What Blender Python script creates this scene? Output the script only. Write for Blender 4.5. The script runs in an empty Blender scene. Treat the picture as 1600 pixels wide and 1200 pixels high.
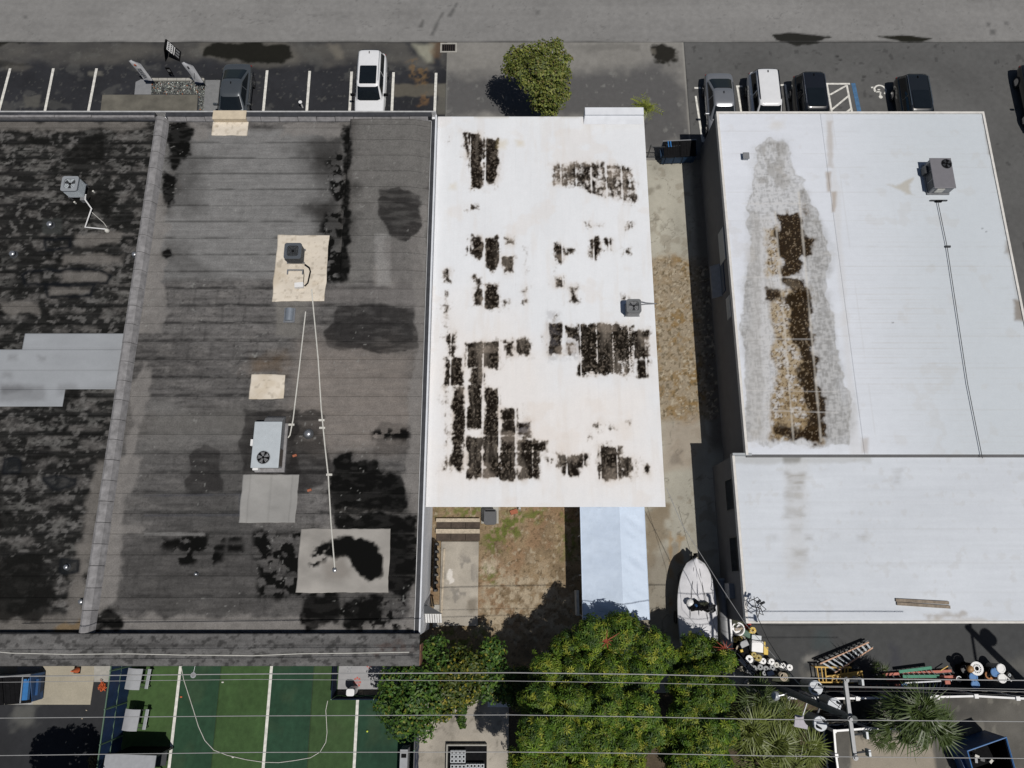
import bpy, bmesh, math, random
import numpy as np
from mathutils import Vector, Matrix
random.seed(7)
RNG = np.random.default_rng(11)
scene = bpy.context.scene
COL = scene.collection

# ------------------------------------------------------------------ camera, sky, sun, exposure
FPX, CH, TILT = 1110.0, 38.0, math.radians(15.1)     # focal length in photo pixels, flying height, tilt from straight down
cam_d = bpy.data.cameras.new("camera")
cam_d.sensor_width = 36.0
cam_d.lens = FPX / 1600.0 * 36.0
cam_d.clip_start, cam_d.clip_end = 0.5, 2000.0
cam = bpy.data.objects.new("camera", cam_d)
COL.objects.link(cam)
cam.location = (0, 0, CH)
cam.rotation_euler = (TILT, 0, 0)
scene.camera = cam

SUN = Vector((0.28, -0.31, 1.0)).normalized()          # direction towards the sun
sun_elev = math.asin(SUN.z)
sun_az = math.atan2(SUN.x, SUN.y)
world = bpy.data.worlds.new("World")
scene.world = world
world.use_nodes = True
wn = world.node_tree.nodes
sky = wn.new("ShaderNodeTexSky")
sky.sky_type = 'NISHITA'
sky.sun_disc = False
sky.sun_elevation = sun_elev
sky.sun_rotation = sun_az
wn["Background"].inputs["Strength"].default_value = 0.05
world.node_tree.links.new(sky.outputs[0], wn["Background"].inputs[0])
sun_d = bpy.data.lights.new("sun", 'SUN')
sun_d.energy = 5.0
sun_d.angle = math.radians(0.5)
sun_d.color = (1.0, 0.96, 0.90)
sun_o = bpy.data.objects.new("sun", sun_d)
COL.objects.link(sun_o)
sun_o.rotation_euler = SUN.to_track_quat('Z', 'Y').to_euler()
sun_o.location = (20, -20, 60)
scene.view_settings.view_transform = 'Standard'
scene.view_settings.look = 'None'
scene.view_settings.exposure = -0.6
scene.view_settings.gamma = 1.0
scene.view_settings.use_curve_mapping = False

def at(px, py, z=0.0):
    """Place seen at a photo pixel, at height z above the ground."""
    u, v = (px - 800.0) / FPX, (600.0 - py) / FPX
    s, c = math.sin(TILT), math.cos(TILT)
    rx, ry, rz = u, s + v * c, -c + v * s
    t = (z - CH) / rz
    return Vector((t * rx, t * ry, z))

# ------------------------------------------------------------------ value noise for wear and stains
def _h(ix, iy, seed):
    n = (ix * 374761393 + iy * 668265263 + seed * 144269504) & 0xffffffff
    n = ((n ^ (n >> 13)) * 1274126177) & 0xffffffff
    n = n ^ (n >> 16)
    return (n & 0xffff) / 65535.0
def vnoise(x, y, seed=0):
    xi, yi = np.floor(x).astype(np.int64), np.floor(y).astype(np.int64)
    fx, fy = x - xi, y - yi
    fx, fy = fx * fx * (3 - 2 * fx), fy * fy * (3 - 2 * fy)
    a, b = _h(xi, yi, seed), _h(xi + 1, yi, seed)
    c, d = _h(xi, yi + 1, seed), _h(xi + 1, yi + 1, seed)
    return (a * (1 - fx) + b * fx) * (1 - fy) + (c * (1 - fx) + d * fx) * fy
def fbm(x, y, seed=0, o=4):
    r, a, t = 0, 0.5, 0
    for k in range(o):
        r = r + a * vnoise(x * 2 ** k + 17.3 * k, y * 2 ** k + 9.1 * k, seed + k * 13)
        t += a
        a *= 0.5
    return r / t
def sst(a, b, x):
    t = np.clip((x - a) / (b - a), 0, 1)
    return t * t * (3 - 2 * t)
def sdf(X, Y, P):
    d = np.full(X.shape, 1e9)
    ins = np.zeros(X.shape, bool)
    n = len(P)
    for i in range(n):
        ax, ay = P[i]
        bx, by = P[(i + 1) % n]
        ex, ey = bx - ax, by - ay
        wx, wy = X - ax, Y - ay
        t = np.clip((wx * ex + wy * ey) / (ex * ex + ey * ey + 1e-12), 0, 1)
        d = np.minimum(d, (wx - ex * t) ** 2 + (wy - ey * t) ** 2)
        if abs(ey) > 1e-9:
            ins ^= ((ay > Y) != (by > Y)) & (X < ex * (Y - ay) / ey + ax)
    d = np.sqrt(d)
    return np.where(ins, -d, d)
def rect(x0, y0, x1, y1):
    return [(x0, y0), (x1, y0), (x1, y1), (x0, y1)]
class Wear:
    """Colour of a weathered surface, computed at its own points (X, Y at height z)."""
    def __init__(s, X, Y, z, base):
        s.X, s.Y, s.z = X, Y, z
        s.c = np.tile(np.array(base, float), (X.size, 1))
    def mul(s, f):
        s.c *= np.asarray(f)[:, None]
    def mix(s, m, rgb):
        m = np.clip(m, 0, 1)[:, None]
        s.c = s.c * (1 - m) + np.array(rgb, float) * m
    def blob(s, poly, amp=0.25, freq=1.2, soft=0.08, seed=1, stretch=(1, 1)):
        P = [tuple(at(a, b, s.z).xy) for a, b in poly]
        xs, ys = [p[0] for p in P], [p[1] for p in P]
        pad = amp + soft + 0.3
        m = np.zeros(s.X.size)
        k = (s.X > min(xs) - pad) & (s.X < max(xs) + pad) & (s.Y > min(ys) - pad) & (s.Y < max(ys) + pad)
        if k.any():
            X, Y = s.X[k], s.Y[k]
            d = sdf(X, Y, P) + amp * 2 * (fbm(X * freq * stretch[0], Y * freq * stretch[1], seed) - 0.5)
            m[k] = sst(soft, -soft, d)
        return m

# ------------------------------------------------------------------ materials (all node based)
def _nodes(name):
    m = bpy.data.materials.new(name)
    m.use_nodes = True
    nt = m.node_tree
    return m, nt, nt.nodes["Principled BSDF"]
def _noise(nt, scale, detail=6, rough=0.6, coord='Object'):
    tc = nt.nodes.new("ShaderNodeTexCoord")
    n = nt.nodes.new("ShaderNodeTexNoise")
    n.inputs["Scale"].default_value = scale
    n.inputs["Detail"].default_value = detail
    n.inputs["Roughness"].default_value = rough
    nt.links.new(tc.outputs[coord], n.inputs["Vector"])
    return n
def _range(nt, src, a, b):
    r = nt.nodes.new("ShaderNodeMapRange")
    r.inputs["From Min"].default_value, r.inputs["From Max"].default_value = 0.3, 0.7
    r.inputs["To Min"].default_value, r.inputs["To Max"].default_value = a, b
    nt.links.new(src, r.inputs["Value"])
    return r.outputs[0]
def _scale(nt, col, fac):
    v = nt.nodes.new("ShaderNodeVectorMath")
    v.operation = 'SCALE'
    if isinstance(col, tuple):
        v.inputs[0].default_value = col
    else:
        nt.links.new(col, v.inputs[0])
    nt.links.new(fac, v.inputs["Scale"])
    return v.outputs[0]
def _bump(nt, p, src, strength, dist):
    b = nt.nodes.new("ShaderNodeBump")
    b.inputs["Strength"].default_value = strength
    b.inputs["Distance"].default_value = dist
    nt.links.new(src, b.inputs["Height"])
    nt.links.new(b.outputs[0], p.inputs["Normal"])
def mat(name, rgb, rough=0.6, metal=0.0, var=0.12, scale=6.0, bump=0.0, coat=0.0, spec=0.5):
    m, nt, p = _nodes(name)
    n = _noise(nt, scale)
    nt.links.new(_scale(nt, tuple(rgb), _range(nt, n.outputs[0], 1 - var, 1 + var)), p.inputs["Base Color"])
    p.inputs["Roughness"].default_value = rough
    p.inputs["Metallic"].default_value = metal
    p.inputs["Coat Weight"].default_value = coat
    p.inputs["Coat Roughness"].default_value = 0.04
    p.inputs["Specular IOR Level"].default_value = spec
    if bump:
        _bump(nt, p, n.outputs[0], 0.5, bump)
    return m
def wear_mat(name, rough=0.85, grain=0.18, gscale=22.0, bump=0.01, spec=0.25):
    """Weathered surface: per-point wear colour broken up by fine grain."""
    m, nt, p = _nodes(name)
    a = nt.nodes.new("ShaderNodeAttribute")
    a.attribute_name = "wear"
    n = _noise(nt, gscale, 8, 0.7)
    n2 = _noise(nt, 3.1, 5, 0.6)
    f = nt.nodes.new("ShaderNodeMath")
    f.operation = 'MULTIPLY'
    nt.links.new(_range(nt, n.outputs[0], 1 - grain, 1 + grain), f.inputs[0])
    nt.links.new(_range(nt, n2.outputs[0], 1 - grain * 0.5, 1 + grain * 0.5), f.inputs[1])
    nt.links.new(_scale(nt, a.outputs["Color"], f.outputs[0]), p.inputs["Base Color"])
    p.inputs["Roughness"].default_value = rough
    p.inputs["Specular IOR Level"].default_value = spec
    _bump(nt, p, n.outputs[0], 0.5, bump)
    return m
def leaf_mat(name):
    m, nt, p = _nodes(name)
    a = nt.nodes.new("ShaderNodeAttribute")
    a.attribute_name = "wear"
    n = _noise(nt, 9.0, 3)
    c = _scale(nt, a.outputs["Color"], _range(nt, n.outputs[0], 0.8, 1.2))
    nt.links.new(c, p.inputs["Base Color"])
    p.inputs["Roughness"].default_value = 0.5
    p.inputs["Specular IOR Level"].default_value = 0.3
    tr = nt.nodes.new("ShaderNodeBsdfTranslucent")
    nt.links.new(c, tr.inputs["Color"])
    mx = nt.nodes.new("ShaderNodeMixShader")
    mx.inputs[0].default_value = 0.22
    out = nt.nodes["Material Output"]
    nt.links.new(p.outputs[0], mx.inputs[1])
    nt.links.new(tr.outputs[0], mx.inputs[2])
    nt.links.new(mx.outputs[0], out.inputs[0])
    return m
def glass_mat(name, rgb=(0.008, 0.011, 0.014), rough=0.06):
    return mat(name, rgb, rough, 0.0, 0.1, 3.0, 0, 0.15, 0.4)

M = dict(
    felt=wear_mat("roof_felt", 1.0, 0.26, 16, 0.012, 0.06),
    coat=wear_mat("roof_coating", 0.95, 0.035, 14, 0.006, 0.05),
    road=wear_mat("asphalt_surface", 1.0, 0.14, 30, 0.01, 0.08),
    conc=wear_mat("concrete_surface", 0.9, 0.12, 18, 0.01),
    soil=wear_mat("soil_surface", 0.95, 0.3, 14, 0.03),
    turf=wear_mat("turf_surface", 0.95, 0.25, 40, 0.02),
    leaf=leaf_mat("leaf"),
    line=mat("road_paint_white", (0.62, 0.61, 0.57), 0.7, 0, 0.25, 5),
    blue_line=mat("road_paint_blue", (0.05, 0.13, 0.25), 0.7, 0, 0.3, 5),
    white_wall=mat("white_wall_paint", (0.66, 0.68, 0.72), 0.8, 0, 0.08, 1.5, 0.01),
    grey_wall=mat("grey_wall_paint", (0.11, 0.11, 0.115), 0.85, 0, 0.1, 1.5, 0.01),
    brown=mat("brown_fascia", (0.21, 0.10, 0.065), 0.8, 0, 0.15, 3),
    coping=mat("grey_coping", (0.215, 0.21, 0.214), 0.8, 0, 0.3, 3.5, 0.02),
    cant=mat("cant_felt", (0.15, 0.145, 0.14), 0.85, 0, 0.35, 4, 0.02),
    darkband=mat("dark_flashing", (0.03, 0.032, 0.038), 0.7, 0, 0.35, 3),
    drip=mat("metal_drip_edge", (0.48, 0.48, 0.48), 0.5, 0.2, 0.15, 4),
    white=mat("white_plastic", (0.72, 0.72, 0.72), 0.4, 0, 0.06, 5),
    offwhite=mat("off_white", (0.55, 0.54, 0.5), 0.6, 0, 0.15, 5),
    black=mat("black_plastic", (0.007, 0.007, 0.008), 0.85, 0, 0.3, 6, 0, 0, 0.08),
    dark=mat("dark_grey", (0.04, 0.043, 0.048), 0.5, 0, 0.2, 6),
    grey=mat("mid_grey_metal", (0.22, 0.225, 0.235), 0.5, 0.2, 0.12, 5),
    lgrey=mat("light_grey_metal", (0.31, 0.33, 0.35), 0.45, 0.2, 0.08, 5),
    steel=mat("galvanised_steel", (0.45, 0.46, 0.48), 0.35, 0.8, 0.15, 8),
    pack=mat("pale_grey_sheet_metal", (0.45, 0.49, 0.52), 0.5, 0.1, 0.05, 4),
    tan=mat("tan_coating", (0.54, 0.46, 0.345), 0.8, 0, 0.12, 3, 0.01),
    rubber=mat("tyre_rubber", (0.015, 0.015, 0.016), 0.9, 0, 0.2, 8),
    glass=glass_mat("window_glass"),
    chrome=mat("chrome", (0.6, 0.6, 0.62), 0.15, 1.0, 0.05, 5),
    lamp=mat("lamp_lens", (0.5, 0.5, 0.52), 0.1, 0, 0.1, 6, 0, 1.0),
    red_lamp=mat("red_lens", (0.25, 0.01, 0.01), 0.15, 0, 0.1, 6, 0, 1.0),
    blue=mat("blue_steel", (0.012, 0.06, 0.17), 0.5, 0, 0.25, 4),
    bluefab=mat("blue_windscreen", (0.006, 0.026, 0.085), 0.7, 0, 0.25, 2.5),
    navy=mat("navy_windscreen", (0.010, 0.016, 0.033), 0.9, 0, 0.3, 2.5, 0, 0, 0.1),
    greenpost=mat("green_post", (0.10, 0.17, 0.12), 0.5, 0.2, 0.15, 5),
    wood=mat("weathered_wood", (0.22, 0.18, 0.14), 0.9, 0, 0.3, 8, 0.01),
    palewood=mat("pale_timber", (0.42, 0.36, 0.28), 0.9, 0, 0.25, 8, 0.01),
    pole=mat("treated_pole", (0.085, 0.092, 0.092), 0.85, 0, 0.35, 5, 0.02),
    bark=mat("bark", (0.13, 0.10, 0.075), 0.95, 0, 0.3, 10, 0.03),
    brick=mat("orange_brick", (0.32, 0.11, 0.06), 0.9, 0, 0.25, 20),
    orange=mat("orange_paint", (0.55, 0.12, 0.04), 0.6, 0, 0.2, 8),
    yellow=mat("yellow_paint", (0.60, 0.38, 0.09), 0.6, 0, 0.2, 6),
    brightyellow=mat("yellow_plastic", (0.62, 0.42, 0.03), 0.5, 0, 0.1, 6),
    red=mat("red_paint", (0.35, 0.04, 0.03), 0.6, 0, 0.2, 6),
    salmon=mat("faded_red_fibreglass", (0.42, 0.12, 0.08), 0.6, 0, 0.2, 6),
    greenp=mat("green_fibreglass", (0.03, 0.20, 0.12), 0.6, 0, 0.2, 6),
    bluep=mat("blue_plastic", (0.03, 0.15, 0.38), 0.45, 0, 0.12, 6),
    tarp=mat("pale_blue_tarp", (0.56, 0.65, 0.78), 0.6, 0, 0.04, 2.2, 0.06),
    cover=mat("boat_cover_cloth", (0.62, 0.62, 0.65), 0.8, 0, 0.08, 3, 0.02),
    olive=mat("olive_canvas", (0.05, 0.055, 0.035), 0.9, 0, 0.25, 4),
    cable=mat("grey_cable", (0.30, 0.30, 0.30), 0.6, 0, 0.1, 4),
    blackcable=mat("black_cable", (0.02, 0.02, 0.02), 0.6, 0, 0.1, 4),
    concp=mat("plain_concrete", (0.34, 0.33, 0.30), 0.9, 0, 0.15, 5, 0.01),
    seat=mat("grey_fabric", (0.30, 0.31, 0.33), 0.8, 0, 0.08, 5),
    redprint=mat("red_print", (0.45, 0.12, 0.10), 0.8, 0, 0.2, 12),
    ball=mat("tennis_ball_felt", (0.55, 0.65, 0.08), 0.9, 0, 0.1, 20),
    rust=mat("rusty_metal", (0.16, 0.06, 0.03), 0.8, 0.2, 0.4, 10),
    flagcloth=mat("white_flag_cloth", (0.66, 0.67, 0.70), 0.8, 0, 0.15, 7),
    pebble=mat("pebble", (0.20, 0.21, 0.20), 0.8, 0, 0.6, 9),
    frond=mat("palm_leaf", (0.050, 0.074, 0.018), 0.45, 0, 0.6, 2.6),
    frond_b=mat("palm_leaf_bright", (0.11, 0.135, 0.03), 0.45, 0, 0.5, 2.6),
    frond_y=mat("palm_leaf_yellow_green", (0.20, 0.23, 0.04), 0.45, 0, 0.4, 2.6),
    shadedblue=mat("shaded_blue_steel", (0.008, 0.032, 0.075), 0.6, 0, 0.25, 4),  # blue steel darkened so that shade is part of its colour
    redstalk=mat("red_flower_stalk", (0.28, 0.055, 0.03), 0.7, 0, 0.2, 8),
)

# ------------------------------------------------------------------ mesh helpers
class MB:
    def __init__(s):
        s.v, s.f = [], []
    def add(s, vs, fs):
        n = len(s.v)
        s.v += [tuple(v) for v in vs]
        s.f += [tuple(i + n for i in f) for f in fs]
        return s
    def box(s, x0, x1, y0, y1, z0, z1, rot=None, top=1.0):
        cx, cy = (x0 + x1) / 2, (y0 + y1) / 2
        vs = []
        for z, k in ((z0, 1.0), (z1, top)):
            for x, y in ((x0, y0), (x1, y0), (x1, y1), (x0, y1)):
                vs.append(Vector((cx + (x - cx) * k, cy + (y - cy) * k, z)))
        if rot:
            R = Matrix.Rotation(rot, 3, 'Z')
            o = Vector((cx, cy, 0))
            vs = [R @ (v - o) + o for v in vs]
        return s.add(vs, [(3, 2, 1, 0), (4, 5, 6, 7), (0, 1, 5, 4), (1, 2, 6, 5), (2, 3, 7, 6), (3, 0, 4, 7)])
    def cyl(s, p0, p1, r0, r1=None, n=10, cap=True):
        p0, p1 = Vector(p0), Vector(p1)
        r1 = r0 if r1 is None else r1
        d = (p1 - p0).normalized()
        a = d.orthogonal().normalized()
        b = d.cross(a)
        vs = []
        for p, r in ((p0, r0), (p1, r1)):
            for i in range(n):
                t = 2 * math.pi * i / n
                vs.append(p + a * (r * math.cos(t)) + b * (r * math.sin(t)))
        fs = [(i, (i + 1) % n, n + (i + 1) % n, n + i) for i in range(n)]
        if cap:
            fs += [tuple(range(n - 1, -1, -1)), tuple(range(n, 2 * n))]
        return s.add(vs, fs)
    def tube(s, pts, r, n=6):
        pts = [Vector(p) for p in pts]
        ring = []
        vs = []
        for i, p in enumerate(pts):
            d = (pts[min(i + 1, len(pts) - 1)] - pts[max(i - 1, 0)]).normalized()
            a = Vector((0, 0, 1)).cross(d)
            a = a.normalized() if a.length > 1e-3 else d.orthogonal().normalized()
            b = d.cross(a)
            rr = r[i] if isinstance(r, (list, tuple)) else r
            for k in range(n):
                t = 2 * math.pi * k / n
                vs.append(p + a * (rr * math.cos(t)) + b * (rr * math.sin(t)))
        fs = []
        for i in range(len(pts) - 1):
            for k in range(n):
                fs.append((i * n + k, i * n + (k + 1) % n, (i + 1) * n + (k + 1) % n, (i + 1) * n + k))
        fs += [tuple(range(n - 1, -1, -1)), tuple(range((len(pts) - 1) * n, len(pts) * n))]
        return s.add(vs, fs)
    def prism(s, poly, z0, z1):
        n = len(poly)
        vs = [(x, y, z0) for x, y in poly] + [(x, y, z1) for x, y in poly]
        fs = [tuple(range(n - 1, -1, -1)), tuple(range(n, 2 * n))]
        fs += [(i, (i + 1) % n, n + (i + 1) % n, n + i) for i in range(n)]
        return s.add(vs, fs)
    def ring(s, c, r0, r1, z0, z1, n=20, wob=0):
        """Flat annulus with thickness."""
        vs = []
        for r, z in ((r0, z0), (r1, z0), (r1, z1), (r0, z1)):
            for i in range(n):
                t = 2 * math.pi * i / n
                vs.append((c[0] + r * math.cos(t), c[1] + r * math.sin(t), c[2] + z))
        fs = []
        for k in range(4):
            for i in range(n):
                a, b = k * n + i, k * n + (i + 1) % n
                c2, d2 = ((k + 1) % 4) * n + (i + 1) % n, ((k + 1) % 4) * n + i
                fs.append((a, b, c2, d2))
        return s.add(vs, fs)
    def dome(s, c, r, h, n=12, m=4):
        vs, fs = [], []
        for j in range(m):
            a = math.pi / 2 * j / m
            for i in range(n):
                t = 2 * math.pi * i / n
                vs.append((c[0] + r * math.cos(a) * math.cos(t), c[1] + r * math.cos(a) * math.sin(t), c[2] + h * math.sin(a)))
        vs.append((c[0], c[1], c[2] + h))
        for j in range(m - 1):
            for i in range(n):
                fs.append((j * n + i, j * n + (i + 1) % n, (j + 1) * n + (i + 1) % n, (j + 1) * n + i))
        for i in range(n):
            fs.append(((m - 1) * n + i, (m - 1) * n + (i + 1) % n, m * n))
        fs.append(tuple(range(n - 1, -1, -1)))
        return s.add(vs, fs)
    def build(s, name, material, parent=None, smooth=False, bevel=0.0, loc=None):
        me = bpy.data.meshes.new(name)
        me.from_pydata([tuple(v) for v in s.v], [], s.f)
        me.update()
        bm = bmesh.new()
        bm.from_mesh(me)
        bmesh.ops.recalc_face_normals(bm, faces=bm.faces)
        bm.to_mesh(me)
        bm.free()
        return link(name, me, material, parent, smooth, bevel, loc)
def link(name, me, material, parent=None, smooth=False, bevel=0.0, loc=None):
    me.materials.append(material)
    if smooth:
        me.polygons.foreach_set("use_smooth", [True] * len(me.polygons))
        me.set_sharp_from_angle(angle=math.radians(40))
    o = bpy.data.objects.new(name, me)
    COL.objects.link(o)
    if parent:
        o.parent = parent
    if loc is not None:
        o.location = loc
    if bevel:
        b = o.modifiers.new("bevel", 'BEVEL')
        b.width, b.segments = bevel, 2
        b.limit_method = 'ANGLE'
    return o
def tag(o, label=None, cat=None, group=None, kind=None):
    if label: o["label"] = label
    if cat: o["category"] = cat
    if group: o["group"] = group
    if kind: o["kind"] = kind
    return o
def thing(name, label, cat, loc=(0, 0, 0), rz=0.0, group=None):
    o = bpy.data.objects.new(name, None)
    COL.objects.link(o)
    o.empty_display_size = 0.3
    o.location = loc
    o.rotation_euler = (0, 0, rz)
    return tag(o, label, cat, group)
def copy_tree(o, parent=None):
    c = o.copy()
    COL.objects.link(c)
    if parent:
        c.parent = parent
    for ch in list(o.children):
        copy_tree(ch, c)
    return c
def again(proto, label, loc, rz=0.0, group=None):
    c = copy_tree(proto)
    c.location = loc
    c.rotation_euler = (0, 0, rz)
    c["label"] = label
    if group: c["group"] = group
    return c
def set_wear(me, cols):
    a = me.color_attributes.new("wear", 'FLOAT_COLOR', 'POINT')
    d = np.ones((len(me.vertices), 4), np.float32)
    d[:, :3] = np.clip(cols, 0.001, 1)
    a.data.foreach_set("color", d.ravel())
def raw_mesh(name, V, F):
    """numpy verts (N,3), faces (M,k)"""
    me = bpy.data.meshes.new(name)
    V = np.asarray(V, np.float32)
    F = np.asarray(F, np.int32)
    k = F.shape[1]
    me.vertices.add(len(V))
    me.vertices.foreach_set("co", V.ravel())
    me.loops.add(F.size)
    me.loops.foreach_set("vertex_index", F.ravel())
    me.polygons.add(len(F))
    me.polygons.foreach_set("loop_start", np.arange(0, F.size, k, dtype=np.int32))
    me.update(calc_edges=True)
    return me
def grid(name, x0, x1, y0, y1, z, res, material, paint, parent=None, lap=None, zf=None, skirt=0.03, kind=None, lift=0.0045):
    """A real sheet of fine points; lap='y' lifts its south edge, lap='x' its west edge, like a lapped roll."""
    if lap == 'y':
        y0 += 0.0015
    elif lap == 'x':
        x0 += 0.0015
    nx, ny = max(2, int((x1 - x0) / res) + 1), max(2, int((y1 - y0) / res) + 1)
    xs, ys = np.linspace(x0, x1, nx), np.linspace(y0, y1, ny)
    X, Y = np.meshgrid(xs, ys)
    X, Y = X.ravel(), Y.ravel()
    Z = np.full(X.size, float(z))
    if lap == 'y':
        Z += lift * (y1 - Y) / (y1 - y0) + 0.2 * lift * (fbm(X * 0.9, Y * 2, 5, 2) - 0.5)
    elif lap == 'x':
        Z += lift * (x1 - X) / (x1 - x0)
    if zf is not None:
        Z += zf(X, Y)
    i = np.arange((ny - 1) * nx).reshape(ny - 1, nx)[:, :-1].ravel()
    F = np.stack([i, i + 1, i + 1 + nx, i + nx], 1)
    V = np.stack([X, Y, Z], 1)
    C = paint(X, Y)
    if skirt:                                   # turned-down edge all round gives the sheet thickness
        b = np.concatenate([np.arange(nx), np.arange(1, ny) * nx + nx - 1, (ny - 1) * nx + np.arange(nx - 2, -1, -1), np.arange(ny - 2, 0, -1) * nx])
        low = V[b].copy()
        low[:, 2] -= skirt
        n0 = len(V)
        V = np.concatenate([V, low])
        C = np.concatenate([C, C[b] * 0.92])
        j = np.arange(len(b))
        k = (j + 1) % len(b)
        F = np.concatenate([F, np.stack([b[k], b[j], n0 + j, n0 + k], 1)])
    me = raw_mesh(name, V, F)
    set_wear(me, C)
    o = link(name, me, material, parent)
    if kind: o["kind"] = kind
    return o
def slab(name, px_poly, z0, z1, material, parent=None, z=None):
    """Flat slab outlined from photo pixels read at height z1."""
    P = [tuple(at(a, b, z1 if z is None else z).xy) for a, b in px_poly]
    return MB().prism(P, z0, z1).build(name, material, parent)
# ------------------------------------------------------------------ the ground
def asphalt(X, Y, z, base, seed, var=0.35):
    w = Wear(X, Y, z, base)
    w.mul(1 - var / 2 + var * fbm(X * 0.45, Y * 0.6, seed))
    w.mul(0.9 + 0.2 * fbm(X * 4, Y * 4, seed + 3))
    return w
XE = at(697, 120).x           # edge of the dark car park
XR = at(1072, 120).x          # edge of the right-hand car park
YR = at(800, 66).y            # road edge
def far_ground(X, Y):
    return asphalt(X, Y, 0, (0.055, 0.055, 0.056), 3).c
g = grid("ground", -400, 400, -400, 400, -0.03, 8.0, M['road'], far_ground, skirt=0, kind="structure")
def p_rear_lot(X, Y):
    w = asphalt(X, Y, 0, (0.030, 0.031, 0.034), 4)
    w.mix(w.blob(rect(25, 1102, 60, 1140), 0.5, 1.5, 0.3, 5) * 0.6, (0.13, 0.13, 0.12))
    return w.c
grid("rear_car_park", -30, at(190, 1120).x, -12, -4.0, 0.0, 0.12, M['road'], p_rear_lot, kind="structure")

def p_road(X, Y):
    w = asphalt(X, Y, 0, (0.205, 0.202, 0.198), 21, 0.25)
    w.mul(0.93 + 0.14 * fbm(X * 0.06, Y * 2.2, 5, 3))
    cr = np.abs(fbm(X * 0.25, Y * 0.9, 33, 4) - 0.5)
    w.mix(sst(0.006, 0.0, cr) * 0.35, (0.06, 0.06, 0.06))
    for a, b, c, d in ((700, 25, 712, 5), (655, 42, 660, 31), (672, 55, 690, 20)):
        m = w.blob([(a, b), (a + 5, b), (c + 3, d), (c, d)], 0.1, 2, 0.12, 8)
        w.mix(m * 0.6, (0.05, 0.05, 0.05))
    for a, b, r in ((1544, 39, 3), (1551, 50, 4), (1572, 36, 2), (40, 27, 2), (840, 20, 3)):
        w.mix(w.blob(rect(a - r, b - r, a + r, b + r), 0.1, 3, 0.15, 9) * 0.55, (0.05, 0.05, 0.05))
    w.mix(w.blob([(1205, 53), (1240, 52), (1300, 58), (1285, 62), (1250, 72), (1212, 63)], 0.12, 2, 0.06, 10), (0.02, 0.02, 0.018))
    w.mix(w.blob([(1372, 57), (1410, 55), (1455, 60), (1440, 66), (1410, 66)], 0.1, 2, 0.06, 11), (0.016, 0.016, 0.012))
    e = np.exp(-((Y - YR - 0.02) / 0.07) ** 2)
    w.mix(e * np.clip(fbm(X * 0.4, Y * 0, 6) * 1.6 - 0.2, 0, 1), (0.035, 0.035, 0.035))
    return w.c
grid("road", -40, 40, YR, 40.5, 0.004, 0.09, M['road'], p_road, kind="structure")

def p_left(X, Y):
    w = asphalt(X, Y, 0, (0.026, 0.027, 0.031), 41, 0.6)
    w.mix(w.blob([(-60, 62), (700, 62), (700, 104), (560, 96), (460, 104), (300, 88), (150, 96), (-60, 92)], 0.7, 0.7, 0.5, 42) * (0.25 + 0.6 * fbm(X * 0.7, Y * 1.4, 43)), (0.11, 0.105, 0.095))
    w.mix(sst(0.62, 0.72, fbm(X * 0.8, Y * 1.1, 47)) * 0.35, (0.10, 0.10, 0.095))
    w.mix(sst(0.72, 0.78, fbm(X * 5, Y * 5, 49, 3)) * 0.35, (0.12, 0.12, 0.11))
    for P, a in (([(318, 72), (345, 66), (400, 68), (455, 70), (459, 90), (440, 97), (395, 98), (360, 94), (318, 86)], 0.95),
                 ([(-5, 60), (55, 62), (40, 68), (-5, 70)], 0.9), ([(-5, 95), (45, 100), (30, 104), (-5, 104)], 0.5)):
        w.mix(w.blob([(p[0] - 8, p[1] - 5) if p[1] < 80 else (p[0] + 6, p[1] + 5) for p in P], 0.5, 0.9, 0.25, 45) * 0.35, (0.15, 0.14, 0.12))
        w.mix(w.blob(P, 0.3, 1.6, 0.12, 44) * a, (0.009, 0.009, 0.007))
    w.mix(w.blob(rect(38, 150, 62, 168), 0.2, 2, 0.1, 51) * 0.8, (0.09, 0.088, 0.08))
    w.mix(w.blob(rect(137, 112, 158, 118), 0.2, 2, 0.1, 52) * 0.7, (0.13, 0.125, 0.11))
    w.mix(w.blob(rect(612, 131, 697, 152), 0.2, 1.5, 0.1, 53) * 0.75, (0.115, 0.105, 0.085))
    w.mix(w.blob(rect(683, 131, 699, 178), 0.1, 1.5, 0.1, 54) * 0.75, (0.12, 0.115, 0.10))
    w.mix(w.blob([(641, 97), (650, 95), (668, 112), (664, 132), (652, 134), (644, 120)], 0.5, 2.2, 0.25, 55) * 0.55 * sst(0.35, 0.6, fbm(X * 4, Y * 4, 75)), (0.19, 0.12, 0.055))
    w.mix(w.blob(rect(655, 150, 674, 166), 0.5, 2.2, 0.2, 56) * 0.5 * sst(0.35, 0.6, fbm(X * 4, Y * 4, 76)), (0.19, 0.11, 0.05))
    w.mix(w.blob([(636, 68), (684, 68), (690, 104), (668, 100), (648, 88)], 0.25, 1.2, 0.2, 57) * 0.85, (0.022, 0.024, 0.03))
    w.mix(w.blob([(645, 69), (679, 69), (675, 97), (668, 98), (655, 86)], 0.15, 1.2, 0.22, 58), (0.24, 0.235, 0.19))
    w.mix(w.blob([(672, 64), (692, 64), (686, 90), (676, 96)], 0.25, 2, 0.2, 59) * 0.5, (0.14, 0.085, 0.045))
    w.mix(w.blob([(515, 70), (530, 70), (535, 90), (524, 92)], 0.4, 1.2, 0.3, 60) * 0.6, (0.17, 0.155, 0.13))
    return w.c
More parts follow.
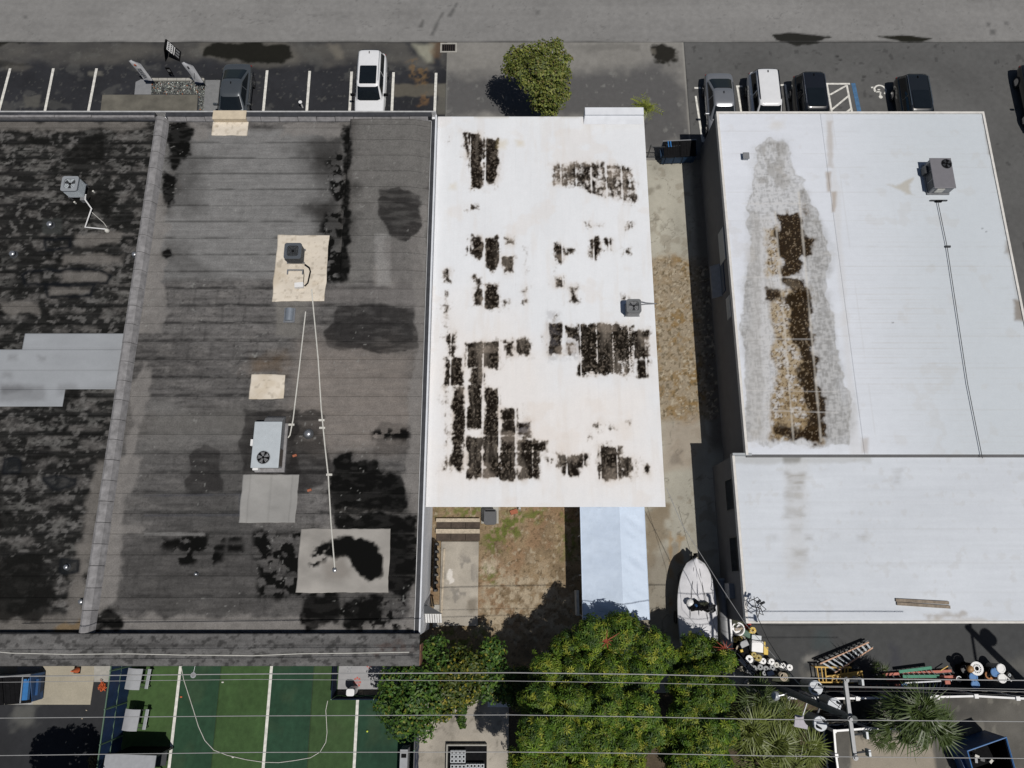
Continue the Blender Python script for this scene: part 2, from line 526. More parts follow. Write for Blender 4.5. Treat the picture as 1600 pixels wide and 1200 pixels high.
def p_drive(X, Y):
    w = asphalt(X, Y, 0, (0.21, 0.203, 0.19), 61, 0.4)
    m = w.blob([(698, 118), (780, 116), (905, 118), (960, 112), (1062, 108), (1075, 150), (1088, 225), (1010, 230), (1000, 186), (698, 186)], 0.9, 0.7, 0.6, 62)
    w.mix(m * 0.9, (0.085, 0.084, 0.086))
    sc = sst(0.68, 0.78, fbm(X * 3.2, Y * 2.2, 63, 4))
    w.mix(sc * m * 0.55, (0.2, 0.2, 0.19))
    w.mix(w.blob(rect(885, 70, 1000, 78), 0.4, 1, 0.2, 66) * 0.3, (0.07, 0.07, 0.065))
    w.mix(w.blob([(1012, 72), (1035, 69), (1057, 76), (1058, 92), (1045, 101), (1025, 97), (1016, 84)], 0.35, 2.4, 0.15, 64), (0.02, 0.019, 0.016))
    w.mix(w.blob(rect(1017, 76, 1024, 84), 0.1, 2, 0.1, 65) * 0.6, (0.14, 0.13, 0.11))
    w.mix(np.exp(-((X - XR + 0.05) / 0.06) ** 2) * 0.5, (0.3, 0.29, 0.27))
    w.mix(np.exp(-((X - XE - 0.05) / 0.05) ** 2) * 0.4, (0.22, 0.22, 0.2))
    return w.c
def p_right(X, Y):
    w = asphalt(X, Y, 0, (0.104, 0.104, 0.103), 71, 0.25)
    w.mul(0.85 + 0.3 * fbm(X * 0.15, Y * 0.3, 72, 3))
    w.mix(sst(0.74, 0.8, fbm(X * 2.5, Y * 2.5, 73, 3)) * 0.5, (0.04, 0.04, 0.04))
    w.mix(w.blob([(1205, 58), (1250, 58), (1300, 60), (1280, 66), (1250, 72), (1212, 64)], 0.12, 2, 0.06, 10), (0.02, 0.02, 0.018))
    w.mix(w.blob([(1375, 58), (1455, 60), (1440, 66), (1410, 66)], 0.1, 2, 0.06, 11), (0.016, 0.016, 0.012))
    for a, b in ((1308, 88), (1313, 94), (1371, 113), (1350, 120), (1280, 150)):
        w.mix(w.blob(rect(a - 2, b - 1, a + 2, b + 1), 0.08, 3, 0.06, 74) * 0.8, (0.02, 0.02, 0.02))
    return w.c
lot = grid("car_park", -40, XE, 23.0, YR, 0.003, 0.07, M['road'], p_left, kind="structure")
drive = grid("driveway", XE, XR, at(1050, 250).y, YR, 0.002, 0.06, M['road'], p_drive, kind="structure")
rlot = grid("side_car_park", XR, 40, -12, YR, 0.001, 0.09, M['road'], p_right, kind="structure")

def stripe(parent, name, pts, w, mt, z=0.009):
    """Painted line: a thin ribbon through photo pixels on the ground."""
    mb = MB()
    for (a, b), (c, d) in zip(pts[:-1], pts[1:]):
        p, q = at(a, b), at(c, d)
        e = (q - p).normalized()
        n = Vector((-e.y, e.x, 0)) * (w / 2)
        mb.prism([tuple((p + n).xy), tuple((p - n).xy), tuple((q - n).xy), tuple((q + n).xy)], z - 0.004, z)
    return mb.build(name, mt, parent)
def pline(parent, a, b, c, d, w=0.16, z=0.010):
    return stripe(parent, "painted_line", [(a, b), (c, d)], w, M['line'], z)
for a, b, c, d in ((16, 107, -2, 175), (83.5, 107, 70, 175), (151, 107, 138, 175), (417.5, 110, 411, 178), (484, 111, 479, 178),
                   (549.5, 112, 546, 180), (615, 113, 612, 180), (681.5, 114, 679, 180)):
    pline(lot, a, b, c, d)
for a, b, c, d in ((1087, 150, 1098, 222), (1152, 136, 1162, 200), (1227, 133, 1236, 200), (1292, 132, 1304, 200), (1323, 133, 1336, 200)):
    pline(rlot, a, b, c, d, 0.12)
for a, b, c, d in ((1085, 137.5, 1095, 137.5), (1150, 135, 1160, 135), (1219, 133, 1228, 133), (1290, 131, 1328, 131)):
    pline(rlot, a, b, c, d, 0.12, 0.0095)
for a, b, c, d in ((1297, 148, 1322, 134), (1300, 171, 1327, 149), (1316, 180, 1331, 169)):
    pline(rlot, a, b, c, d, 0.11, 0.009)
pline(rlot, 1099, 214, 1101, 226, 0.10)
stripe(rlot, "painted_line", [(1333, 130), (1348, 200)], 0.26, M['blue_line'], 0.010)
# wheelchair mark: head, back, wheel ring, legs, all raised paint
mb = MB()
c0 = at(1375, 141)
R0, R1 = 0.30, 0.40
n = 18
for i in range(n):
    t0, t1 = math.radians(-50 + 250 * i / n), math.radians(-50 + 250 * (i + 1) / n)
    q = [(c0.x + r * math.cos(t), c0.y + r * math.sin(t)) for r, t in ((R0, t0), (R1, t0), (R1, t1), (R0, t1))]
    mb.prism(q, 0.006, 0.010)
def mk(px, w, z):
    for (a, b), (c, d) in zip(px[:-1], px[1:]):
        p, q2 = at(a, b), at(c, d)
        e = (q2 - p).normalized()
        nn = Vector((-e.y, e.x, 0)) * (w / 2)
        mb.prism([tuple((p + nn).xy), tuple((p - nn).xy), tuple((q2 - nn).xy), tuple((q2 + nn).xy)], 0.006, z)
mk([(1361, 137), (1365, 136.5), (1368.5, 143.5), (1375.5, 143.5), (1375.5, 149)], 0.10, 0.0105)
mk([(1371, 140.2), (1375, 140.2)], 0.08, 0.011)
hc = at(1376, 151.5)
mb.cyl((hc.x, hc.y, 0.006), (hc.x, hc.y, 0.0115), 0.12, n=12)
mb.build("wheelchair_symbol", M['line'], rlot)

XW1 = at(1040, 792, 3.7).x      # east edge of the stained white roof
def p_alley(X, Y):
    w = Wear(X, Y, 0, (0.35, 0.335, 0.285))
    w.mul(0.75 + 0.5 * fbm(X * 0.8, Y * 0.5, 81))
    w.mix(sst(0.6, 0.7, fbm(X * 2, Y * 2, 82)) * 0.35, (0.16, 0.13, 0.09))
    m = w.blob([(1010, 404), (1045, 396), (1078, 408), (1110, 408), (1120, 655), (1030, 660)], 0.35, 1.4, 0.25, 83)
    gr = fbm(X * 3.5, Y * 3.5, 84, 5)
    w.mix(m, (0.33, 0.275, 0.20))
    w.mix(m * sst(0.40, 0.66, gr) * (0.35 + 0.65 * sst(0.35, 0.6, fbm(X * 0.8, Y * 0.5, 94))), (0.26, 0.175, 0.08))
    w.mul(1 - 0.35 * m * (fbm(X * 16, Y * 16, 95, 3)))
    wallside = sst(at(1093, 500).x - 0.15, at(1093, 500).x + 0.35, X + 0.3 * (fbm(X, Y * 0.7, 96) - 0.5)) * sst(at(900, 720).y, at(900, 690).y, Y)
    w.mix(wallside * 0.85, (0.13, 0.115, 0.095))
    w.mix(m * sst(0.6, 0.72, fbm(X * 7, Y * 7, 85, 4)), (0.38, 0.33, 0.25))
    w.mix(m * sst(0.62, 0.7, fbm(X * 9, Y * 9, 86, 3)) * 0.7, (0.08, 0.06, 0.03))
    w.mix(w.blob([(1034, 660), (1094, 650), (1096, 700), (1080, 730), (1036, 740)], 0.3, 1.6, 0.3, 87) * 0.6, (0.30, 0.25, 0.2))
    w.mix(w.blob(rect(1050, 706, 1064, 724), 0.5, 2, 0.2, 88) * 0.5, (0.14, 0.12, 0.10))
    w.mix(w.blob([(1030, 790), (1046, 790), (1040, 840), (1034, 850), (1006, 900), (1006, 795)], 0.4, 1.5, 0.2, 89) * 0.8, (0.19, 0.15, 0.10))
    w.mix(w.blob([(1005, 880), (1060, 850), (1068, 1000), (1000, 1000)], 0.5, 1.2, 0.3, 90) * 0.65, (0.19, 0.165, 0.13))
    for a, b, c, d in ((1057, 830, 1066, 880), (1045, 830, 1050, 960), (1063, 836, 1072, 845)):
        w.mix(w.blob(rect(a, b, c, d), 0.35, 2.2, 0.12, 91) * 0.6, (0.26, 0.16, 0.06))
    w.mix(sst(0.012, 0, np.abs(fbm(X * 0.7, Y * 0.7, 92) - 0.5)) * 0.5, (0.10, 0.09, 0.07))
    for a, b in ((1023, 262), (1030, 290), (1016, 300), (1050, 345), (1058, 356), (1035, 355), (1070, 352), (1030, 330)):
        w.mix(w.blob(rect(a - 2, b - 3, a + 2, b + 3), 0.25, 2.5, 0.15, 93) * 0.5, (0.10, 0.085, 0.06))
    return w.c
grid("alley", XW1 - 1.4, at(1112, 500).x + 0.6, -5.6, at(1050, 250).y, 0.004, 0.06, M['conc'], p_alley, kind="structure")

def p_yard(X, Y):
    w = Wear(X, Y, 0, (0.21, 0.155, 0.095))
    w.mul(0.6 + 0.8 * fbm(X * 1.2, Y * 1.2, 101))
    w.mix(sst(0.5, 0.62, fbm(X * 0.7, Y * 0.6, 102)) * 0.7, (0.23, 0.145, 0.085))
    w.mix(w.blob([(760, 880), (850, 890), (905, 930), (890, 990), (750, 990), (752, 920)], 0.9, 0.9, 0.5, 103) * sst(0.35, 0.6, fbm(X * 4, Y * 4, 106)), (0.34, 0.28, 0.20))
    w.mix(w.blob(rect(752, 880, 775, 898), 0.3, 1.6, 0.2, 104) * 0.8, (0.42, 0.36, 0.28))
    w.mix(sst(0.64, 0.74, fbm(X * 6, Y * 6, 105, 4)) * 0.7, (0.36, 0.31, 0.23))
    gm = np.maximum.reduce([w.blob(P, 0.6, 1.2, 0.4, 107) for P in ([(752, 815), (800, 800), (815, 830), (770, 868), (752, 850)], [(800, 795), (850, 795), (840, 815), (805, 820)],
                           rect(880, 800, 897, 870), rect(750, 885, 765, 900), rect(684, 795, 750, 806), rect(690, 985, 760, 1020))])
    w.mix(gm * sst(0.42, 0.6, fbm(X * 5, Y * 5, 108, 4)), (0.11, 0.125, 0.03))
    w.mix(sst(0.66, 0.72, fbm(X * 8, Y * 8, 109, 3)) * 0.6, (0.07, 0.05, 0.025))
    return w.c
grid("yard", at(655, 1030).x - 0.3, XW1 - 1.4, -5.65, 4.2, 0.004, 0.05, M['soil'], p_yard, kind="structure")
YC = at(700, 1074).y
def p_court(X, Y):
    w = Wear(X, Y, 0, (0.35, 0.32, 0.275))
    w.mul(0.7 + 0.6 * fbm(X * 0.9, Y * 0.9, 121))
    w.mix(sst(0.6, 0.7, fbm(X * 3, Y * 3, 122)) * 0.4, (0.16, 0.145, 0.12))
    w.mix(sst(0.01, 0, np.abs(fbm(X * 0.5, Y * 0.5, 123) - 0.5)) * 0.6, (0.08, 0.075, 0.06))
    return w.c
YT = -4.8
grid("concrete_court", at(655, 1130).x, at(795, 1130).x, -11, YT, 0.008, 0.08, M['conc'], p_court, kind="structure")
def p_soil(X, Y):
    w = Wear(X, Y, 0, (0.075, 0.058, 0.038))
    w.mul(0.6 + 0.8 * fbm(X * 2, Y * 2, 131))
    return w.c
grid("planting_soil", at(795, 1130).x, at(1300, 1150).x, -11, -5.6, 0.004, 0.12, M['soil'], p_soil, kind="structure")
def p_back(X, Y):
    w = asphalt(X, Y, 0, (0.064, 0.066, 0.068), 141, 0.3)
    w.mix(w.blob([(1262, 1024), (1278, 1020), (1268, 1034), (1258, 1034)], 0.25, 2, 0.2, 142) * 0.7, (0.3, 0.29, 0.27))
    w.mix(w.blob(rect(1394, 1010, 1402, 1040), 0.4, 1.2, 0.35, 143) * 0.5, (0.035, 0.036, 0.055))
    w.mix(w.blob(rect(1275, 985, 1295, 1010), 0.4, 1.2, 0.35, 144) * 0.4, (0.05, 0.075, 0.08))
    w.mix(w.blob(rect(1255, 1045, 1285, 1070), 0.5, 2, 0.3, 145) * 0.5, (0.2, 0.19, 0.17))
    w.mix(w.blob(rect(1555, 1030, 1610, 1056), 0.5, 1.2, 0.4, 146) * 0.4, (0.17, 0.165, 0.15))
    return w.c
YF = at(1400, 1076).y
grid("rear_alley", at(1112, 500).x + 0.6, 34, YF, -1.5, 0.006, 0.08, M['road'], p_back, kind="structure")
def p_sback(X, Y):
    w = Wear(X, Y, 0, (0.105, 0.10, 0.09))
    w.mul(0.6 + 0.8 * fbm(X * 1.1, Y * 1.1, 151))
    w.mix(sst(0.62, 0.72, fbm(X * 3, Y * 2, 152)) * 0.4, (0.24, 0.23, 0.2))
    w.mix(w.blob([(1330, 1146), (1400, 1146), (1452, 1152), (1464, 1215), (1330, 1215)], 0.15, 1, 0.1, 153) * 0.9, (0.30, 0.265, 0.215))
    w.mix(w.blob([(1240, 1090), (1290, 1092), (1310, 1105), (1240, 1110)], 0.4, 2, 0.3, 154) * 0.7, (0.22, 0.17, 0.11))
    w.mix(w.blob([(1470, 1100), (1540, 1100), (1545, 1130), (1480, 1130)], 0.6, 1.2, 0.4, 155) * 0.5, (0.04, 0.04, 0.04))
    return w.c
grid("rear_yard", at(1300, 1150).x, 34, -12, YF, 0.005, 0.09, M['conc'], p_sback, kind="structure")
def p_patio(X, Y):
    w = Wear(X, Y, 0, (0.34, 0.31, 0.245))
    w.mul(0.85 + 0.3 * fbm(X * 0.9, Y * 0.9, 161))
    w.mix(w.blob([(28, 1040), (64, 1040), (50, 1105), (22, 1105)], 0.1, 1, 0.05, 162) * 0.9, (0.36, 0.36, 0.36))
    w.mix(w.blob(rect(0, 1094, 40, 1104), 0.3, 1.5, 0.2, 163) * 0.6, (0.2, 0.2, 0.19))
    return w.c
grid("patio", -34, at(147, 1060).x, at(100, 1101).y, -3.4, 0.012, 0.08, M['conc'], p_patio, kind="structure")
tag(slab("paving_slab", [(147, 1036), (175, 1036), (171, 1065.5), (147, 1065.5)], 0.0, 0.02, M['concp']), None, None, None, "structure")

# artificial turf laid in rolls of two greens
tb = []
for px in (196, 283, 345, 423, 490, 559, 662):
    tb.append(at(px, 1045 if px < 559 else 1092, 0).x)
tb[0] -= 0.6
tb[6] = at(655, 1150).x - 0.12
turf_base = MB().box(tb[0], tb[-1], -11.5, -3.2, -0.05, 0.004).build("turf_base", M['dark'])
tag(turf_base, kind="structure")
tcol = [(0.048, 0.090, 0.030), (0.021, 0.055, 0.030), (0.042, 0.082, 0.028), (0.020, 0.053, 0.030), (0.040, 0.075, 0.028), (0.020, 0.052, 0.031)]
for i in range(6):
    def p_turf(X, Y, c=tcol[i], i=i):
        w = Wear(X, Y, 0, c)
        w.mul(0.8 + 0.4 * fbm(X * 1.3, Y * 1.3, 170 + i))
        w.mul(0.82 + 0.36 * fbm(X * 9, Y * 5, 180 + i, 3))
        w.mix(sst(0.58, 0.8, fbm(X * 0.9, Y * 0.7, 190 + i)) * 0.25, (0.06, 0.08, 0.04))
        return w.c
    grid("turf_roll", tb[i] + 0.005, tb[i + 1] - 0.005, -11.5, -3.2, 0.022 + 0.002 * (i % 2), 0.09, M['turf'], p_turf, turf_base)
for a in ((283, 1036, 260, 1225), (425, 1036, 404, 1225), (559, 1092, 549, 1225)):
    p, q = at(*a[:2]), at(*a[2:])
    MB().box(p.x - 0.07, p.x + 0.07, -11.5, p.y if a[0] > 500 else -3.2, 0.02, 0.032).build("painted_line", M['line'], turf_base)
# ------------------------------------------------------------------ buildings
Z2, Z1, ZW, Z3, Z3S = 4.0, 4.0, 3.7, 3.8, 3.68
XD = at(250, 180, 4.4).x                    # party wall between the two dark roofs
X2E = at(682, 175, 4.1).x                   # east edge of the dark roof
Y2N, Y2S = at(400, 174, 4.35).y, at(400, 990, 4.45).y
Y2O = at(400, 1040, 3.95).y
BLK, PALE = (0.005, 0.005, 0.0048), (0.190, 0.180, 0.172)
PITCH = 0.95
def felt_base(X, Y, z, base, seed, dark_seam=0.6, pale=0.3):
    w = Wear(X, Y, z, base)
    w.mul(0.7 + 0.6 * fbm(X * 0.22, Y * 0.3, seed))
    w.mul(0.72 + 0.56 * fbm(X * 0.7, Y * 3.0, seed + 1))
    f = (Y / PITCH) % 1.0
    row = np.floor(Y / PITCH)
    w.mul(0.95 + 0.10 * _h(row.astype(np.int64), (row * 0).astype(np.int64), seed))
    br = sst(0.28, 0.52, fbm(X * 0.8, row * 3.7, seed + 2, 3))
    seam = np.exp(-((f - 0.06) / 0.09) ** 2) + 0.55 * np.exp(-((f - 0.42) / 0.07) ** 2) + np.exp(-((f - 1.03) / 0.06) ** 2)
    w.mix(seam * br * dark_seam * (0.35 + 0.65 * sst(0.3, 0.6, fbm(X * 2.5, Y * 8, seed + 8, 3))), (0.018, 0.018, 0.018))
    vl = np.exp(-((((X + 0.37 * (row % 3)) / 1.15) % 1.0 - 0.5) / 0.05) ** 2) * sst(0.45, 0.6, fbm(X * 0.5, row * 2.1, seed + 3, 3))
    w.mix(vl * dark_seam * 0.35, (0.025, 0.025, 0.025))
    inn = sst(0.08, 0.2, f) * sst(0.98, 0.8, f)
    pm = sst(0.50, 0.70, fbm(X * 1.5, Y * 2.6 + row, seed + 4, 6)) * inn * (0.5 + 0.5 * sst(0.35, 0.6, fbm(X * 5, Y * 9, seed + 9, 3)))
    w.mix(pm * pale, PALE)
    w.mul(0.74 + 0.52 * fbm(X * 1.6, Y * 15, seed + 6, 3))
    w.mul(0.8 + 0.4 * fbm(X * 12, Y * 12, seed + 7, 3))
    pit = sst(0.68, 0.76, fbm(X * 6, Y * 9, seed + 5, 3))
    w.mix(pit * 0.4, (0.018, 0.018, 0.018))
    return w
def p_b2(X, Y):
    w = felt_base(X, Y, Z2, (0.104, 0.100, 0.098), 201, 0.85, 0.35)
    north = w.blob([(255, 200), (545, 200), (530, 440), (225, 440)], 0.4, 0.8, 0.25, 202)
    w.mix(north * 0.85, (0.188, 0.187, 0.186))
    w.c = w.c * (0.82 + 0.36 * fbm(X * 0.9, Y * 13, 236, 3))[:, None]
    fs_ = (Y / PITCH) % 1.0
    w.mix(north * np.exp(-((fs_ - 0.03) / 0.035) ** 2) * sst(0.42, 0.55, fbm(X * 0.9, np.floor(Y / PITCH) * 5.1, 237, 3)) * 0.8, (0.02, 0.02, 0.02))
    w.mix(w.blob([(548, 185), (678, 185), (672, 320), (546, 330)], 0.5, 0.8, 0.3, 203) * 0.45, (0.088, 0.080, 0.075))
    st2 = 0.7 + 0.6 * fbm(X * 1.2, Y * 11, 243, 3)
    w.mix(w.blob([(470, 540), (655, 540), (655, 700), (500, 700), (440, 660)], 1.2, 0.5, 0.9, 204) * np.clip(0.75 * st2, 0, 1), (0.205, 0.182, 0.165))
    w.mix(w.blob([(440, 440), (660, 440), (655, 480), (440, 475)], 0.6, 0.7, 0.4, 244) * 0.7, (0.16, 0.15, 0.145))
    w.mix(w.blob([(548, 185), (678, 185), (672, 440), (546, 440)], 0.5, 0.8, 0.3, 245) * np.clip(0.7 * st2, 0, 1), (0.15, 0.146, 0.14))
    w.mix(w.blob([(150, 830), (470, 830), (660, 930), (655, 965), (140, 965)], 1.0, 0.5, 0.8, 246) * 0.55, (0.038, 0.037, 0.036))
    w.mix(w.blob([(170, 700), (390, 700), (380, 830), (150, 830)], 1.0, 0.5, 0.8, 247) * 0.35, (0.05, 0.05, 0.049))
    w.mix(w.blob([(240, 640), (395, 640), (385, 690), (225, 700)], 0.8, 0.6, 0.5, 248) * 0.6, (0.15, 0.147, 0.142))
    w.mix(w.blob([(180, 640), (395, 640), (395, 680), (180, 690)], 0.8, 0.6, 0.5, 205) * 0.4, (0.098, 0.092, 0.085))
    w.mix(w.blob(rect(390, 555, 440, 580), 0.6, 1, 0.5, 206) * 0.35, (0.19, 0.115, 0.05))
    # grime drifting away from the damp strips
    for P, a in (([(255, 230), (300, 215), (340, 240), (310, 330), (260, 330)], 0.5), ([(250, 370), (310, 380), (330, 430), (250, 420)], 0.5),
                 ([(470, 215), (548, 200), (548, 270), (470, 245)], 0.75), ([(480, 250), (545, 240), (540, 330), (490, 320)], 0.6), ([(500, 330), (545, 320), (540, 440), (505, 440)], 0.8)):
        w.mix(w.blob(P, 1.2, 0.8, 0.9, 207) * a, (0.022, 0.021, 0.02))
    # pale washed-out borders
    for P in ([(235, 300), (262, 300), (258, 440), (222, 440)], [(225, 440), (258, 440), (252, 520), (214, 520)], [(205, 610), (228, 560), (232, 640), (200, 720)],
              [(165, 720), (222, 715), (215, 740), (190, 800), (185, 940), (140, 970)], [(640, 360), (668, 320), (664, 760), (634, 760), (650, 480)],
              [(262, 192), (325, 192), (325, 216), (300, 212)], [(440, 192), (545, 192), (530, 215), (440, 212)], [(632, 740), (662, 740), (655, 985), (640, 985)],
              [(160, 962), (480, 962), (470, 988), (160, 988)], [(590, 385), (612, 372), (615, 445), (586, 445)], rect(176, 822, 222, 834),
              [(480, 965), (520, 972), (600, 975), (655, 960), (655, 990), (480, 990)]):
        w.mix(w.blob(P, 0.35, 1.4, 0.12, 208) * (0.6 + 0.4 * fbm(X * 1.2, Y * 1.2, 209)), PALE)
    w.mix(w.blob(rect(588, 370, 612, 446), 0.1, 1.6, 0.1, 210) * 0.6, (0.24, 0.235, 0.23))
    w.mix(w.blob([(602, 378), (655, 350), (660, 440), (612, 440)], 0.3, 1.4, 0.15, 218) * 0.5, (0.13, 0.122, 0.118))
    w.mix(w.blob([(432, 470), (480, 470), (484, 480), (472, 490), (468, 528), (430, 524)], 0.08, 1.5, 0.12, 211) * 0.85, (0.155, 0.148, 0.138))
    # ponding, algae and damp, plus the roof step's shadow painted black
    soft = [([(596, 304), (625, 298), (658, 308), (658, 355), (636, 380), (615, 372), (593, 340)], 0.85), ([(528, 480), (600, 474), (648, 480), (655, 545), (590, 552), (515, 542), (508, 520)], 0.8),
            ([(298, 712), (318, 694), (342, 702), (352, 770), (292, 772)], 0.7), ([(452, 646), (500, 640), (512, 700), (524, 745), (470, 770), (448, 740)], 0.75),
            ([(384, 640), (470, 640), (460, 690), (470, 740), (450, 745), (380, 740), (376, 680)], 0.75), ([(395, 740), (455, 740), (450, 752), (390, 750)], 0.5),
            ([(590, 660), (640, 665), (640, 700), (585, 712)], 0.4)]
    for P, a in soft:
        m = w.blob(P, 0.28, 1.6, 0.07, 212)
        w.mix(w.blob(P, 0.4, 1.2, 0.3, 213) * 0.25 * a, (0.02, 0.02, 0.02))
        w.mix(m * a * (0.62 + 0.38 * sst(0.3, 0.6, fbm(X * 1.2, Y * 5, 214))), (0.016, 0.015, 0.015))
    hard = [[(264, 196), (290, 190), (304, 204), (298, 236), (284, 250), (272, 268), (262, 250)], [(258, 268), (270, 272), (276, 300), (262, 330), (255, 312)],
            [(250, 392), (264, 386), (272, 398), (262, 406), (250, 404)], [(538, 196), (550, 194), (548, 330), (545, 440), (527, 440), (526, 415), (536, 390), (538, 300)],  # strip beside the step holds both stain and painted shadow
            [(520, 715), (546, 710), (548, 726), (590, 716), (598, 742), (625, 745), (638, 780), (628, 800), (524, 800), (512, 770), (516, 742)],
            [(525, 804), (600, 806), (650, 806), (652, 900), (630, 930), (520, 900), (500, 880), (506, 850), (540, 836), (524, 824)], [(490, 830), (512, 848), (500, 884), (488, 878)],
            [(520, 852), (592, 838), (594, 906), (520, 892)], [(150, 962), (172, 956), (190, 976), (150, 990)],
            [(482, 935), (530, 928), (532, 975), (480, 985), (470, 962)], [(540, 940), (590, 930), (600, 960), (560, 985), (535, 980)]]
    for k, P in enumerate(hard):
        mg = w.blob(P, 0.45, 1.4, 0.42, 215 + k)
        w.mix(mg * 0.6, (0.028, 0.027, 0.026))
        e = w.blob(P, 0.34, 1.9, 0.24, 215 + k) + 0.5 * (fbm(X * 5, Y * 8, 240 + k, 4) - 0.5)
        lite = np.exp(-((((Y / PITCH) % 1.0) - 0.02) / 0.03) ** 2) * sst(0.5, 0.6, fbm(X * 1.1, Y * 2, 241, 3))
        w.mix(np.exp(-((e - 0.10) / 0.10) ** 2) * 0.22 * sst(0.05, 0.25, mg), (0.13, 0.122, 0.112))
        w.mix(sst(0.2, 0.78, e) * (1 - 0.5 * lite) * (0.86 + 0.14 * sst(0.35, 0.55, fbm(X * 2.5, Y * 6, 242, 3))), BLK)
    mott = np.maximum.reduce([w.blob(P, 0.4, 1.2, 0.2, 231) for P in ([(504, 330), (540, 320), (538, 440), (506, 440)], [(512, 250), (540, 230), (540, 330), (520, 330)], rect(245, 832, 330, 862), rect(325, 836, 354, 848), rect(356, 836, 380, 848), rect(325, 850, 352, 862), rect(356, 850, 380, 862),
            rect(396, 832, 470, 880), rect(400, 850, 520, 935), rect(578, 668, 640, 690), rect(278, 862, 300, 880), rect(330, 862, 350, 880), rect(560, 930, 640, 985))])
    w.mix(mott * sst(0.44, 0.54, fbm(X * 3.2, Y * 3.2, 232, 4)), BLK)
    w.mix(w.blob([(225, 832), (320, 833), (320, 837), (225, 836)], 0.03, 1, 0.04, 233) * 0.7, (0.22, 0.215, 0.21))
    for P in ([(225, 773), (376, 771), (376, 774), (225, 776)], [(225, 804), (376, 803), (376, 806), (225, 807)], [(374, 773), (377, 773), (376, 805), (373, 805)]):
        w.mix(w.blob(P, 0.05, 2, 0.05, 234) * 0.5, (0.05, 0.053, 0.065))
    w.mix(sst(0.90, 0.92, vnoise(X * 9, Y * 9, 235)) * sst(0.6, 0.7, vnoise(X * 0.8, Y * 0.8, 236)) * 0.5, (0.25, 0.25, 0.24))
    return w.c
def p_b1(X, Y):
    w = felt_base(X, Y, Z1, (0.012, 0.012, 0.0115), 301, 0.9, 0.5)
    f = (Y / PITCH) % 1.0
    inn = sst(0.1, 0.25, f) * sst(0.95, 0.75, f)
    cell = sst(0.46, 0.62, fbm(X * 1.9, Y * 3.2, 302, 6)) * inn * sst(0.3, 0.55, fbm(X * 6, Y * 12, 306, 3))
    w.mix(cell * 0.8 * sst(0.42, 0.62, fbm(X * 0.35, Y * 0.45, 303)), (0.11, 0.108, 0.103))
    w.mix(sst(0.5, 0.7, fbm(X * 0.7, Y * 9, 307, 4)) * 0.25, (0.05, 0.049, 0.047))
    w.mix(sst(0.60, 0.72, fbm(X * 3.4, Y * 4.5, 304, 5)) * 0.55, (0.16, 0.155, 0.15))
    for P in ([(-10, 188), (235, 188), (232, 200), (130, 206), (-10, 204)], [(152, 718), (168, 718), (145, 860), (120, 950), (128, 820)], [(120, 850), (140, 850), (128, 985), (100, 985)],
              [(-10, 960), (130, 955), (125, 988), (-10, 990)], rect(96, 420, 172, 442), rect(80, 448, 145, 462), rect(100, 398, 190, 412), rect(4, 474, 60, 490), rect(118, 366, 190, 384)):
        w.mix(w.blob(P, 0.35, 1.5, 0.15, 305) * 0.75, (0.15, 0.14, 0.13))
    hard = [[(95, 240), (120, 232), (132, 208), (160, 210), (160, 248), (110, 254)], rect(40, 214, 90, 224), [(110, 300), (180, 296), (170, 340), (155, 338), (150, 320), (110, 335)],
            [(95, 320), (108, 322), (110, 340), (96, 338)], [(-10, 880), (60, 868), (70, 900), (85, 930), (60, 970), (-10, 970)], [(100, 612), (124, 608), (122, 622), (100, 626)], [(75, 400), (94, 398), (94, 408), (76, 408)],
            [(-10, 800), (20, 800), (30, 820), (-10, 830)]]
    for k, P in enumerate(hard):
        w.mix(w.blob(P, 0.4, 1.6, 0.15, 310 + k) * 0.9, (0.008, 0.008, 0.0075))
    rings = [[(34, 430), (45, 422), (155, 421), (172, 432), (166, 442), (40, 444)], [(72, 446), (146, 446), (142, 462), (76, 464)], [(70, 374), (108, 373), (110, 388), (72, 390)],
             [(6, 716), (30, 716), (30, 738), (6, 738)], [(68, 748), (84, 744), (118, 748), (120, 758), (84, 765)], [(97, 874), (122, 876), (122, 894), (94, 896)]]
    for k, P in enumerate(rings):
        Pw = [tuple(at(a, b, Z1).xy) for a, b in P]
        d = sdf(X, Y, Pw) + 0.18 * (fbm(X * 2, Y * 2, 330 + k) - 0.5)
        w.mix(np.exp(-(d / 0.10) ** 2) * 0.95, (0.007, 0.008, 0.010))
        if k in (3, 4, 5):
            w.mix(sst(0.05, -0.05, d) * 0.6, (0.014, 0.016, 0.018))
    w.mix(w.blob(rect(66, 342, 96, 366), 0.05, 1, 0.08, 341) * 0.5, (0.055, 0.06, 0.058))
    w.mix(w.blob(rect(88, 974, 128, 986), 0.3, 3, 0.1, 342) * 0.7, (0.17, 0.115, 0.055))
    return w.c
def strips(parent, x0, x1, y0, y1, z, res, paint, mt, name="roofing_strip", pitch=PITCH, jit=0.0):
    k0 = math.floor(y0 / pitch)
    k = k0
    while k * pitch < y1:
        a, b = max(y0, k * pitch), min(y1, (k + 1) * pitch)
        if b - a > 0.02:
            grid(name, x0, x1, a, b, z, res, mt, paint, parent, 'y')
        k += 1

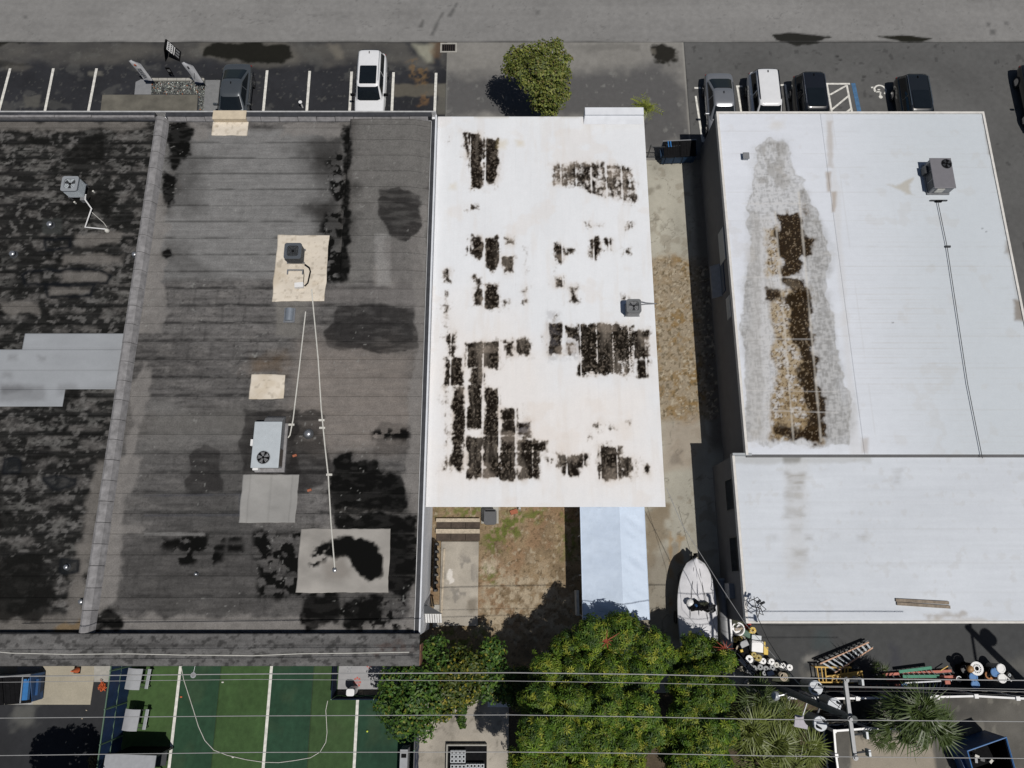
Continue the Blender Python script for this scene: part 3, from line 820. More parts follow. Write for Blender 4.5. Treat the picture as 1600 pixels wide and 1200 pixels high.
# --- large dark flat roof (second from left)
b2 = thing("commercial_building", "long building with weathered dark grey felt roof carrying two rooftop units and black stains", "building", ((XD + X2E) / 2, (Y2N + Y2S) / 2, 0))
def loc(o, px=0): return Vector(o.location)
def P2(mb, name, m, parent, **k):
    """Build in world coordinates, then hang under a thing standing elsewhere."""
    o = mb.build(name, m, None, **k)
    o.parent = parent
    o.matrix_parent_inverse = Matrix.Translation(-parent.location) if parent.parent is None else Matrix.Identity(4)
    return o
def hang(o, parent):
    o.parent = parent
    o.matrix_parent_inverse = Matrix.Translation(-parent.location)
    return o
def strips_on(b, *a, **k):
    tmp = bpy.data.objects.new("tmp", None)
    COL.objects.link(tmp)
    strips(tmp, *a, **k)
    for c in list(tmp.children):
        hang(c, b)
    bpy.data.objects.remove(tmp)
P2(MB().box(XD + 0.02, X2E - 0.03, Y2S - 0.1, Y2N - 0.05, 0, Z2 - 0.06), "wall", M['white_wall'], b2)
XI0, XI1 = XD + 0.30, X2E - 0.27
strips_on(b2, XI0, XI1, Y2S + 0.02, Y2N - 0.36, Z2, 0.055, p_b2, M['felt'])
# parapet on the north side: white drip edge, dark flashing, pale cant pieces
P2(MB().box(XD, X2E, Y2N - 0.03, Y2N + 0.05, Z2 - 0.3, Z2 + 0.33), "drip_edge", M['drip'], b2)
P2(MB().box(XD + 0.25, X2E - 0.25, Y2N - 0.30, Y2N - 0.032, Z2 - 0.1, Z2 + 0.315), "flashing", M['darkband'], b2)
x = XI0 + 0.05
while x < XI1 - 0.2:
    L = min(1.02, XI1 - 0.05 - x)
    y0, y1 = Y2N - 0.44, Y2N - 0.302
    mb = MB()
    jz = random.uniform(-0.02, 0.02)
    mb.add([(x, y0, Z2 - 0.02), (x + L - 0.03, y0, Z2 - 0.02), (x + L - 0.03, y1, Z2 - 0.02), (x, y1, Z2 - 0.02), (x, y0 + 0.0, Z2 + 0.10), (x + L - 0.03, y0, Z2 + 0.10), (x + L - 0.03, y1, Z2 + 0.30 + jz), (x, y1, Z2 + 0.30 + jz)],
           [(3, 2, 1, 0), (4, 5, 6, 7), (0, 1, 5, 4), (1, 2, 6, 5), (2, 3, 7, 6), (3, 0, 4, 7)])
    P2(mb, "cant_piece", M['coping'], b2)
    x += L
# east edge
P2(MB().box(X2E - 0.05, X2E + 0.02, Y2S, Y2N - 0.032, Z2 - 0.25, Z2 + 0.10), "drip_edge", M['white_wall'], b2)
P2(MB().box(X2E - 0.24, X2E - 0.052, Y2S, Y2N - 0.302, Z2 - 0.1, Z2 + 0.085), "flashing", M['darkband'], b2)
P2(MB().box(X2E - 0.27, X2E - 0.242, Y2S, Y2N - 0.45, Z2 - 0.1, Z2 + 0.10), "gravel_stop", M['drip'], b2)
# rounded party wall in lapped pieces
y = Y2S
i = 0
while y < Y2N - 0.35:
    L = min(0.98, Y2N - 0.33 - y)
    mb = MB()
    prof = [(-0.34, -0.05), (-0.32, 0.10), (-0.22, 0.36), (-0.10, 0.43), (0.08, 0.42), (0.20, 0.33), (0.30, 0.12), (0.36, -0.05)]
    k = 1 + 0.03 * random.uniform(-1, 1)
    dz = random.uniform(-0.015, 0.015)
    n = len(prof)
    vs = [(XD + a * k, yy, Z2 + b + dz) for yy in (y + 0.012, y + L - 0.012) for a, b in prof]
    fs = [(j, j + 1, n + j + 1, n + j) for j in range(n - 1)] + [tuple(range(n - 1, -1, -1)), tuple(range(n, 2 * n))]
    P2(mb.add(vs, fs), "coping_piece", M['coping'], b2)
    y += L
    i += 1
# south parapet with its outer slope
def p_south(X, Y):
    w = Wear(X, Y, 4.2, (0.115, 0.113, 0.112))
    w.mul(0.6 + 0.8 * fbm(X * 1.5, Y * 5, 351))
    w.mix(sst(0.58, 0.66, fbm(X * 4, Y * 6, 352, 4)) * 0.6, (0.018, 0.018, 0.018))
    w.mix(w.blob([(120, 1006), (670, 1006), (670, 1010), (120, 1010)], 0.06, 1.5, 0.06, 353) * 0.5, (0.02, 0.02, 0.02))
    w.mix(w.blob(rect(590, 1004, 650, 1018), 0.3, 2, 0.2, 354) * 0.35 * sst(0.4, 0.6, fbm(X * 5, Y * 5, 355)), (0.08, 0.045, 0.035))
    return w.c
YM = Y2S - 0.62
def zslope(X, Y):
    return np.where(Y > YM, 0, -(YM - Y) * 0.42)
o = grid("parapet_top", XD - 12, X2E + 0.02, Y2O, Y2S, Z2 + 0.46, 0.06, M['felt'], p_south, None, None, zslope, 0.35)
hang(o, b2)
P2(MB().box(XD - 12, X2E - 0.06, Y2S - 0.12, Y2S + 0.0, Z2 - 0.1, Z2 + 0.44), "parapet", M['cant'], b2)
P2(MB().box(X2E - 0.02, X2E + 0.05, Y2O + 0.02, Y2S - 0.5, Z2 - 1.0, Z2 + 0.05), "fascia", M['brown'], b2)
P2(MB().box(XD - 12, X2E + 0.0, Y2O + 0.0, Y2O + 0.05, Z2 - 0.35, Z2 - 0.12), "fascia", M['coping'], b2)
# raised section of the roof in the north-east corner (casts the long step shadow)
xs = at(549, 200, Z2).x
ys = at(549, 442, Z2).y
def zwedge(X, Y):
    return 0.30 * np.clip((Y - ys) / 1.0, 0, 1) * np.clip((X2E - 0.3 - X) / 1.2 + 0.15, 0, 1)
k = math.ceil(ys / PITCH)
yy = ys
while yy < Y2N - 0.46:
    yb = min(Y2N - 0.46, (math.floor(yy / PITCH + 1e-6) + 1) * PITCH)
    if yb - yy > 0.02:
        hang(grid("roofing_strip", xs, XI1 - 0.02, yy, yb, Z2 + 0.03, 0.06, M['felt'], p_b2, None, 'y', zwedge, 0.32), b2)
    yy = yb
# patches laid on the felt
def p_tan(X, Y):
    w = Wear(X, Y, Z2, (0.63, 0.57, 0.485))
    w.mul(0.86 + 0.28 * fbm(X * 0.8, Y * 3, 361))
    w.mix(sst(0.66, 0.72, fbm(X * 5, Y * 5, 362, 3)) * 0.3, (0.36, 0.3, 0.22))
    w.mix(sst(0.52, 0.75, fbm(X * 0.9, Y * 1.3, 369)) * 0.4, (0.46, 0.38, 0.27))
    w.mix(sst(0.8, 0.85, vnoise(X * 6, Y * 6, 370)) * 0.35, (0.2, 0.17, 0.13))
    return w.c
def p_grey(X, Y):
    w = Wear(X, Y, Z2, (0.29, 0.285, 0.275))
    w.mul(0.75 + 0.5 * fbm(X * 0.9, Y * 1.6, 363))
    w.mul(1 - 0.15 * np.exp(-((X * 1.0 % 1.0 - 0.5) / 0.04) ** 2))
    return w.c
def p_grey2(X, Y):
    w = Wear(X, Y, Z2, (0.30, 0.285, 0.265))
    w.mul(0.7 + 0.6 * fbm(X * 0.9, Y * 1.6, 364))
    for P in ([(500, 864), (520, 850), (545, 838), (588, 842), (592, 868), (548, 870), (506, 872)], [(544, 864), (594, 866), (594, 900), (576, 909), (562, 902), (548, 884)]):
        w.mix(w.blob(P, 0.35, 1.8, 0.08, 365), BLK)
    w.mix(w.blob([(490, 850), (520, 850), (500, 885), (488, 882)], 0.4, 2.5, 0.15, 366) * sst(0.42, 0.52, fbm(X * 4, Y * 4, 367)), BLK)
    w.mix(w.blob([(500, 876), (538, 874), (545, 900), (510, 905)], 0.25, 1.6, 0.25, 368) * 0.6, (0.19, 0.172, 0.155))
    return w.c
def p_pale(X, Y):
    w = Wear(X, Y, Z1, (0.29, 0.305, 0.325))
    w.mul(0.9 + 0.2 * fbm(X * 0.8, Y * 2, 371))
    for a in (545, 579, 606):
        yl = at(100, a, Z1).y
        w.mix(np.exp(-((Y - yl) / 0.025) ** 2) * 0.25, (0.12, 0.12, 0.12))
    for P, q in ((rect(2, 602, 70, 626), 0.4), (rect(92, 600, 122, 618), 0.3), (rect(60, 556, 74, 564), 0.5), (rect(14, 556, 26, 562), 0.4), (rect(8, 583, 18, 588), 0.4)):
        w.mix(w.blob(P, 0.2, 1.5, 0.18, 372) * q, (0.12, 0.12, 0.125))
    w.mix(w.blob(rect(4, 606, 50, 612), 0.2, 2, 0.2, 373) * 0.5, (0.06, 0.06, 0.065))
    return w.c
def patch(b, px, z, paint, label=None, mt=None, rag=0.05):
    A, B = at(px[0], px[1], z), at(px[2], px[3], z)
    o = grid("roof_patch", min(A.x, B.x), max(A.x, B.x), min(A.y, B.y), max(A.y, B.y), z, 0.06, mt or M['coat'], paint, None, None, None, 0.05)
    # ragged hand-laid edge
    me = o.data
    n = len(me.vertices)
    co = np.empty(n * 3, np.float32)
    me.vertices.foreach_get("co", co)
    co = co.reshape(-1, 3)
    cx, cy = co[:, 0].mean(), co[:, 1].mean()
    for ax, c in ((0, cx), (1, cy)):
        half = np.abs(co[:, ax] - c).max()
        k = 1 + (rag / half) * (fbm(co[:, 1 - ax] * 1.5, co[:, ax] * 0 + c, 5, 3) - 0.5) * 2
        co[:, ax] = c + (co[:, ax] - c) * k
    me.vertices.foreach_set("co", co.ravel())
    me.update()
    hang(o, b)
    if label: o["label"] = label
    return o
patch(b2, (434, 367.5, 507, 470), Z2 + 0.045, p_tan, "tan square patch under the small dark condenser")
patch(b2, (393, 585, 442, 623), Z2 + 0.045, p_tan, "small bare tan patch")
patch(b2, (333, 186, 386, 211), Z2 + 0.045, p_tan, "tan patch running up the north parapet")
a, b_ = at(333, 180, Z2 + 0.3), at(385, 180, Z2 + 0.3)
P2(MB().box(a.x, b_.x, Y2N - 0.47, Y2N + 0.06, Z2 + 0.05, Z2 + 0.345), "roof_patch", M['tan'], b2)
patch(b2, (380, 741, 461, 817), Z2 + 0.04, p_grey, "grey patch south of the large package unit")
patch(b2, (470, 826, 606, 926), Z2 + 0.04, p_grey2, "large grey patch half covered in black stain")

# --- dark roof at the left edge
b1 = thing("commercial_building", "building at the left edge with blackened felt roof and pale grey repair patch", "building", (-25, 10, 0))
P2(MB().box(-34, XD - 0.02, Y2S - 0.1, Y2N - 0.05, 0, Z1 - 0.06), "wall", M['grey_wall'], b1)
strips_on(b1, -30.5, XD - 0.30, Y2S + 0.02, Y2N - 0.36, Z1, 0.065, p_b1, M['felt'])
P2(MB().box(-34, XD - 0.01, Y2N - 0.03, Y2N + 0.05, Z1 - 0.3, Z1 + 0.33), "drip_edge", M['drip'], b1)
P2(MB().box(-34, XD - 0.35, Y2N - 0.20, Y2N - 0.032, Z1 - 0.1, Z1 + 0.315), "flashing", M['darkband'], b1)
x = -33.0
while x < XD - 0.6:
    L = min(2.0, XD - 0.35 - x)
    P2(MB().box(x, x + L - 0.02, Y2N - 0.34, Y2N - 0.202, Z1 - 0.1, Z1 + 0.30 + random.uniform(-0.02, 0.02)), "cant_piece", M['coping'], b1)
    x += L
P2(MB().box(-34, XD - 0.36, Y2N - 0.42, Y2N - 0.342, Z1 - 0.1, Z1 + 0.12), "flashing", M['darkband'], b1)
P2(MB().box(-34, XD - 0.36, Y2S + 0.0, Y2S + 0.02, Z1 - 0.1, Z1 + 0.40), "parapet", M['cant'], b1)
patch(b1, (-60, 546, 190, 608), Z1 + 0.041, p_pale, "pale grey repair patch", None, 0.0)
patch(b1, (39, 521, 197, 546), Z1 + 0.04, p_pale, "upper step of the pale grey repair patch", None, 0.0)
patch(b1, (-60, 608, 97, 635), Z1 + 0.04, p_pale, "lower step of the pale grey repair patch", None, 0.0)
MB  # noqa

# --- stained white roof in the middle
XW0 = X2E + 0.03
YW0, YW1 = at(800, 792, ZW).y, at(800, 182, ZW).y
xc0 = at(754, 650, ZW).x
CW = at(780, 650, ZW).x - xc0
STN = [  # outline in photo pixels, strength
    ([(722, 206), (731, 206), (736, 240), (730, 250), (724, 228)], 0.9), ([(732, 209), (752, 208), (754, 294), (738, 294), (733, 250)], 1.15), ([(755, 216), (778, 220), (778, 272), (770, 288), (756, 284)], 1.05),
    (rect(698, 208, 706, 220), 0.45), ([(861, 257), (905, 254), (940, 252), (990, 262), (997, 300), (992, 314), (960, 312), (925, 306), (900, 292), (862, 290)], 0.60), (rect(925, 262, 985, 308), 0.45),
    ([(740, 368), (752, 368), (758, 385), (750, 408), (735, 395)], 1.05), ([(758, 372), (776, 370), (780, 410), (770, 425), (758, 412)], 1.15), ([(785, 402), (803, 400), (803, 425), (788, 426)], 1.1), (rect(790, 372, 802, 382), 0.9), (rect(728, 370, 742, 400), 0.6),
    ([(866, 384), (876, 378), (884, 390), (878, 412), (866, 405)], 0.95), (rect(886, 388, 898, 398), 0.75), ([(921, 374), (934, 370), (938, 390), (930, 406), (921, 398)], 0.95), (rect(944, 374, 958, 392), 0.7), (rect(974, 388, 986, 398), 0.55),
    (rect(915, 348, 945, 356), 0.55), (rect(976, 346, 992, 358), 0.6), (rect(868, 434, 880, 448), 0.75), (rect(888, 448, 904, 472), 0.75), (rect(974, 458, 986, 468), 0.7),
    ([(692, 426), (702, 420), (705, 440), (693, 440)], 0.95), (rect(740, 430, 755, 478), 0.9), (rect(757, 444, 778, 480), 1.0), (rect(785, 468, 798, 478), 0.6), (rect(815, 448, 824, 474), 0.45), (rect(735, 320, 748, 328), 0.6), (rect(728, 322, 731, 328), 0.7),
    (rect(697, 452, 700, 472), 0.55), (rect(694, 478, 700, 512), 0.5), (rect(699, 520, 712, 600), 0.75), (rect(697, 560, 722, 602), 1.05), (rect(728, 536, 752, 572), 1.1), (rect(752, 534, 779, 574), 1.1), (rect(735, 574, 756, 602), 0.95), (rect(790, 534, 802, 556), 0.85), (rect(806, 532, 827, 552), 0.9),
    (rect(858, 508, 876, 552), 1.1), (rect(884, 510, 904, 530), 0.95), (rect(884, 530, 904, 556), 0.5), (rect(906, 508, 968, 584), 1.3), (rect(948, 508, 990, 566), 1.2), (rect(992, 518, 1012, 560), 1.05), (rect(974, 560, 990, 585), 0.6), (rect(997, 562, 1013, 588), 1.0),
    (rect(862, 488, 874, 512), 0.35), (rect(708, 604, 726, 690), 1.0), (rect(731, 600, 753, 668), 1.15), (rect(757, 606, 779, 700), 1.1), (rect(783, 640, 808, 700), 1.0), (rect(808, 658, 830, 684), 0.9),
    (rect(706, 680, 726, 734), 0.95), (rect(730, 684, 753, 745), 1.25), (rect(756, 690, 780, 745), 1.3), (rect(783, 690, 806, 748), 1.2), (rect(808, 688, 842, 748), 1.0), (rect(838, 690, 854, 702), 0.9), (rect(692, 720, 705, 734), 0.6), (rect(693, 604, 706, 720), 0.35),
    (rect(855, 718, 862, 730), 0.85), (rect(870, 710, 918, 730), 0.8), (rect(878, 722, 905, 745), 0.8), (rect(936, 698, 972, 748), 1.2), (rect(970, 716, 986, 748), 1.0), (rect(988, 716, 1000, 746), 0.4), (rect(1005, 728, 1013, 738), 0.8),
    ([(928, 666), (936, 660), (940, 664), (932, 670)], 1.0), (rect(956, 664, 962, 670), 0.6), (rect(980, 658, 988, 668), 0.6), (rect(920, 674, 926, 684), 0.55), (rect(818, 385, 826, 470), 0.35), (rect(818, 530, 828, 545), 0.7),
]
def p_white(X, Y):
    w = Wear(X, Y, ZW, (0.70, 0.715, 0.74))
    w.mul(0.96 + 0.08 * fbm(X * 0.5, Y * 0.5, 401))
    w.mix(w.blob([(690, 480), (850, 560), (1030, 600), (1035, 760), (680, 760)], 3, 0.4, 2.5, 402) * 0.6, (0.745, 0.70, 0.665))
    S = np.zeros(X.size)
    H = np.zeros(X.size)
    for k, (P, a) in enumerate(STN):
        m = w.blob(P, 0.16, 1.8, 0.26, 403 + k % 5)
        S = np.maximum(S, m * a)
        H = np.maximum(H, w.blob(P, 0.35, 1.3, 0.55, 409) * min(a, 1.0))
    u = ((X - xc0) / CW) % 1.0
    seam = np.exp(-((u - 0.5) / 0.46) ** 8)
    rag = 0.25 + 0.75 * fbm(X * 0.5, Y * 2.5, 430, 3)
    clean = 1 - rag * np.exp(-((u - 0.0) / 0.05) ** 2) - rag * np.exp(-((u - 1.0) / 0.05) ** 2)
    lowleft = sst(0, 1, (at(850, 0, ZW).x - X)) * sst(0, 1, (at(800, 590, ZW).y - Y))
    v = (Y / 0.78) % 1.0
    clean -= lowleft * 0.35 * np.exp(-((v - 0.5) / 0.08) ** 2) * sst(0.4, 0.6, fbm(X * 0.7, np.floor(Y / 0.78) * 3.3, 411, 2))
    sm = (X > at(906, 548, ZW).x) & (X < at(990, 548, ZW).x) & (Y < at(900, 505, ZW).y) & (Y > at(900, 588, ZW).y)
    warp = fbm(X * 2.2, Y * 3.2, 412, 3) * 2.4
    worm = np.abs(((warp * 3.0) % 1.0) - 0.5) * 2
    n = fbm(X * 5.2, Y * 5.2, 413, 4)
    n2 = fbm(X * 11, Y * 11, 419, 3)
    S = S * clean
    S = np.where(sm, S * (0.55 + 0.62 * worm), S)
    streak = fbm(X * 7.5, Y * 2.2, 424, 4)
    fine = fbm(X * 13, Y * 11, 419, 3)
    big = fbm(X * 1.7, Y * 1.7, 423, 3)
    gate = sst(0.02, 0.25, H)
    val = S * 1.12 + 0.07 * sst(0.4, 0.8, S) - 0.85 * (n - 0.40) - 0.6 * (streak - 0.45) - 0.45 * (fine - 0.5) - 0.55 * (big - 0.5)
    w.mix(sst(0.0, 0.8, H * (0.40 + 1.3 * (fbm(X * 4.5, Y * 0.9, 414) - 0.25))) * 0.52, (0.50, 0.42, 0.345))
    w.mix(gate * sst(0.05, 0.60, val) * 0.62, (0.27, 0.225, 0.18))
    w.mix(gate * sst(0.28, 0.72, val) * 0.85, (0.055, 0.043, 0.031))
    mid = 0.82 + 0.18 * sst(0.30, 0.55, fbm(X * 8, Y * 6, 429, 3))
    w.mix(gate * sst(0.38, 0.74, val) * mid, (0.008, 0.006, 0.0042))
    w.mix(gate * sst(0.60, 0.74, fbm(X * 14, Y * 12, 425, 2)) * sst(0.4, 0.7, val) * 0.30, (0.30, 0.25, 0.20))
    w.mix(sst(0.55, 0.8, fbm(X * 2.6, Y * 0.5, 428, 4)) * 0.16, (0.58, 0.50, 0.42))
    gm = w.blob([(808, 664), (830, 658), (828, 684), (808, 682)], 0.1, 2, 0.1, 415) + w.blob(rect(856, 488, 874, 566), 0.2, 2, 0.2, 416) * 0.5 + w.blob(rect(884, 528, 905, 560), 0.2, 2, 0.2, 417) * 0.7
    w.mix(gm * 0.55 * sst(0.35, 0.6, n), (0.16, 0.15, 0.16))
    w.mix(sst(0.62, 0.75, fbm(X * 0.7, Y * 0.9, 418)) * 0.18, (0.62, 0.52, 0.43))
    w.mix(w.blob(rect(912, 176, 1006, 200), 0.2, 1.6, 0.2, 420) * 0.15, (0.6, 0.57, 0.5))
    w.mul(1 - 0.035 * np.exp(-((u - 0.0) / 0.03) ** 2) * sst(0.4, 0.6, fbm(X * 1.5, Y * 0.6, 426)))
    w.mul(0.985 + 0.03 * fbm(X * 9, Y * 0.8, 427, 2))
    for P in (rect(778, 220, 790, 232), rect(808, 220, 818, 228), rect(702, 287, 712, 295)):
        w.mix(w.blob(P, 0.2, 2, 0.2, 421) * 0.35, (0.55, 0.45, 0.25))
    # eaves, rain streaked edges
    w.mix(np.exp(-((Y - YW1) / 0.12) ** 2) * sst(0.5, 0.6, fbm(X * 1.2, Y * 0, 422)) * 0.45, (0.45, 0.41, 0.33))
    return w.c
bw = thing("white_building", "building with white coated roof covered in blotchy black algae stains", "building", ((XW0 + XW1) / 2, (YW0 + YW1) / 2, 0))
P2(MB().box(XW0 + 0.02, XW1 - 0.55, YW0 + 0.65, YW1 - 0.15, 0, ZW - 0.13), "wall", M['white_wall'], bw)
P2(MB().box(XW0 + 0.02, XW1 - 0.03, YW0 + 0.03, YW1 - 0.03, ZW - 0.125, ZW - 0.025), "eaves", M['white_wall'], bw)
hang(grid("roof_coating", XW0, XW1, YW0, YW1, ZW, 0.042, M['coat'], p_white, None, None, None, 0.02), bw)
pa, pb = at(914, 176, ZW + 0.35), at(1006, 176, ZW + 0.35)
P2(MB().box(pa.x, pb.x, YW1 - 0.12, YW1 + 0.34, ZW - 0.4, ZW + 0.35), "parapet", M['white_wall'], bw, bevel=0.02)
P2(MB().add([(pa.x - 0.05, YW1 - 0.5, ZW + 0.005), (pb.x, YW1 - 0.5, ZW + 0.005), (pb.x, YW1 - 0.122, ZW + 0.005), (pa.x, YW1 - 0.122, ZW + 0.005), (pa.x, YW1 - 0.122, ZW + 0.22), (pb.x, YW1 - 0.122, ZW + 0.22)],
            [(3, 2, 1, 0), (0, 1, 5, 4), (1, 2, 5), (2, 3, 4, 5), (3, 0, 4)]), "cant_piece", M['white_wall'], bw)

# --- broad white roof on the right
X30, X31 = at(1119, 178, Z3).x, at(1537, 176, Z3).x
Y3N, Y3M, Y3S = at(1300, 175, Z3).y, at(1300, 711, Z3).y, at(1300, 974, Z3S).y
X3S = at(1165, 975, Z3S).x
def p_b3(X, Y):
    w = Wear(X, Y, Z3, (0.63, 0.655, 0.71))
    w.mul(0.93 + 0.14 * fbm(X * 0.35, Y * 0.35, 501))
    w.mul(0.97 + 0.06 * fbm(X * 0.4, Y * 6, 502, 3))
    xm = at(1297, 300, Z3).x
    east = sst(xm - 0.02, xm + 0.05, X)
    w.mix(sst(xm - 3.0, X31 - 2.0, X) * 0.85, (0.50, 0.54, 0.575))
    for yl in (205, 240, 262, 300, 345, 385, 416, 450, 525, 575, 640):
        w.mix(np.exp(-((Y - at(1300, yl, Z3).y - 0.02 * (fbm(X * 0.5, Y * 0, yl) - 0.5)) / 0.018) ** 2) * sst(0.35, 0.6, fbm(X * 0.6, Y * 0 + yl, 530)) * 0.22, (0.36, 0.34, 0.31))
    for xl_ in (1408, 1455, 1330):
        w.mix(np.exp(-((X - at(xl_, 400, Z3).x) / 0.02) ** 2) * sst(0.35, 0.6, fbm(X * 0, Y * 0.5 + xl_, 531)) * 0.18, (0.36, 0.34, 0.31))
    yb = Y / 0.155
    lines = np.exp(-(((yb % 1.0) - 0.5) / 0.12) ** 2)
    w.mix(lines * east * sst(0.42, 0.62, fbm(X * 0.9, Y * 0.9, 503)) * 0.08, (0.32, 0.26, 0.19))
    w.mix(w.blob([(1325, 460), (1420, 455), (1510, 560), (1510, 585), (1440, 600), (1335, 600)], 0.8, 0.8, 0.6, 504) * lines * 0.16 * sst(0.35, 0.6, fbm(X * 0.8, Y * 1.5, 534)), (0.35, 0.29, 0.22))
    w.mix(w.blob([(1297, 178), (1310, 300), (1345, 720), (1330, 720), (1292, 178)], 0.2, 0.7, 0.15, 505) * 0.18, (0.45, 0.4, 0.33))
    for P, a in ((rect(1292, 270, 1298, 300), 0.6), (rect(1299, 300, 1306, 332), 0.6), (rect(1293, 190, 1300, 260), 0.35), (rect(1346, 685, 1356, 708), 0.4)):
        w.mix(w.blob(P, 0.12, 1.6, 0.1, 506) * a, (0.30, 0.23, 0.16))
    # wide stained valley
    grey = [(1180, 232), (1205, 218), (1228, 222), (1240, 262), (1262, 300), (1275, 340), (1292, 372), (1300, 400), (1290, 440), (1300, 500), (1312, 580), (1330, 640), (1326, 690), (1300, 698), (1240, 694), (1165, 690), (1168, 620), (1162, 560), (1158, 500), (1162, 440), (1172, 380), (1165, 330), (1172, 300)]
    m = np.clip(0.55 * w.blob(grey, 0.38, 1.5, 0.05, 507) + 0.45 * w.blob(grey, 0.55, 1.1, 0.4, 535), 0, 1)
    band = np.maximum(w.blob([(1160, 330), (1186, 330), (1190, 520), (1196, 690), (1160, 690)], 0.2, 1.5, 0.12, 532), w.blob([(1250, 300), (1330, 300), (1345, 700), (1288, 700), (1268, 480)], 0.3, 1.2, 0.2, 533))
    st = fbm(X * 3.0, Y * 1.6, 508, 5)
    br_ = 0.5 * fbm(X * 14, Y * 3.5, 508, 5) + 0.5 * fbm(X * 5, Y * 12, 520, 4)
    w.mix(m * 0.55, (0.40, 0.395, 0.385))
    w.mix(m * band * 0.55, (0.235, 0.23, 0.22))
    w.mix(m * sst(0.46, 0.66, br_) * 0.45, (0.17, 0.165, 0.155))
    w.mix(m * sst(0.52, 0.40, br_) * 0.35, (0.55, 0.55, 0.55))
    Pg = [tuple(at(a, b, Z3).xy) for a, b in grey]
    dg = sdf(X, Y, Pg) + 0.38 * 2 * (fbm(X * 1.5, Y * 1.5, 507) - 0.5)
    w.mix(np.exp(-((dg + 0.04) / 0.05) ** 2) * 0.30 * sst(0.35, 0.6, fbm(X * 0.9, Y * 0.9, 536)), (0.25, 0.24, 0.22))
    w.mix(w.blob([(1190, 225), (1222, 220), (1238, 290), (1210, 300), (1182, 280)], 0.5, 1.5, 0.3, 509) * 0.45 * sst(0.35, 0.6, st), (0.17, 0.155, 0.13))
    w.mix(w.blob([(1172, 345), (1205, 330), (1210, 420), (1205, 560), (1205, 690), (1170, 690), (1168, 520)], 0.3, 1.3, 0.25, 510) * 0.35, (0.48, 0.47, 0.46))
    n = fbm(X * 5, Y * 5, 511, 4)
    tan = np.maximum(w.blob([(1206, 452), (1245, 452), (1285, 690), (1208, 684)], 0.35, 1.2, 0.2, 512), w.blob([(1198, 360), (1216, 350), (1220, 432), (1200, 432)], 0.3, 1.6, 0.2, 513))
    w.mix(tan * (0.3 + 0.6 * sst(0.3, 0.6, n)), (0.33, 0.255, 0.155))
    w.mix(tan * sst(at(1240, 560, Z3).y, at(1240, 640, Z3).y, Y) * 0.5 * sst(0.35, 0.55, n), (0.20, 0.13, 0.05))
    w.mix(tan * sst(0.55, 0.66, fbm(X * 12, Y * 12, 514, 3)) * 0.8, (0.07, 0.042, 0.017))
    brown = [([(1215, 336), (1246, 338), (1258, 372), (1270, 374), (1270, 398), (1250, 402), (1252, 430), (1226, 430), (1218, 400)], 1.0), ([(1226, 436), (1258, 436), (1260, 462), (1230, 462)], 1.0),
             ([(1229, 450), (1260, 450), (1268, 520), (1280, 600), (1286, 676), (1270, 690), (1256, 680), (1262, 620), (1246, 560), (1234, 500)], 1.0), ([(1208, 666), (1250, 672), (1280, 676), (1276, 688), (1210, 682)], 0.95), (rect(1200, 455, 1222, 466), 0.8), ([(1254, 300), (1262, 330), (1250, 334)], 0.3)]
    for P, a in brown:
        b = w.blob(P, 0.50, 1.9, 0.26, 515)
        sp = fbm(X * 16, Y * 13, 526, 3)
        w.mix(b * a * 0.8, (0.085, 0.052, 0.022))
        w.mix(sst(0.2, 0.62, b * a - 0.5 * (n - 0.45)) * 0.95, (0.016, 0.0095, 0.0045))
        w.mix(b * sst(0.54, 0.70, sp) * 0.45, (0.13, 0.085, 0.042))
        w.mix(b * sst(0.66, 0.74, sp) * 0.4, (0.34, 0.29, 0.22))
    for a, b, c, d in ((1160, 433, 1300, 433), (1160, 318, 1260, 318), (1160, 530, 1300, 530), (1165, 610, 1310, 612), (1170, 640, 1310, 645)):
        w.mix(w.blob([(a, b - 0.7), (c, d - 0.7), (c, d + 0.7), (a, b + 0.7)], 0.02, 1, 0.04, 516) * 0.55, (0.55, 0.54, 0.53))
    for a, b, c, d in ((1211, 330, 1240, 690), (1248, 300, 1283, 690)):
        w.mix(w.blob([(a - 1.2, b), (a + 1.2, b), (c + 1.2, d), (c - 1.2, d)], 0.04, 1.5, 0.05, 517) * 0.55, (0.55, 0.52, 0.47))
    w.mix(w.blob([(1400, 290), (1428, 278), (1420, 288), (1425, 302), (1432, 306), (1415, 304), (1402, 296), (1385, 288)], 0.15, 2, 0.1, 518) * 0.55, (0.36, 0.31, 0.22))
    for P, a in (([(1535, 186), (1540, 186), (1548, 225), (1552, 250), (1545, 240)], 0.65), ([(1552, 240), (1600, 500), (1596, 500), (1548, 250)], 0.3), (rect(1586, 470, 1602, 500), 0.7), (rect(1570, 375, 1580, 395), 0.5)):
        w.mix(w.blob(P, 0.15, 1.6, 0.12, 519) * a, (0.16, 0.12, 0.08))
    w.mix(w.blob(rect(1205, 190, 1226, 200), 0.3, 1.5, 0.3, 521) * 0.25, (0.5, 0.42, 0.28))
    for a, b in ((1535, 357), (1541, 362), (1395, 504), (1150, 150)):
        w.mix(w.blob(rect(a - 1, b - 1, a + 1, b + 1), 0.02, 3, 0.03, 522), (0.03, 0.03, 0.03))
    w.mix(sst(0.66, 0.74, fbm(X * 1.1, Y * 1.1, 523)) * 0.12, (0.4, 0.35, 0.28))
    return w.c
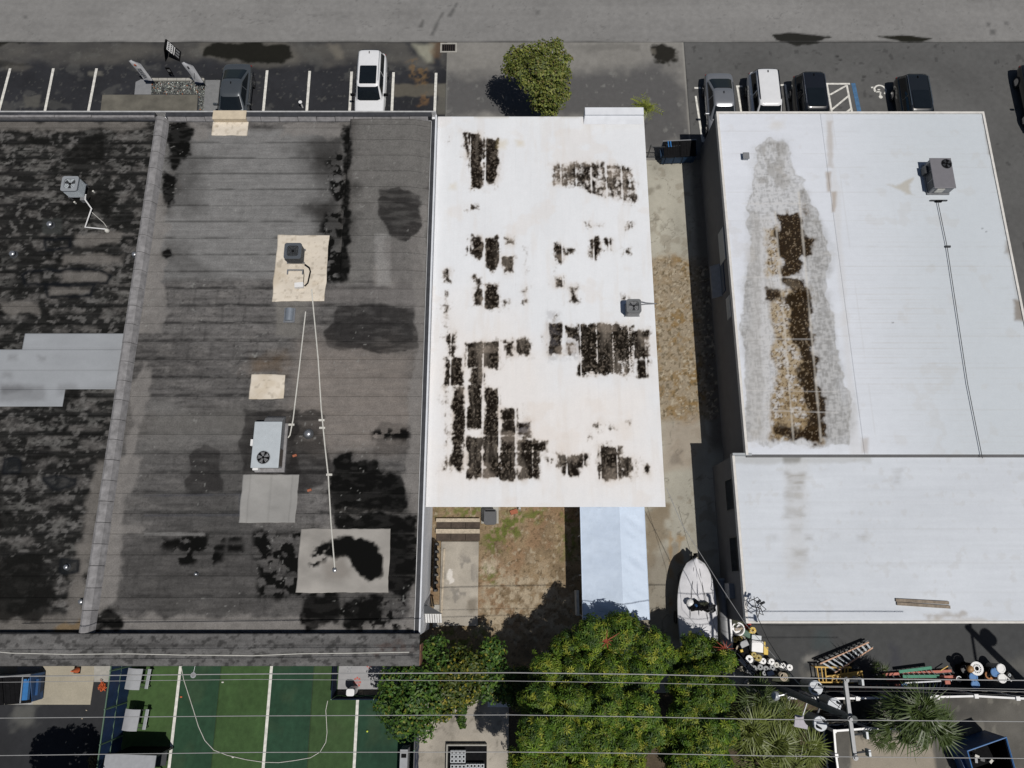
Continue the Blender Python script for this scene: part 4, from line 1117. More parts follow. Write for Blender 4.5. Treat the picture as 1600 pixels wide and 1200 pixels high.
def p_b3s(X, Y):
    w = Wear(X, Y, Z3S, (0.56, 0.59, 0.635))
    w.mul(0.93 + 0.14 * fbm(X * 0.35, Y * 0.35, 551))
    w.mul(0.95 + 0.10 * fbm(X * 0.4, Y * 8, 552, 3))
    w.mix(w.blob([(1148, 712), (1360, 712), (1360, 722), (1148, 724)], 0.15, 1.2, 0.1, 553) * 0.35, (0.3, 0.29, 0.26))
    w.mix(w.blob(rect(1225, 714, 1250, 724), 0.2, 1.6, 0.15, 554) * 0.6, (0.14, 0.135, 0.12))
    for a, b, c, d, k in ((1230, 740, 1256, 758, 0.6), (1228, 765, 1252, 782, 0.35), (1228, 792, 1256, 806, 0.65), (1236, 824, 1252, 832, 0.5), (1258, 835, 1272, 845, 0.5), (1298, 834, 1312, 842, 0.35), (1340, 836, 1352, 844, 0.4), (1240, 858, 1262, 874, 0.4), (1396, 735, 1408, 758, 0.3), (1205, 836, 1212, 844, 0.3)):
        w.mix(w.blob(rect(a, b, c, d), 0.2, 1.6, 0.2, 555) * k * (0.5 + 0.5 * sst(0.4, 0.6, fbm(X * 1, Y * 9, 556))), (0.2, 0.18, 0.15))
    w.mix(w.blob(rect(1228, 720, 1262, 905), 0.3, 0.8, 0.3, 557) * 0.18, (0.4, 0.36, 0.3))
    w.mix(w.blob([(1440, 958), (1510, 958), (1500, 966), (1450, 966)], 0.2, 2.5, 0.12, 558) * 0.5, (0.25, 0.2, 0.14))
    w.mix(w.blob([(1450, 966), (1560, 966), (1560, 973), (1430, 973)], 0.2, 2, 0.1, 559) * 0.3, (0.35, 0.29, 0.21))
    w.mix(sst(0.64, 0.72, fbm(X * 2.4, Y * 2.4, 560)) * 0.15, (0.38, 0.35, 0.3))
    for yy2 in (785, 826, 880, 925):
        w.mix(np.exp(-((Y - at(1300, yy2, Z3S).y) / 0.02) ** 2) * 0.12, (0.3, 0.27, 0.22))
    return w.c
b3 = thing("white_building", "broad building at right with white membrane roof and long brown stained valley", "building", ((X30 + X31) / 2, (Y3N + Y3S) / 2, 0))
P2(MB().box(X30 + 0.05, X31 - 0.04, Y3M - 0.1, Y3N - 0.04, 0, Z3 - 0.05), "wall", M['grey_wall'], b3)
P2(MB().box(X3S + 0.05, X31 - 0.04, Y3S + 0.04, Y3M - 0.02, 0, Z3S - 0.05), "wall", M['grey_wall'], b3)
xm = at(1297, 300, Z3).x
hang(grid("roof_sheet", X30 + 0.12, xm, Y3M + 0.03, Y3N - 0.12, Z3, 0.05, M['coat'], p_b3, None, None, None, 0.01), b3)
hang(grid("roof_sheet", xm, X31 - 0.12, Y3M + 0.03, Y3N - 0.12, Z3 + 0.0005, 0.06, M['coat'], p_b3, None, None, None, 0.01), b3)
hang(grid("roof_sheet", X3S + 0.12, X31 - 0.12, Y3S + 0.1, Y3M - 0.02, Z3S, 0.06, M['coat'], p_b3s, None, None, None, 0.01), b3)
ro = mat("white_roof_edge", (0.62, 0.60, 0.57), 0.7, 0, 0.12, 4)
P2(MB().box(X30, X31, Y3N - 0.12, Y3N, Z3 - 0.25, Z3 + 0.05), "roof_edge", ro, b3)
P2(MB().box(X30, X30 + 0.119, Y3M, Y3N - 0.122, Z3 - 0.25, Z3 + 0.06), "roof_edge", ro, b3)
P2(MB().box(X31 - 0.119, X31, Y3S + 0.1, Y3N - 0.122, Z3 - 0.25, Z3 + 0.05), "roof_edge", ro, b3)
P2(MB().box(X3S, X3S + 0.119, Y3S + 0.1, Y3M - 0.02, Z3S - 0.25, Z3S + 0.06), "roof_edge", ro, b3)
P2(MB().box(X3S, X31 - 0.13, Y3S, Y3S + 0.098, Z3S - 0.25, Z3S + 0.04), "roof_edge", ro, b3)
P2(MB().box(X3S + 0.005, X30 + 0.3, Y3M - 0.018, Y3M + 0.10, Z3S - 0.3, Z3 + 0.02), "corner_block", M['lgrey'], b3)
# west wall: panel, louvre, blue awning, dark windows
def on_wall(xw, px, py):
    """z and y of a wall point x=xw seen at a photo pixel"""
    a, b = at(px, py, 0), at(px, py, 3)
    t = (xw - a.x) / (b.x - a.x)
    return a + (b - a) * t
xw = X30 + 0.05
A, B = on_wall(xw, 1118, 388), on_wall(xw, 1127, 402)
P2(MB().box(xw - 0.05, xw + 0.001, min(A.y, B.y) - 0.45, max(A.y, B.y) + 0.45, 2.35, 3.3), "wall_panel", M['lgrey'], b3)
A = on_wall(xw, 1132, 490)
lv = MB().box(xw - 0.03, xw + 0.001, A.y - 0.62, A.y + 0.62, 2.75, 3.45)
lo = P2(lv, "louvre", M['grey'], b3)
sl = MB()
for k in range(6):
    sl.box(xw - 0.06, xw - 0.031, A.y - 0.58, A.y + 0.58, 2.8 + k * 0.11, 2.86 + k * 0.11)
so = sl.build("slat", M['offwhite'])
so.parent = lo
so.matrix_parent_inverse = Matrix.Identity(4)
A = on_wall(xw, 1107, 465)
P2(MB().add([(xw - 0.45, A.y - 0.95, 1.75), (xw - 0.45, A.y + 0.95, 1.75), (xw, A.y + 0.95, 2.15), (xw, A.y - 0.95, 2.15), (xw - 0.45, A.y - 0.95, 1.70), (xw - 0.45, A.y + 0.95, 1.70), (xw, A.y + 0.95, 2.10), (xw, A.y - 0.95, 2.10)],
            [(0, 1, 2, 3), (7, 6, 5, 4), (0, 4, 5, 1), (1, 5, 6, 2), (2, 6, 7, 3), (3, 7, 4, 0)]), "awning", M['grey'], b3)
P2(MB().box(xw - 0.04, xw + 0.001, A.y - 0.9, A.y + 0.9, 2.16, 2.75), "wall_panel", M['shadedblue'], b3)
xs3 = X3S + 0.05
for px, py, hl in ((1143, 772, 0.72), (1150, 866, 0.78)):
    A = on_wall(xs3, px, py)
    wf = P2(MB().box(xs3 - 0.03, xs3 + 0.001, A.y - hl - 0.05, A.y + hl + 0.05, 2.1, 3.25), "window", M['dark'], b3)
    pn = MB().box(xs3 - 0.035, xs3 - 0.0305, A.y - hl, A.y + hl, 2.16, 3.19).build("pane", M['glass'])
    pn.parent = wf
P2(MB().box(xs3 - 0.25, xs3 - 0.001, Y3S + 1.05, Y3S + 1.75, 1.5, 2.2), "meter_box", M['grey'], b3)
# ------------------------------------------------------------------ rooftop equipment
def rounded(w, d, r, n=4):
    P = []
    for sx, sy, a0 in ((1, 1, 0), (-1, 1, 90), (-1, -1, 180), (1, -1, 270)):
        for k in range(n + 1):
            a = math.radians(a0 + 90 * k / n)
            P.append((sx * (w / 2 - r) + r * math.cos(a), sy * (d / 2 - r) + r * math.sin(a)))
    return P
def fan_parts(t, c, r, z, blade_m, pit_m, nb=4):
    """Round fan well: dark pit, hub, blades, wire guard."""
    MB().cyl((c[0], c[1], z - 0.02), (c[0], c[1], z - 0.01), r, n=24).build("fan_well", pit_m, t)
    mb = MB()
    for k in range(nb):
        a = 2 * math.pi * k / nb + 0.5
        u, v = Vector((math.cos(a), math.sin(a), 0)), Vector((-math.sin(a), math.cos(a), 0))
        o = Vector((c[0], c[1], z))
        p = [o + u * 0.2 * r - v * 0.10 * r, o + u * 0.85 * r - v * 0.30 * r, o + u * 0.85 * r + v * 0.32 * r + Vector((0, 0, 0.01)), o + u * 0.2 * r + v * 0.10 * r]
        mb.add(p + [q + Vector((0, 0, 0.006)) for q in p], [(3, 2, 1, 0), (4, 5, 6, 7), (0, 1, 5, 4), (1, 2, 6, 5), (2, 3, 7, 6), (3, 0, 4, 7)])
    b = mb.build("fan_blades", blade_m, t)
    MB().cyl((c[0], c[1], z + 0.001), (c[0], c[1], z + 0.03), 0.17 * r, n=12).build("fan_hub", pit_m, b)
    g = MB()
    for k in range(1, 5):
        g.ring((c[0], c[1], z + 0.05), r * k / 4.2 - 0.006, r * k / 4.2, 0, 0.006, 20)
    for k in range(4):
        a = math.pi * k / 4
        g.cyl((c[0] - r * math.cos(a), c[1] - r * math.sin(a), z + 0.047), (c[0] + r * math.cos(a), c[1] + r * math.sin(a), z + 0.047), 0.004, n=4)
    g.build("fan_guard", pit_m, t)
def condenser(label, top_px, z, w, h, stand, body_m, cap_m, rz=0.0):
    c = at(top_px[0], top_px[1], z + stand + h)
    t = thing("rooftop_condenser", label, "air conditioner", (c.x, c.y, z + 0.02), rz)
    MB().prism(rounded(w * 0.94, w * 0.94, 0.10), stand, stand + h - 0.06).build("casing", body_m, t)
    lid = MB()
    P = rounded(w, w, 0.12, 5)
    r = w * 0.40
    n = len(P)
    ci = [(r * math.cos(math.atan2(y, x)), r * math.sin(math.atan2(y, x))) for x, y in P]
    vs = [(x, y, stand + h - 0.06) for x, y in P] + [(x, y, stand + h) for x, y in P] + [(x, y, stand + h) for x, y in ci] + [(x, y, stand + h - 0.10) for x, y in ci]
    fs = []
    for k in range(3):
        for i in range(n):
            fs.append((k * n + i, k * n + (i + 1) % n, (k + 1) * n + (i + 1) % n, (k + 1) * n + i))
    lid.add(vs, fs).build("top_cover", cap_m, t)
    fan_parts(t, (0, 0), r, stand + h - 0.055, M['dark'], M['black'], 3)
    sl = MB()
    for k in range(9):
        zz = stand + 0.06 + (h - 0.2) * k / 8
        sl.prism(rounded(w * 0.965, w * 0.965, 0.10, 2), zz, zz + 0.022)
    sl.build("coil_louvres", body_m, t)
    fr = MB()
    for sx in (-1, 1):
        for sy in (-1, 1):
            fr.box(sx * w * 0.42 - 0.025, sx * w * 0.42 + 0.025, sy * w * 0.42 - 0.025, sy * w * 0.42 + 0.025, 0, stand - 0.05)
    fr.build("stand_leg", M['steel'], t)
    MB().box(-w * 0.52, w * 0.52, -w * 0.46, -w * 0.38, stand - 0.05, stand - 0.001).box(-w * 0.52, w * 0.52, w * 0.38, w * 0.46, stand - 0.05, stand - 0.001).build("stand_rail", M['steel'], t)
    return t, c
ac1, c1 = condenser("pale blue grey condenser with white drain pipe on the blackened roof at left", (109, 287), Z1, 0.86, 0.72, 0.30, M['pack'], M['lgrey'])
MB().box(0.28, 0.52, -0.62, -0.44, 0.12, 0.42).build("disconnect_box", M['grey'], ac1)
def pipes(parent, name, px, z, r, m):
    """Pipe run through photo pixels read at height z, in the thing's own frame."""
    pts = [at(a, b, zz) - parent.location for a, b, zz in ((p[0], p[1], p[2] if len(p) > 2 else z) for p in px)]
    return MB().tube(pts, r, 6).build(name, m, parent, True)
pipes(ac1, "refrigerant_pipe", [(134, 304, Z1 + 0.7), (133, 312, Z1 + 0.45), (143, 326, Z1 + 0.2), (133, 355, Z1 + 0.15), (165, 358, Z1 + 0.15)], 0, 0.038, M['white'])
pipes(ac1, "electrical_whip", [(144, 332, Z1 + 0.08), (162, 348, Z1 + 0.08), (167, 355, Z1 + 0.1)], 0, 0.016, M['offwhite'])
pb = at(168, 361, Z1) - ac1.location
MB().dome((pb.x, pb.y, 0.0), 0.12, 0.16, 10, 3).build("pipe_boot", M['offwhite'], ac1)
for a, b in ((119, 318), (148, 301)):
    q = at(a, b, Z1) - ac1.location
    MB().cyl((q.x, q.y, 0), (q.x, q.y, 0.15), 0.05, n=8).build("stand_foot", M['offwhite'], ac1)

ac2, c2 = condenser("small charcoal condenser standing on the tan square patch", (457.5, 392), Z2 + 0.04, 0.88, 0.62, 0.16, M['dark'], mat("charcoal_top", (0.075, 0.085, 0.10), 0.5, 0, 0.1, 4))
MB().box(-0.42, 0.42, -0.78, -0.72, 0.02, 0.10).box(-0.44, -0.38, -0.98, -0.72, 0.02, 0.08).box(0.34, 0.40, -0.98, -0.72, 0.02, 0.08).build("stand_skid", M['steel'], ac2)
pipes(ac2, "insulated_pipe", [(476, 413, Z2 + 0.3), (483, 418, Z2 + 0.2), (485, 424, Z2 + 0.12), (481, 442, Z2 + 0.12), (476, 447, Z2 + 0.12)], 0, 0.04, M['black'])
pipes(ac2, "electrical_whip", [(474, 421, Z2 + 0.2), (475, 430, Z2 + 0.1), (474, 443, Z2 + 0.1)], 0, 0.018, M['black'])
q = at(468, 446, Z2 + 0.2) - ac2.location
MB().box(q.x - 0.24, q.x + 0.2, q.y - 0.12, q.y + 0.14, 0.02, 0.22, 0.1).build("pipe_hood", M['white'], ac2)

ac4, c4 = condenser("small grey condenser alone near the east edge of the algae stained white roof", (990.5, 478), ZW, 0.74, 0.62, 0.08, M['grey'], mat("grey_top", (0.13, 0.135, 0.14), 0.5, 0, 0.1, 4))
pipes(ac4, "refrigerant_pipe", [(1001, 476, ZW + 0.3), (1010, 475, ZW + 0.12), (1024, 474.5, ZW + 0.08), (1026, 474.5, ZW - 0.4)], 0, 0.03, M['grey'])
pipes(ac4, "refrigerant_pipe", [(1002, 471, ZW + 0.3), (1010, 473, ZW + 0.15), (1024, 474, ZW + 0.08)], 0, 0.02, M['grey'])

# big pale package unit with fan in its south-west corner
h3 = 0.80
A, B = at(391, 731, Z2 + h3), at(441, 658.5, Z2 + h3)
pk = thing("package_unit", "large pale grey rooftop package unit with one fan at its south end", "air conditioner", ((A.x + B.x) / 2, (A.y + B.y) / 2, Z2 + 0.01))
w, d = B.x - A.x, B.y - A.y
MB().box(-w * 0.46, w * 0.46, -d * 0.47, d * 0.47, 0.12, h3 - 0.08).build("casing", M['grey'], pk)
MB().box(-w / 2, w / 2, -d / 2, d / 2, h3 - 0.078, h3).build("top_cover", M['pack'], pk, bevel=0.03)
rb = MB()
for k in range(8):
    xx = -w * 0.45 + w * 0.9 * k / 7
    rb.box(xx - 0.012, xx + 0.012, -d * 0.10, d * 0.47, h3 + 0.001, h3 + 0.008)
rb.build("cover_rib", M['pack'], pk)
MB().ring((-w * 0.06, -d * 0.28, h3), w * 0.225, w * 0.25, 0.001, 0.015, 28).build("fan_ring", M['lgrey'], pk)
fan_parts(pk, (-w * 0.06, -d * 0.28), w * 0.225, h3 + 0.023, M['grey'], M['black'], 5)
MB().box(-w * 0.52, w * 0.56, -d * 0.55, d * 0.52, 0, 0.118).build("roof_curb", M['coping'], pk)
MB().add([(-w * 0.2, d * 0.47, 0.25), (w * 0.48, d * 0.47, 0.25), (w * 0.48, d * 0.47, 0.74), (-w * 0.2, d * 0.47, 0.74), (-w * 0.2, d * 0.66, 0.25), (w * 0.48, d * 0.66, 0.25), (w * 0.48, d * 0.60, 0.5), (-w * 0.2, d * 0.60, 0.5)],
         [(0, 1, 2, 3), (4, 7, 6, 5), (0, 4, 5, 1), (1, 5, 6, 2), (2, 6, 7, 3), (3, 7, 4, 0)]).build("intake_hood", M['grey'], pk)
MB().box(w * 0.46 + 0.001, w * 0.46 + 0.03, -d * 0.44, -d * 0.08, 0.2, h3 - 0.15).build("coil_panel", mat("bronze_coil", (0.12, 0.10, 0.085), 0.6, 0.2, 0.1, 9), pk)
MB().box(-w * 0.5 - 0.14, -w * 0.47, -d * 0.02, d * 0.12, 0.45, h3 - 0.1).build("control_box", M['white'], pk)
MB().box(-w * 0.5, -w * 0.3, -d * 0.53, -d * 0.475, 0.15, 0.5).build("drain_box", M['white'], pk)

# grey package unit on the right-hand roof, narrow end north
h5 = 0.72
A, B = at(1461, 294, Z3 + h5), at(1491, 247, Z3 + h5)
xl, xr = at(1452, 246.5, Z3 + h5).x, at(1485.5, 246.5, Z3 + h5).x
pk2 = thing("package_unit", "grey rooftop package unit with round black fan opening on the broad white roof", "air conditioner", ((xl + xr) / 2, (A.y + B.y) / 2, Z3 + 0.015))
w, d = xr - xl, B.y - A.y
gt = mat("lilac_grey_metal", (0.175, 0.17, 0.185), 0.5, 0.1, 0.06, 4)
MB().box(-w * 0.47, w * 0.47, -d * 0.47, d * 0.47, 0.08, h5 - 0.05).build("casing", M['grey'], pk2)
MB().box(-w / 2, w / 2, -d / 2, d / 2, h5 - 0.048, h5).build("top_cover", gt, pk2, bevel=0.015)
fan_parts(pk2, (w * 0.24, d * 0.30), w * 0.23, h5 + 0.022, M['dark'], M['black'], 4)
MB().ring((w * 0.24, d * 0.30, h5), w * 0.23, w * 0.25, 0.001, 0.012, 24).build("fan_ring", M['dark'], pk2)
MB().box(-w * 0.52, w * 0.52, -d * 0.5, d * 0.5, 0, 0.078).build("base_rail", M['grey'], pk2)
for k in range(3):
    MB().box(-w * 0.47 - 0.02, -w * 0.471, -d * 0.42 + d * 0.28 * k, -d * 0.42 + d * 0.24 + d * 0.28 * k, 0.16, h5 - 0.12).build("side_or_shadow_panel", M['dark'], pk2)
MB().box(-w * 0.47 - 0.22, -w * 0.47 - 0.021, d * 0.10, d * 0.34, 0.12, 0.42).build("intake_hood", M['dark'], pk2)
MB().box(-w * 0.3, w * 0.05, -d * 0.5, -d * 0.471, 0.25, 0.6).build("label_plate", M['offwhite'], pk2)

# conduits running over the roofs
def conduit(name, label, px, z, r, m, supports=(), sup_m=None, cat="pipe"):
    p0 = at(px[0][0], px[0][1], z)
    t = thing(name, label, cat, (p0.x, p0.y, z))
    pts = [at(a, b, z + 0.10) - t.location for a, b in px]
    MB().tube(pts, r, 6).build("pipe_run", m, t, True)
    for a, b in supports:
        q = at(a, b, z) - t.location
        MB().box(q.x - 0.14, q.x + 0.14, q.y - 0.05, q.y + 0.05, 0.01, 0.09).build("pipe_support", sup_m or M['offwhite'], t)
    return t
conduit("roof_conduit", "short white conduit from beside the vent hood down to the package unit", [(477.5, 487), (467, 580), (458, 655), (453, 680), (450, 684)], Z2, 0.032, M['offwhite'], [(456, 664)])
conduit("roof_conduit", "long white conduit from the tan patch down to the stained grey patch", [(487, 452), (489, 475), (497, 560), (502, 640), (508, 700), (513, 745), (517, 815), (523, 888)], Z2, 0.034, M['offwhite'], [(503, 657), (504, 669), (515, 742)])
conduit("roof_conduit", "thin dark conduit running south from the grey unit over broad white roof", [(1465, 313), (1480, 386), (1497, 500), (1512, 600), (1535, 716)], Z3, 0.018, M['dark'], [(1480, 386)], M['dark'])
t = thing("pipe_support_frame", "short dark strut frame on the white roof just south of the grey unit", "strut", tuple(at(1466, 314, Z3 + 0.02)))
MB().box(-0.45, 0.45, -0.03, 0.03, 0.0, 0.08).build("strut", M['dark'], t)
MB().box(-0.18, 0.14, -0.10, -0.031, 0.0, 0.14).build("clamp", M['black'], t)
ca = thing("overhead_cable", "pale cable lying along the top of the long south parapet", "cable", tuple(at(330, 1022, Z2 + 0.45)))
def zpar(p):
    return Z2 + 0.46 - max(0, (YM - p.y)) * 0.42 + 0.03
pts = []
for a, b in ((-20, 1016), (20, 1020), (110, 1022), (200, 1021), (280, 1023), (400, 1024), (470, 1021), (560, 1020), (640, 1018.5)):
    p = at(a, b, Z2 + 0.3)
    p.z = zpar(p)
    pts.append(p - ca.location)
MB().tube(pts, 0.02, 5).build("cable_run", M['offwhite'], ca)

# vents
def vent(name, label, px, z, r=0.14, h=0.22, kind="dome"):
    p = at(px[0], px[1], z)
    t = thing(name, label, "roof vent", (p.x, p.y, z + 0.012), 0, "small round vents on the dark roofs")
    MB().cyl((0, 0, 0), (0, 0, 0.025), r * 1.5, r * 1.35, 16).build("flashing", M['dark'], t)
    MB().cyl((0, 0, 0.0251), (0, 0, h * 0.6), r * 0.55, n=12).build("vent_pipe", M['steel'], t)
    MB().cyl((0, 0, h * 0.601), (0, 0, h * 0.75), r, r, 14).dome((0, 0, h * 0.751), r, r * 0.45, 14, 3).build("vent_cap", M['steel'], t, True)
    return t
v0 = vent("roof_vent", "round metal vent on a square dark patch below the pale blue grey condenser", (80, 352), Z1, 0.15)
vent("roof_vent", "round metal vent near the left edge above the ring shaped stains", (22, 398), Z1, 0.15)
vent("roof_vent", "round metal vent close against the party wall above the ring stains", (212, 399), Z1, 0.12)
vent("roof_vent", "round vent in a dark ring near the bottom left of blackened roof", (106, 886), Z1, 0.11)
vent("roof_vent", "small vent beside the foot of the party wall", (129, 940), Z1, 0.11)
vent("roof_vent", "low round vent just east of the large package unit", (482, 678), Z2, 0.17, 0.16)
vent("roof_vent", "upper of two small vents by the pale strip near the step", (592, 348), Z2, 0.10)
vent("roof_vent", "lower of two small vents by the pale strip near the step", (594, 368), Z2, 0.10)
vent("roof_vent", "small vent at the south end of the long white conduit", (524, 891), Z2, 0.10)
vent("roof_vent", "tiny vent on the dark roof among black mottling at lower middle", (308, 897), Z2, 0.07)
p = at(453, 493, Z2)
t = thing("vent_hood", "curved grey metal vent hood on a pale patch beside two conduits", "roof vent", (p.x, p.y, Z2 + 0.015))
MB().box(-0.28, 0.28, -0.40, 0.38, 0, 0.06).build("hood_base", M['steel'], t)
mb = MB()
n = 8
vs = []
for yy in (-0.33, 0.33):
    for k in range(n + 1):
        a = math.pi * k / n
        vs.append((0.22 * math.cos(a), yy, 0.061 + 0.20 * math.sin(a)))
fs = [(k, k + 1, n + 2 + k, n + 1 + k) for k in range(n)] + [tuple(range(n, -1, -1)), tuple(range(n + 1, 2 * n + 2))]
mb.add(vs, fs).build("hood_shell", mat("zinc_hood", (0.24, 0.27, 0.31), 0.45, 0.4, 0.1, 6), t, True)
p = at(1164, 246.5, Z3)
t = thing("roof_vent_box", "small square grey vent box near the north-west corner of broad white roof", "roof vent", (p.x, p.y, Z3 + 0.015))
MB().box(-0.14, 0.14, -0.16, 0.16, 0, 0.18).build("box_body", M['lgrey'], t)
MB().box(-0.17, 0.17, -0.19, 0.19, 0.181, 0.21).build("box_lid", M['grey'], t)
# bricks
for (a, b, lab) in ((461, 712, "loose orange brick lying just east of the package unit"), (484, 766, "loose orange brick lying near the long conduit below the package unit")):
    p = at(a, b, Z2 + 0.02)
    o = MB().box(-0.10, 0.10, -0.06, 0.05, 0, 0.09, 0.3).build("loose_brick", M['brick'], None, bevel=0.008, loc=(p.x, p.y, Z2 + 0.02))
    tag(o, lab, "brick", "loose bricks on the dark roof")
p = at(60, 186, Z1 + 0.05)
o = MB().box(-0.5, 0.5, -0.04, 0.04, 0, 0.06).build("timber_offcut", M['offwhite'], None, loc=(p.x, p.y - 0.05, Z1 + 0.02))
tag(o, "pale stick lying behind the north parapet of the blackened roof", "timber")
p, q = at(1399, 941, Z3S), at(1482, 945.5, Z3S)
dv = q - p
for k, lab in ((0, "upper of two weathered planks lying on the white roof near its south edge"), (1, "lower of two weathered planks lying on the white roof near its south edge")):
    o = MB().box(0, dv.length, -0.07, 0.07, 0, 0.06).build("plank", M['wood'], None, bevel=0.006, loc=(p.x + 0.03 * k, p.y + 0.10 - 0.16 * k, Z3S + 0.025))
    o.rotation_euler = (0, 0, math.atan2(dv.y, dv.x) - 0.01 * k)
    tag(o, lab, "plank", "planks on the white roof")
# knot of service cables at the south-west corner of the white roof
p = at(1180, 930, Z3S + 0.9)
t = thing("service_mast", "tangle of black service cables on a mast at the white roof's south-west corner", "cable mast", tuple(at(1176, 948, Z3S + 0.02)))
MB().cyl((0, 0, 0), (0, 0, 1.0), 0.03, n=8).build("mast", M['grey'], t)
for k in range(6):
    a = random.uniform(0, 6.28)
    pts = [Vector((0, 0, 0.95)), Vector((0.25 * math.cos(a), 0.25 * math.sin(a), 0.75 + 0.2 * random.random())), Vector((0.45 * math.cos(a + 0.6), 0.45 * math.sin(a + 0.6), 0.5)), Vector((0.3 * math.cos(a + 1.5), 0.3 * math.sin(a + 1.5), 0.15))]
    MB().tube(pts, 0.016, 5).build("cable_loop", M['blackcable'], t)
MB().cyl((-0.08, 0.2, 0.9), (0.02, 0.32, 1.05), 0.06, n=8).cyl((0.08, 0.16, 0.9), (0.2, 0.24, 1.05), 0.06, n=8).build("insulator", M['dark'], t)

# ------------------------------------------------------------------ cars
def loft(st, half, cap=True):
    """Loft mirrored half-profiles [(x, z), ...] along y stations."""
    mb = MB()
    vs = []
    n = None
    for y, prof in st:
        full = [(x, z) for x, z in prof] + [(-x, z) for x, z in reversed(prof) if x > 1e-6]
        n = len(full)
        vs += [(x, y, z) for x, z in full]
    fs = []
    for i in range(len(st) - 1):
        for k in range(n):
            fs.append((i * n + k, i * n + (k + 1) % n, (i + 1) * n + (k + 1) % n, (i + 1) * n + k))
    if cap:
        fs += [tuple(range(n)), tuple(range((len(st) - 1) * n, len(st) * n))]
    return mb.add(vs, fs)
def car(name, label, cat, loc, paint, L=4.7, W=1.82, H=1.45, belt=0.92, kind="sedan", sunroof=False, rails=None, rz=0.0, group="cars parked along the front of the buildings", trim=None):
    t = thing(name, label, cat, loc, rz, group)
    hw = W / 2
    hl = L / 2
    hood = belt - (0.06 if kind == "sedan" else 0.0)
    def prof(w, zl, zt, crown=0.03):
        return [(w * 0.80, zl), (w * 0.97, zl + 0.14), (w, zl + 0.5 * (zt - zl)), (w * 0.97, zt - 0.10), (w * 0.88, zt - 0.01), (w * 0.5, zt + crown * 0.7), (0, zt + crown)]
    rear = belt + (0.02 if kind == "sedan" else 0.06)
    st = [(hl, prof(hw * 0.70, 0.42, rear - 0.26)), (hl - 0.05, prof(hw * 0.84, 0.32, rear - 0.12)), (hl - 0.18, prof(hw * 0.93, 0.26, rear - 0.02)), (hl - 0.55, prof(hw * 0.985, 0.22, rear)), (hl * 0.45, prof(hw, 0.2, rear)),
          (0, prof(hw, 0.2, belt)), (-hl * 0.35, prof(hw, 0.2, belt - 0.01)), (-hl * 0.55, prof(hw * 0.99, 0.2, hood - 0.01)), (-hl * 0.78, prof(hw * 0.97, 0.22, hood - 0.07)), (-hl + 0.25, prof(hw * 0.90, 0.24, hood - 0.16)), (-hl + 0.07, prof(hw * 0.78, 0.30, hood - 0.27)), (-hl, prof(hw * 0.62, 0.40, hood - 0.36))]
    b = loft(st, True).build("body", paint, t, True)
    ss = b.modifiers.new("smooth", 'SUBSURF')
    ss.levels = ss.render_levels = 2
    # cabin: belt ring to roof ring
    if kind == "sedan":
        yb, yf, rb, rf, tw = hl - 0.52, -hl * 0.50, hl - 1.68, -hl * 0.15, hw * 0.66
    else:
        yb, yf, rb, rf, tw = hl - 0.13, -hl * 0.52, hl - 0.42, -hl * 0.22, hw * 0.72
    bw = hw * 0.875
    zb = belt - 0.02
    def ringpts(w, y0, y1, z, r, bow):
        P = []
        k = 3
        for sx, yy, a0 in ((1, y0, 0), (-1, y0, 90), (-1, y1, 180), (1, y1, 270)):
            for j in range(k + 1):
                a = math.radians(a0 + 90 * j / k)
                P.append(Vector((sx * (w - r) + r * math.cos(a), yy + (-r if yy == y0 else r) + r * math.sin(a), z)))
        for p in P:
            p.z += 0
        return P
    lv = [(bw, yb, yf, zb, 0.26), (bw * 0.985, yb - 0.02, yf + 0.04, zb + 0.04, 0.26), (tw + (bw - tw) * 0.12, rb + (yb - rb) * 0.10, rf + (yf - rf) * 0.10, H - 0.075, 0.24), (tw, rb - 0.02, rf + 0.02, H - 0.035, 0.24), (tw * 0.93, rb - 0.1, rf + 0.1, H - 0.008, 0.22), (tw * 0.5, rb - 0.4, rf + 0.35, H + 0.006, 0.14)]
    mb = MB()
    vs = []
    for wv, y0, y1, z, r in lv:
        vs += ringpts(wv, y0, y1, z, r, 0)
    n = 16
    fs = []
    for i in range(len(lv) - 1):
        for k in range(n):
            fs.append((i * n + k, i * n + (k + 1) % n, (i + 1) * n + (k + 1) % n, (i + 1) * n + k))
    fs.append(tuple(range((len(lv) - 1) * n, len(lv) * n)))
    cb = mb.add(vs, fs).build("cabin", paint, t, True)
    sc2 = cb.modifiers.new("smooth", 'SUBSURF')
    sc2.levels = sc2.render_levels = 1
    # glass panes, set a little proud of the pillars
    z0, z1 = zb + 0.06, H - 0.085
    def at_lv(f):            # f 0..1 between belt ring and roof ring
        w_ = bw * 0.985 + (tw + (bw - tw) * 0.12 - bw * 0.985) * f
        y0_ = (yb - 0.02) + (rb + (yb - rb) * 0.10 - yb + 0.02) * f
        y1_ = (yf + 0.04) + (rf + (yf - rf) * 0.10 - yf - 0.04) * f
        return w_, y0_, y1_, zb + 0.04 + (H - 0.075 - zb - 0.04) * f
    g = M['glass']
    def pane(nm, quad, nrm):
        nrm = Vector(nrm).normalized()
        q = [Vector(p) + nrm * 0.012 for p in quad]
        q2 = [Vector(p) - nrm * 0.02 for p in quad]
        MB().add(q2 + q, [(3, 2, 1, 0), (4, 5, 6, 7), (0, 1, 5, 4), (1, 2, 6, 5), (2, 3, 7, 6), (3, 0, 4, 7)]).build(nm, g, t)
    fa, fb = 0.06, 0.95
    wa, ya0, ya1, za = at_lv(fa)
    wb_, yb0, yb1, zb_ = at_lv(fb)
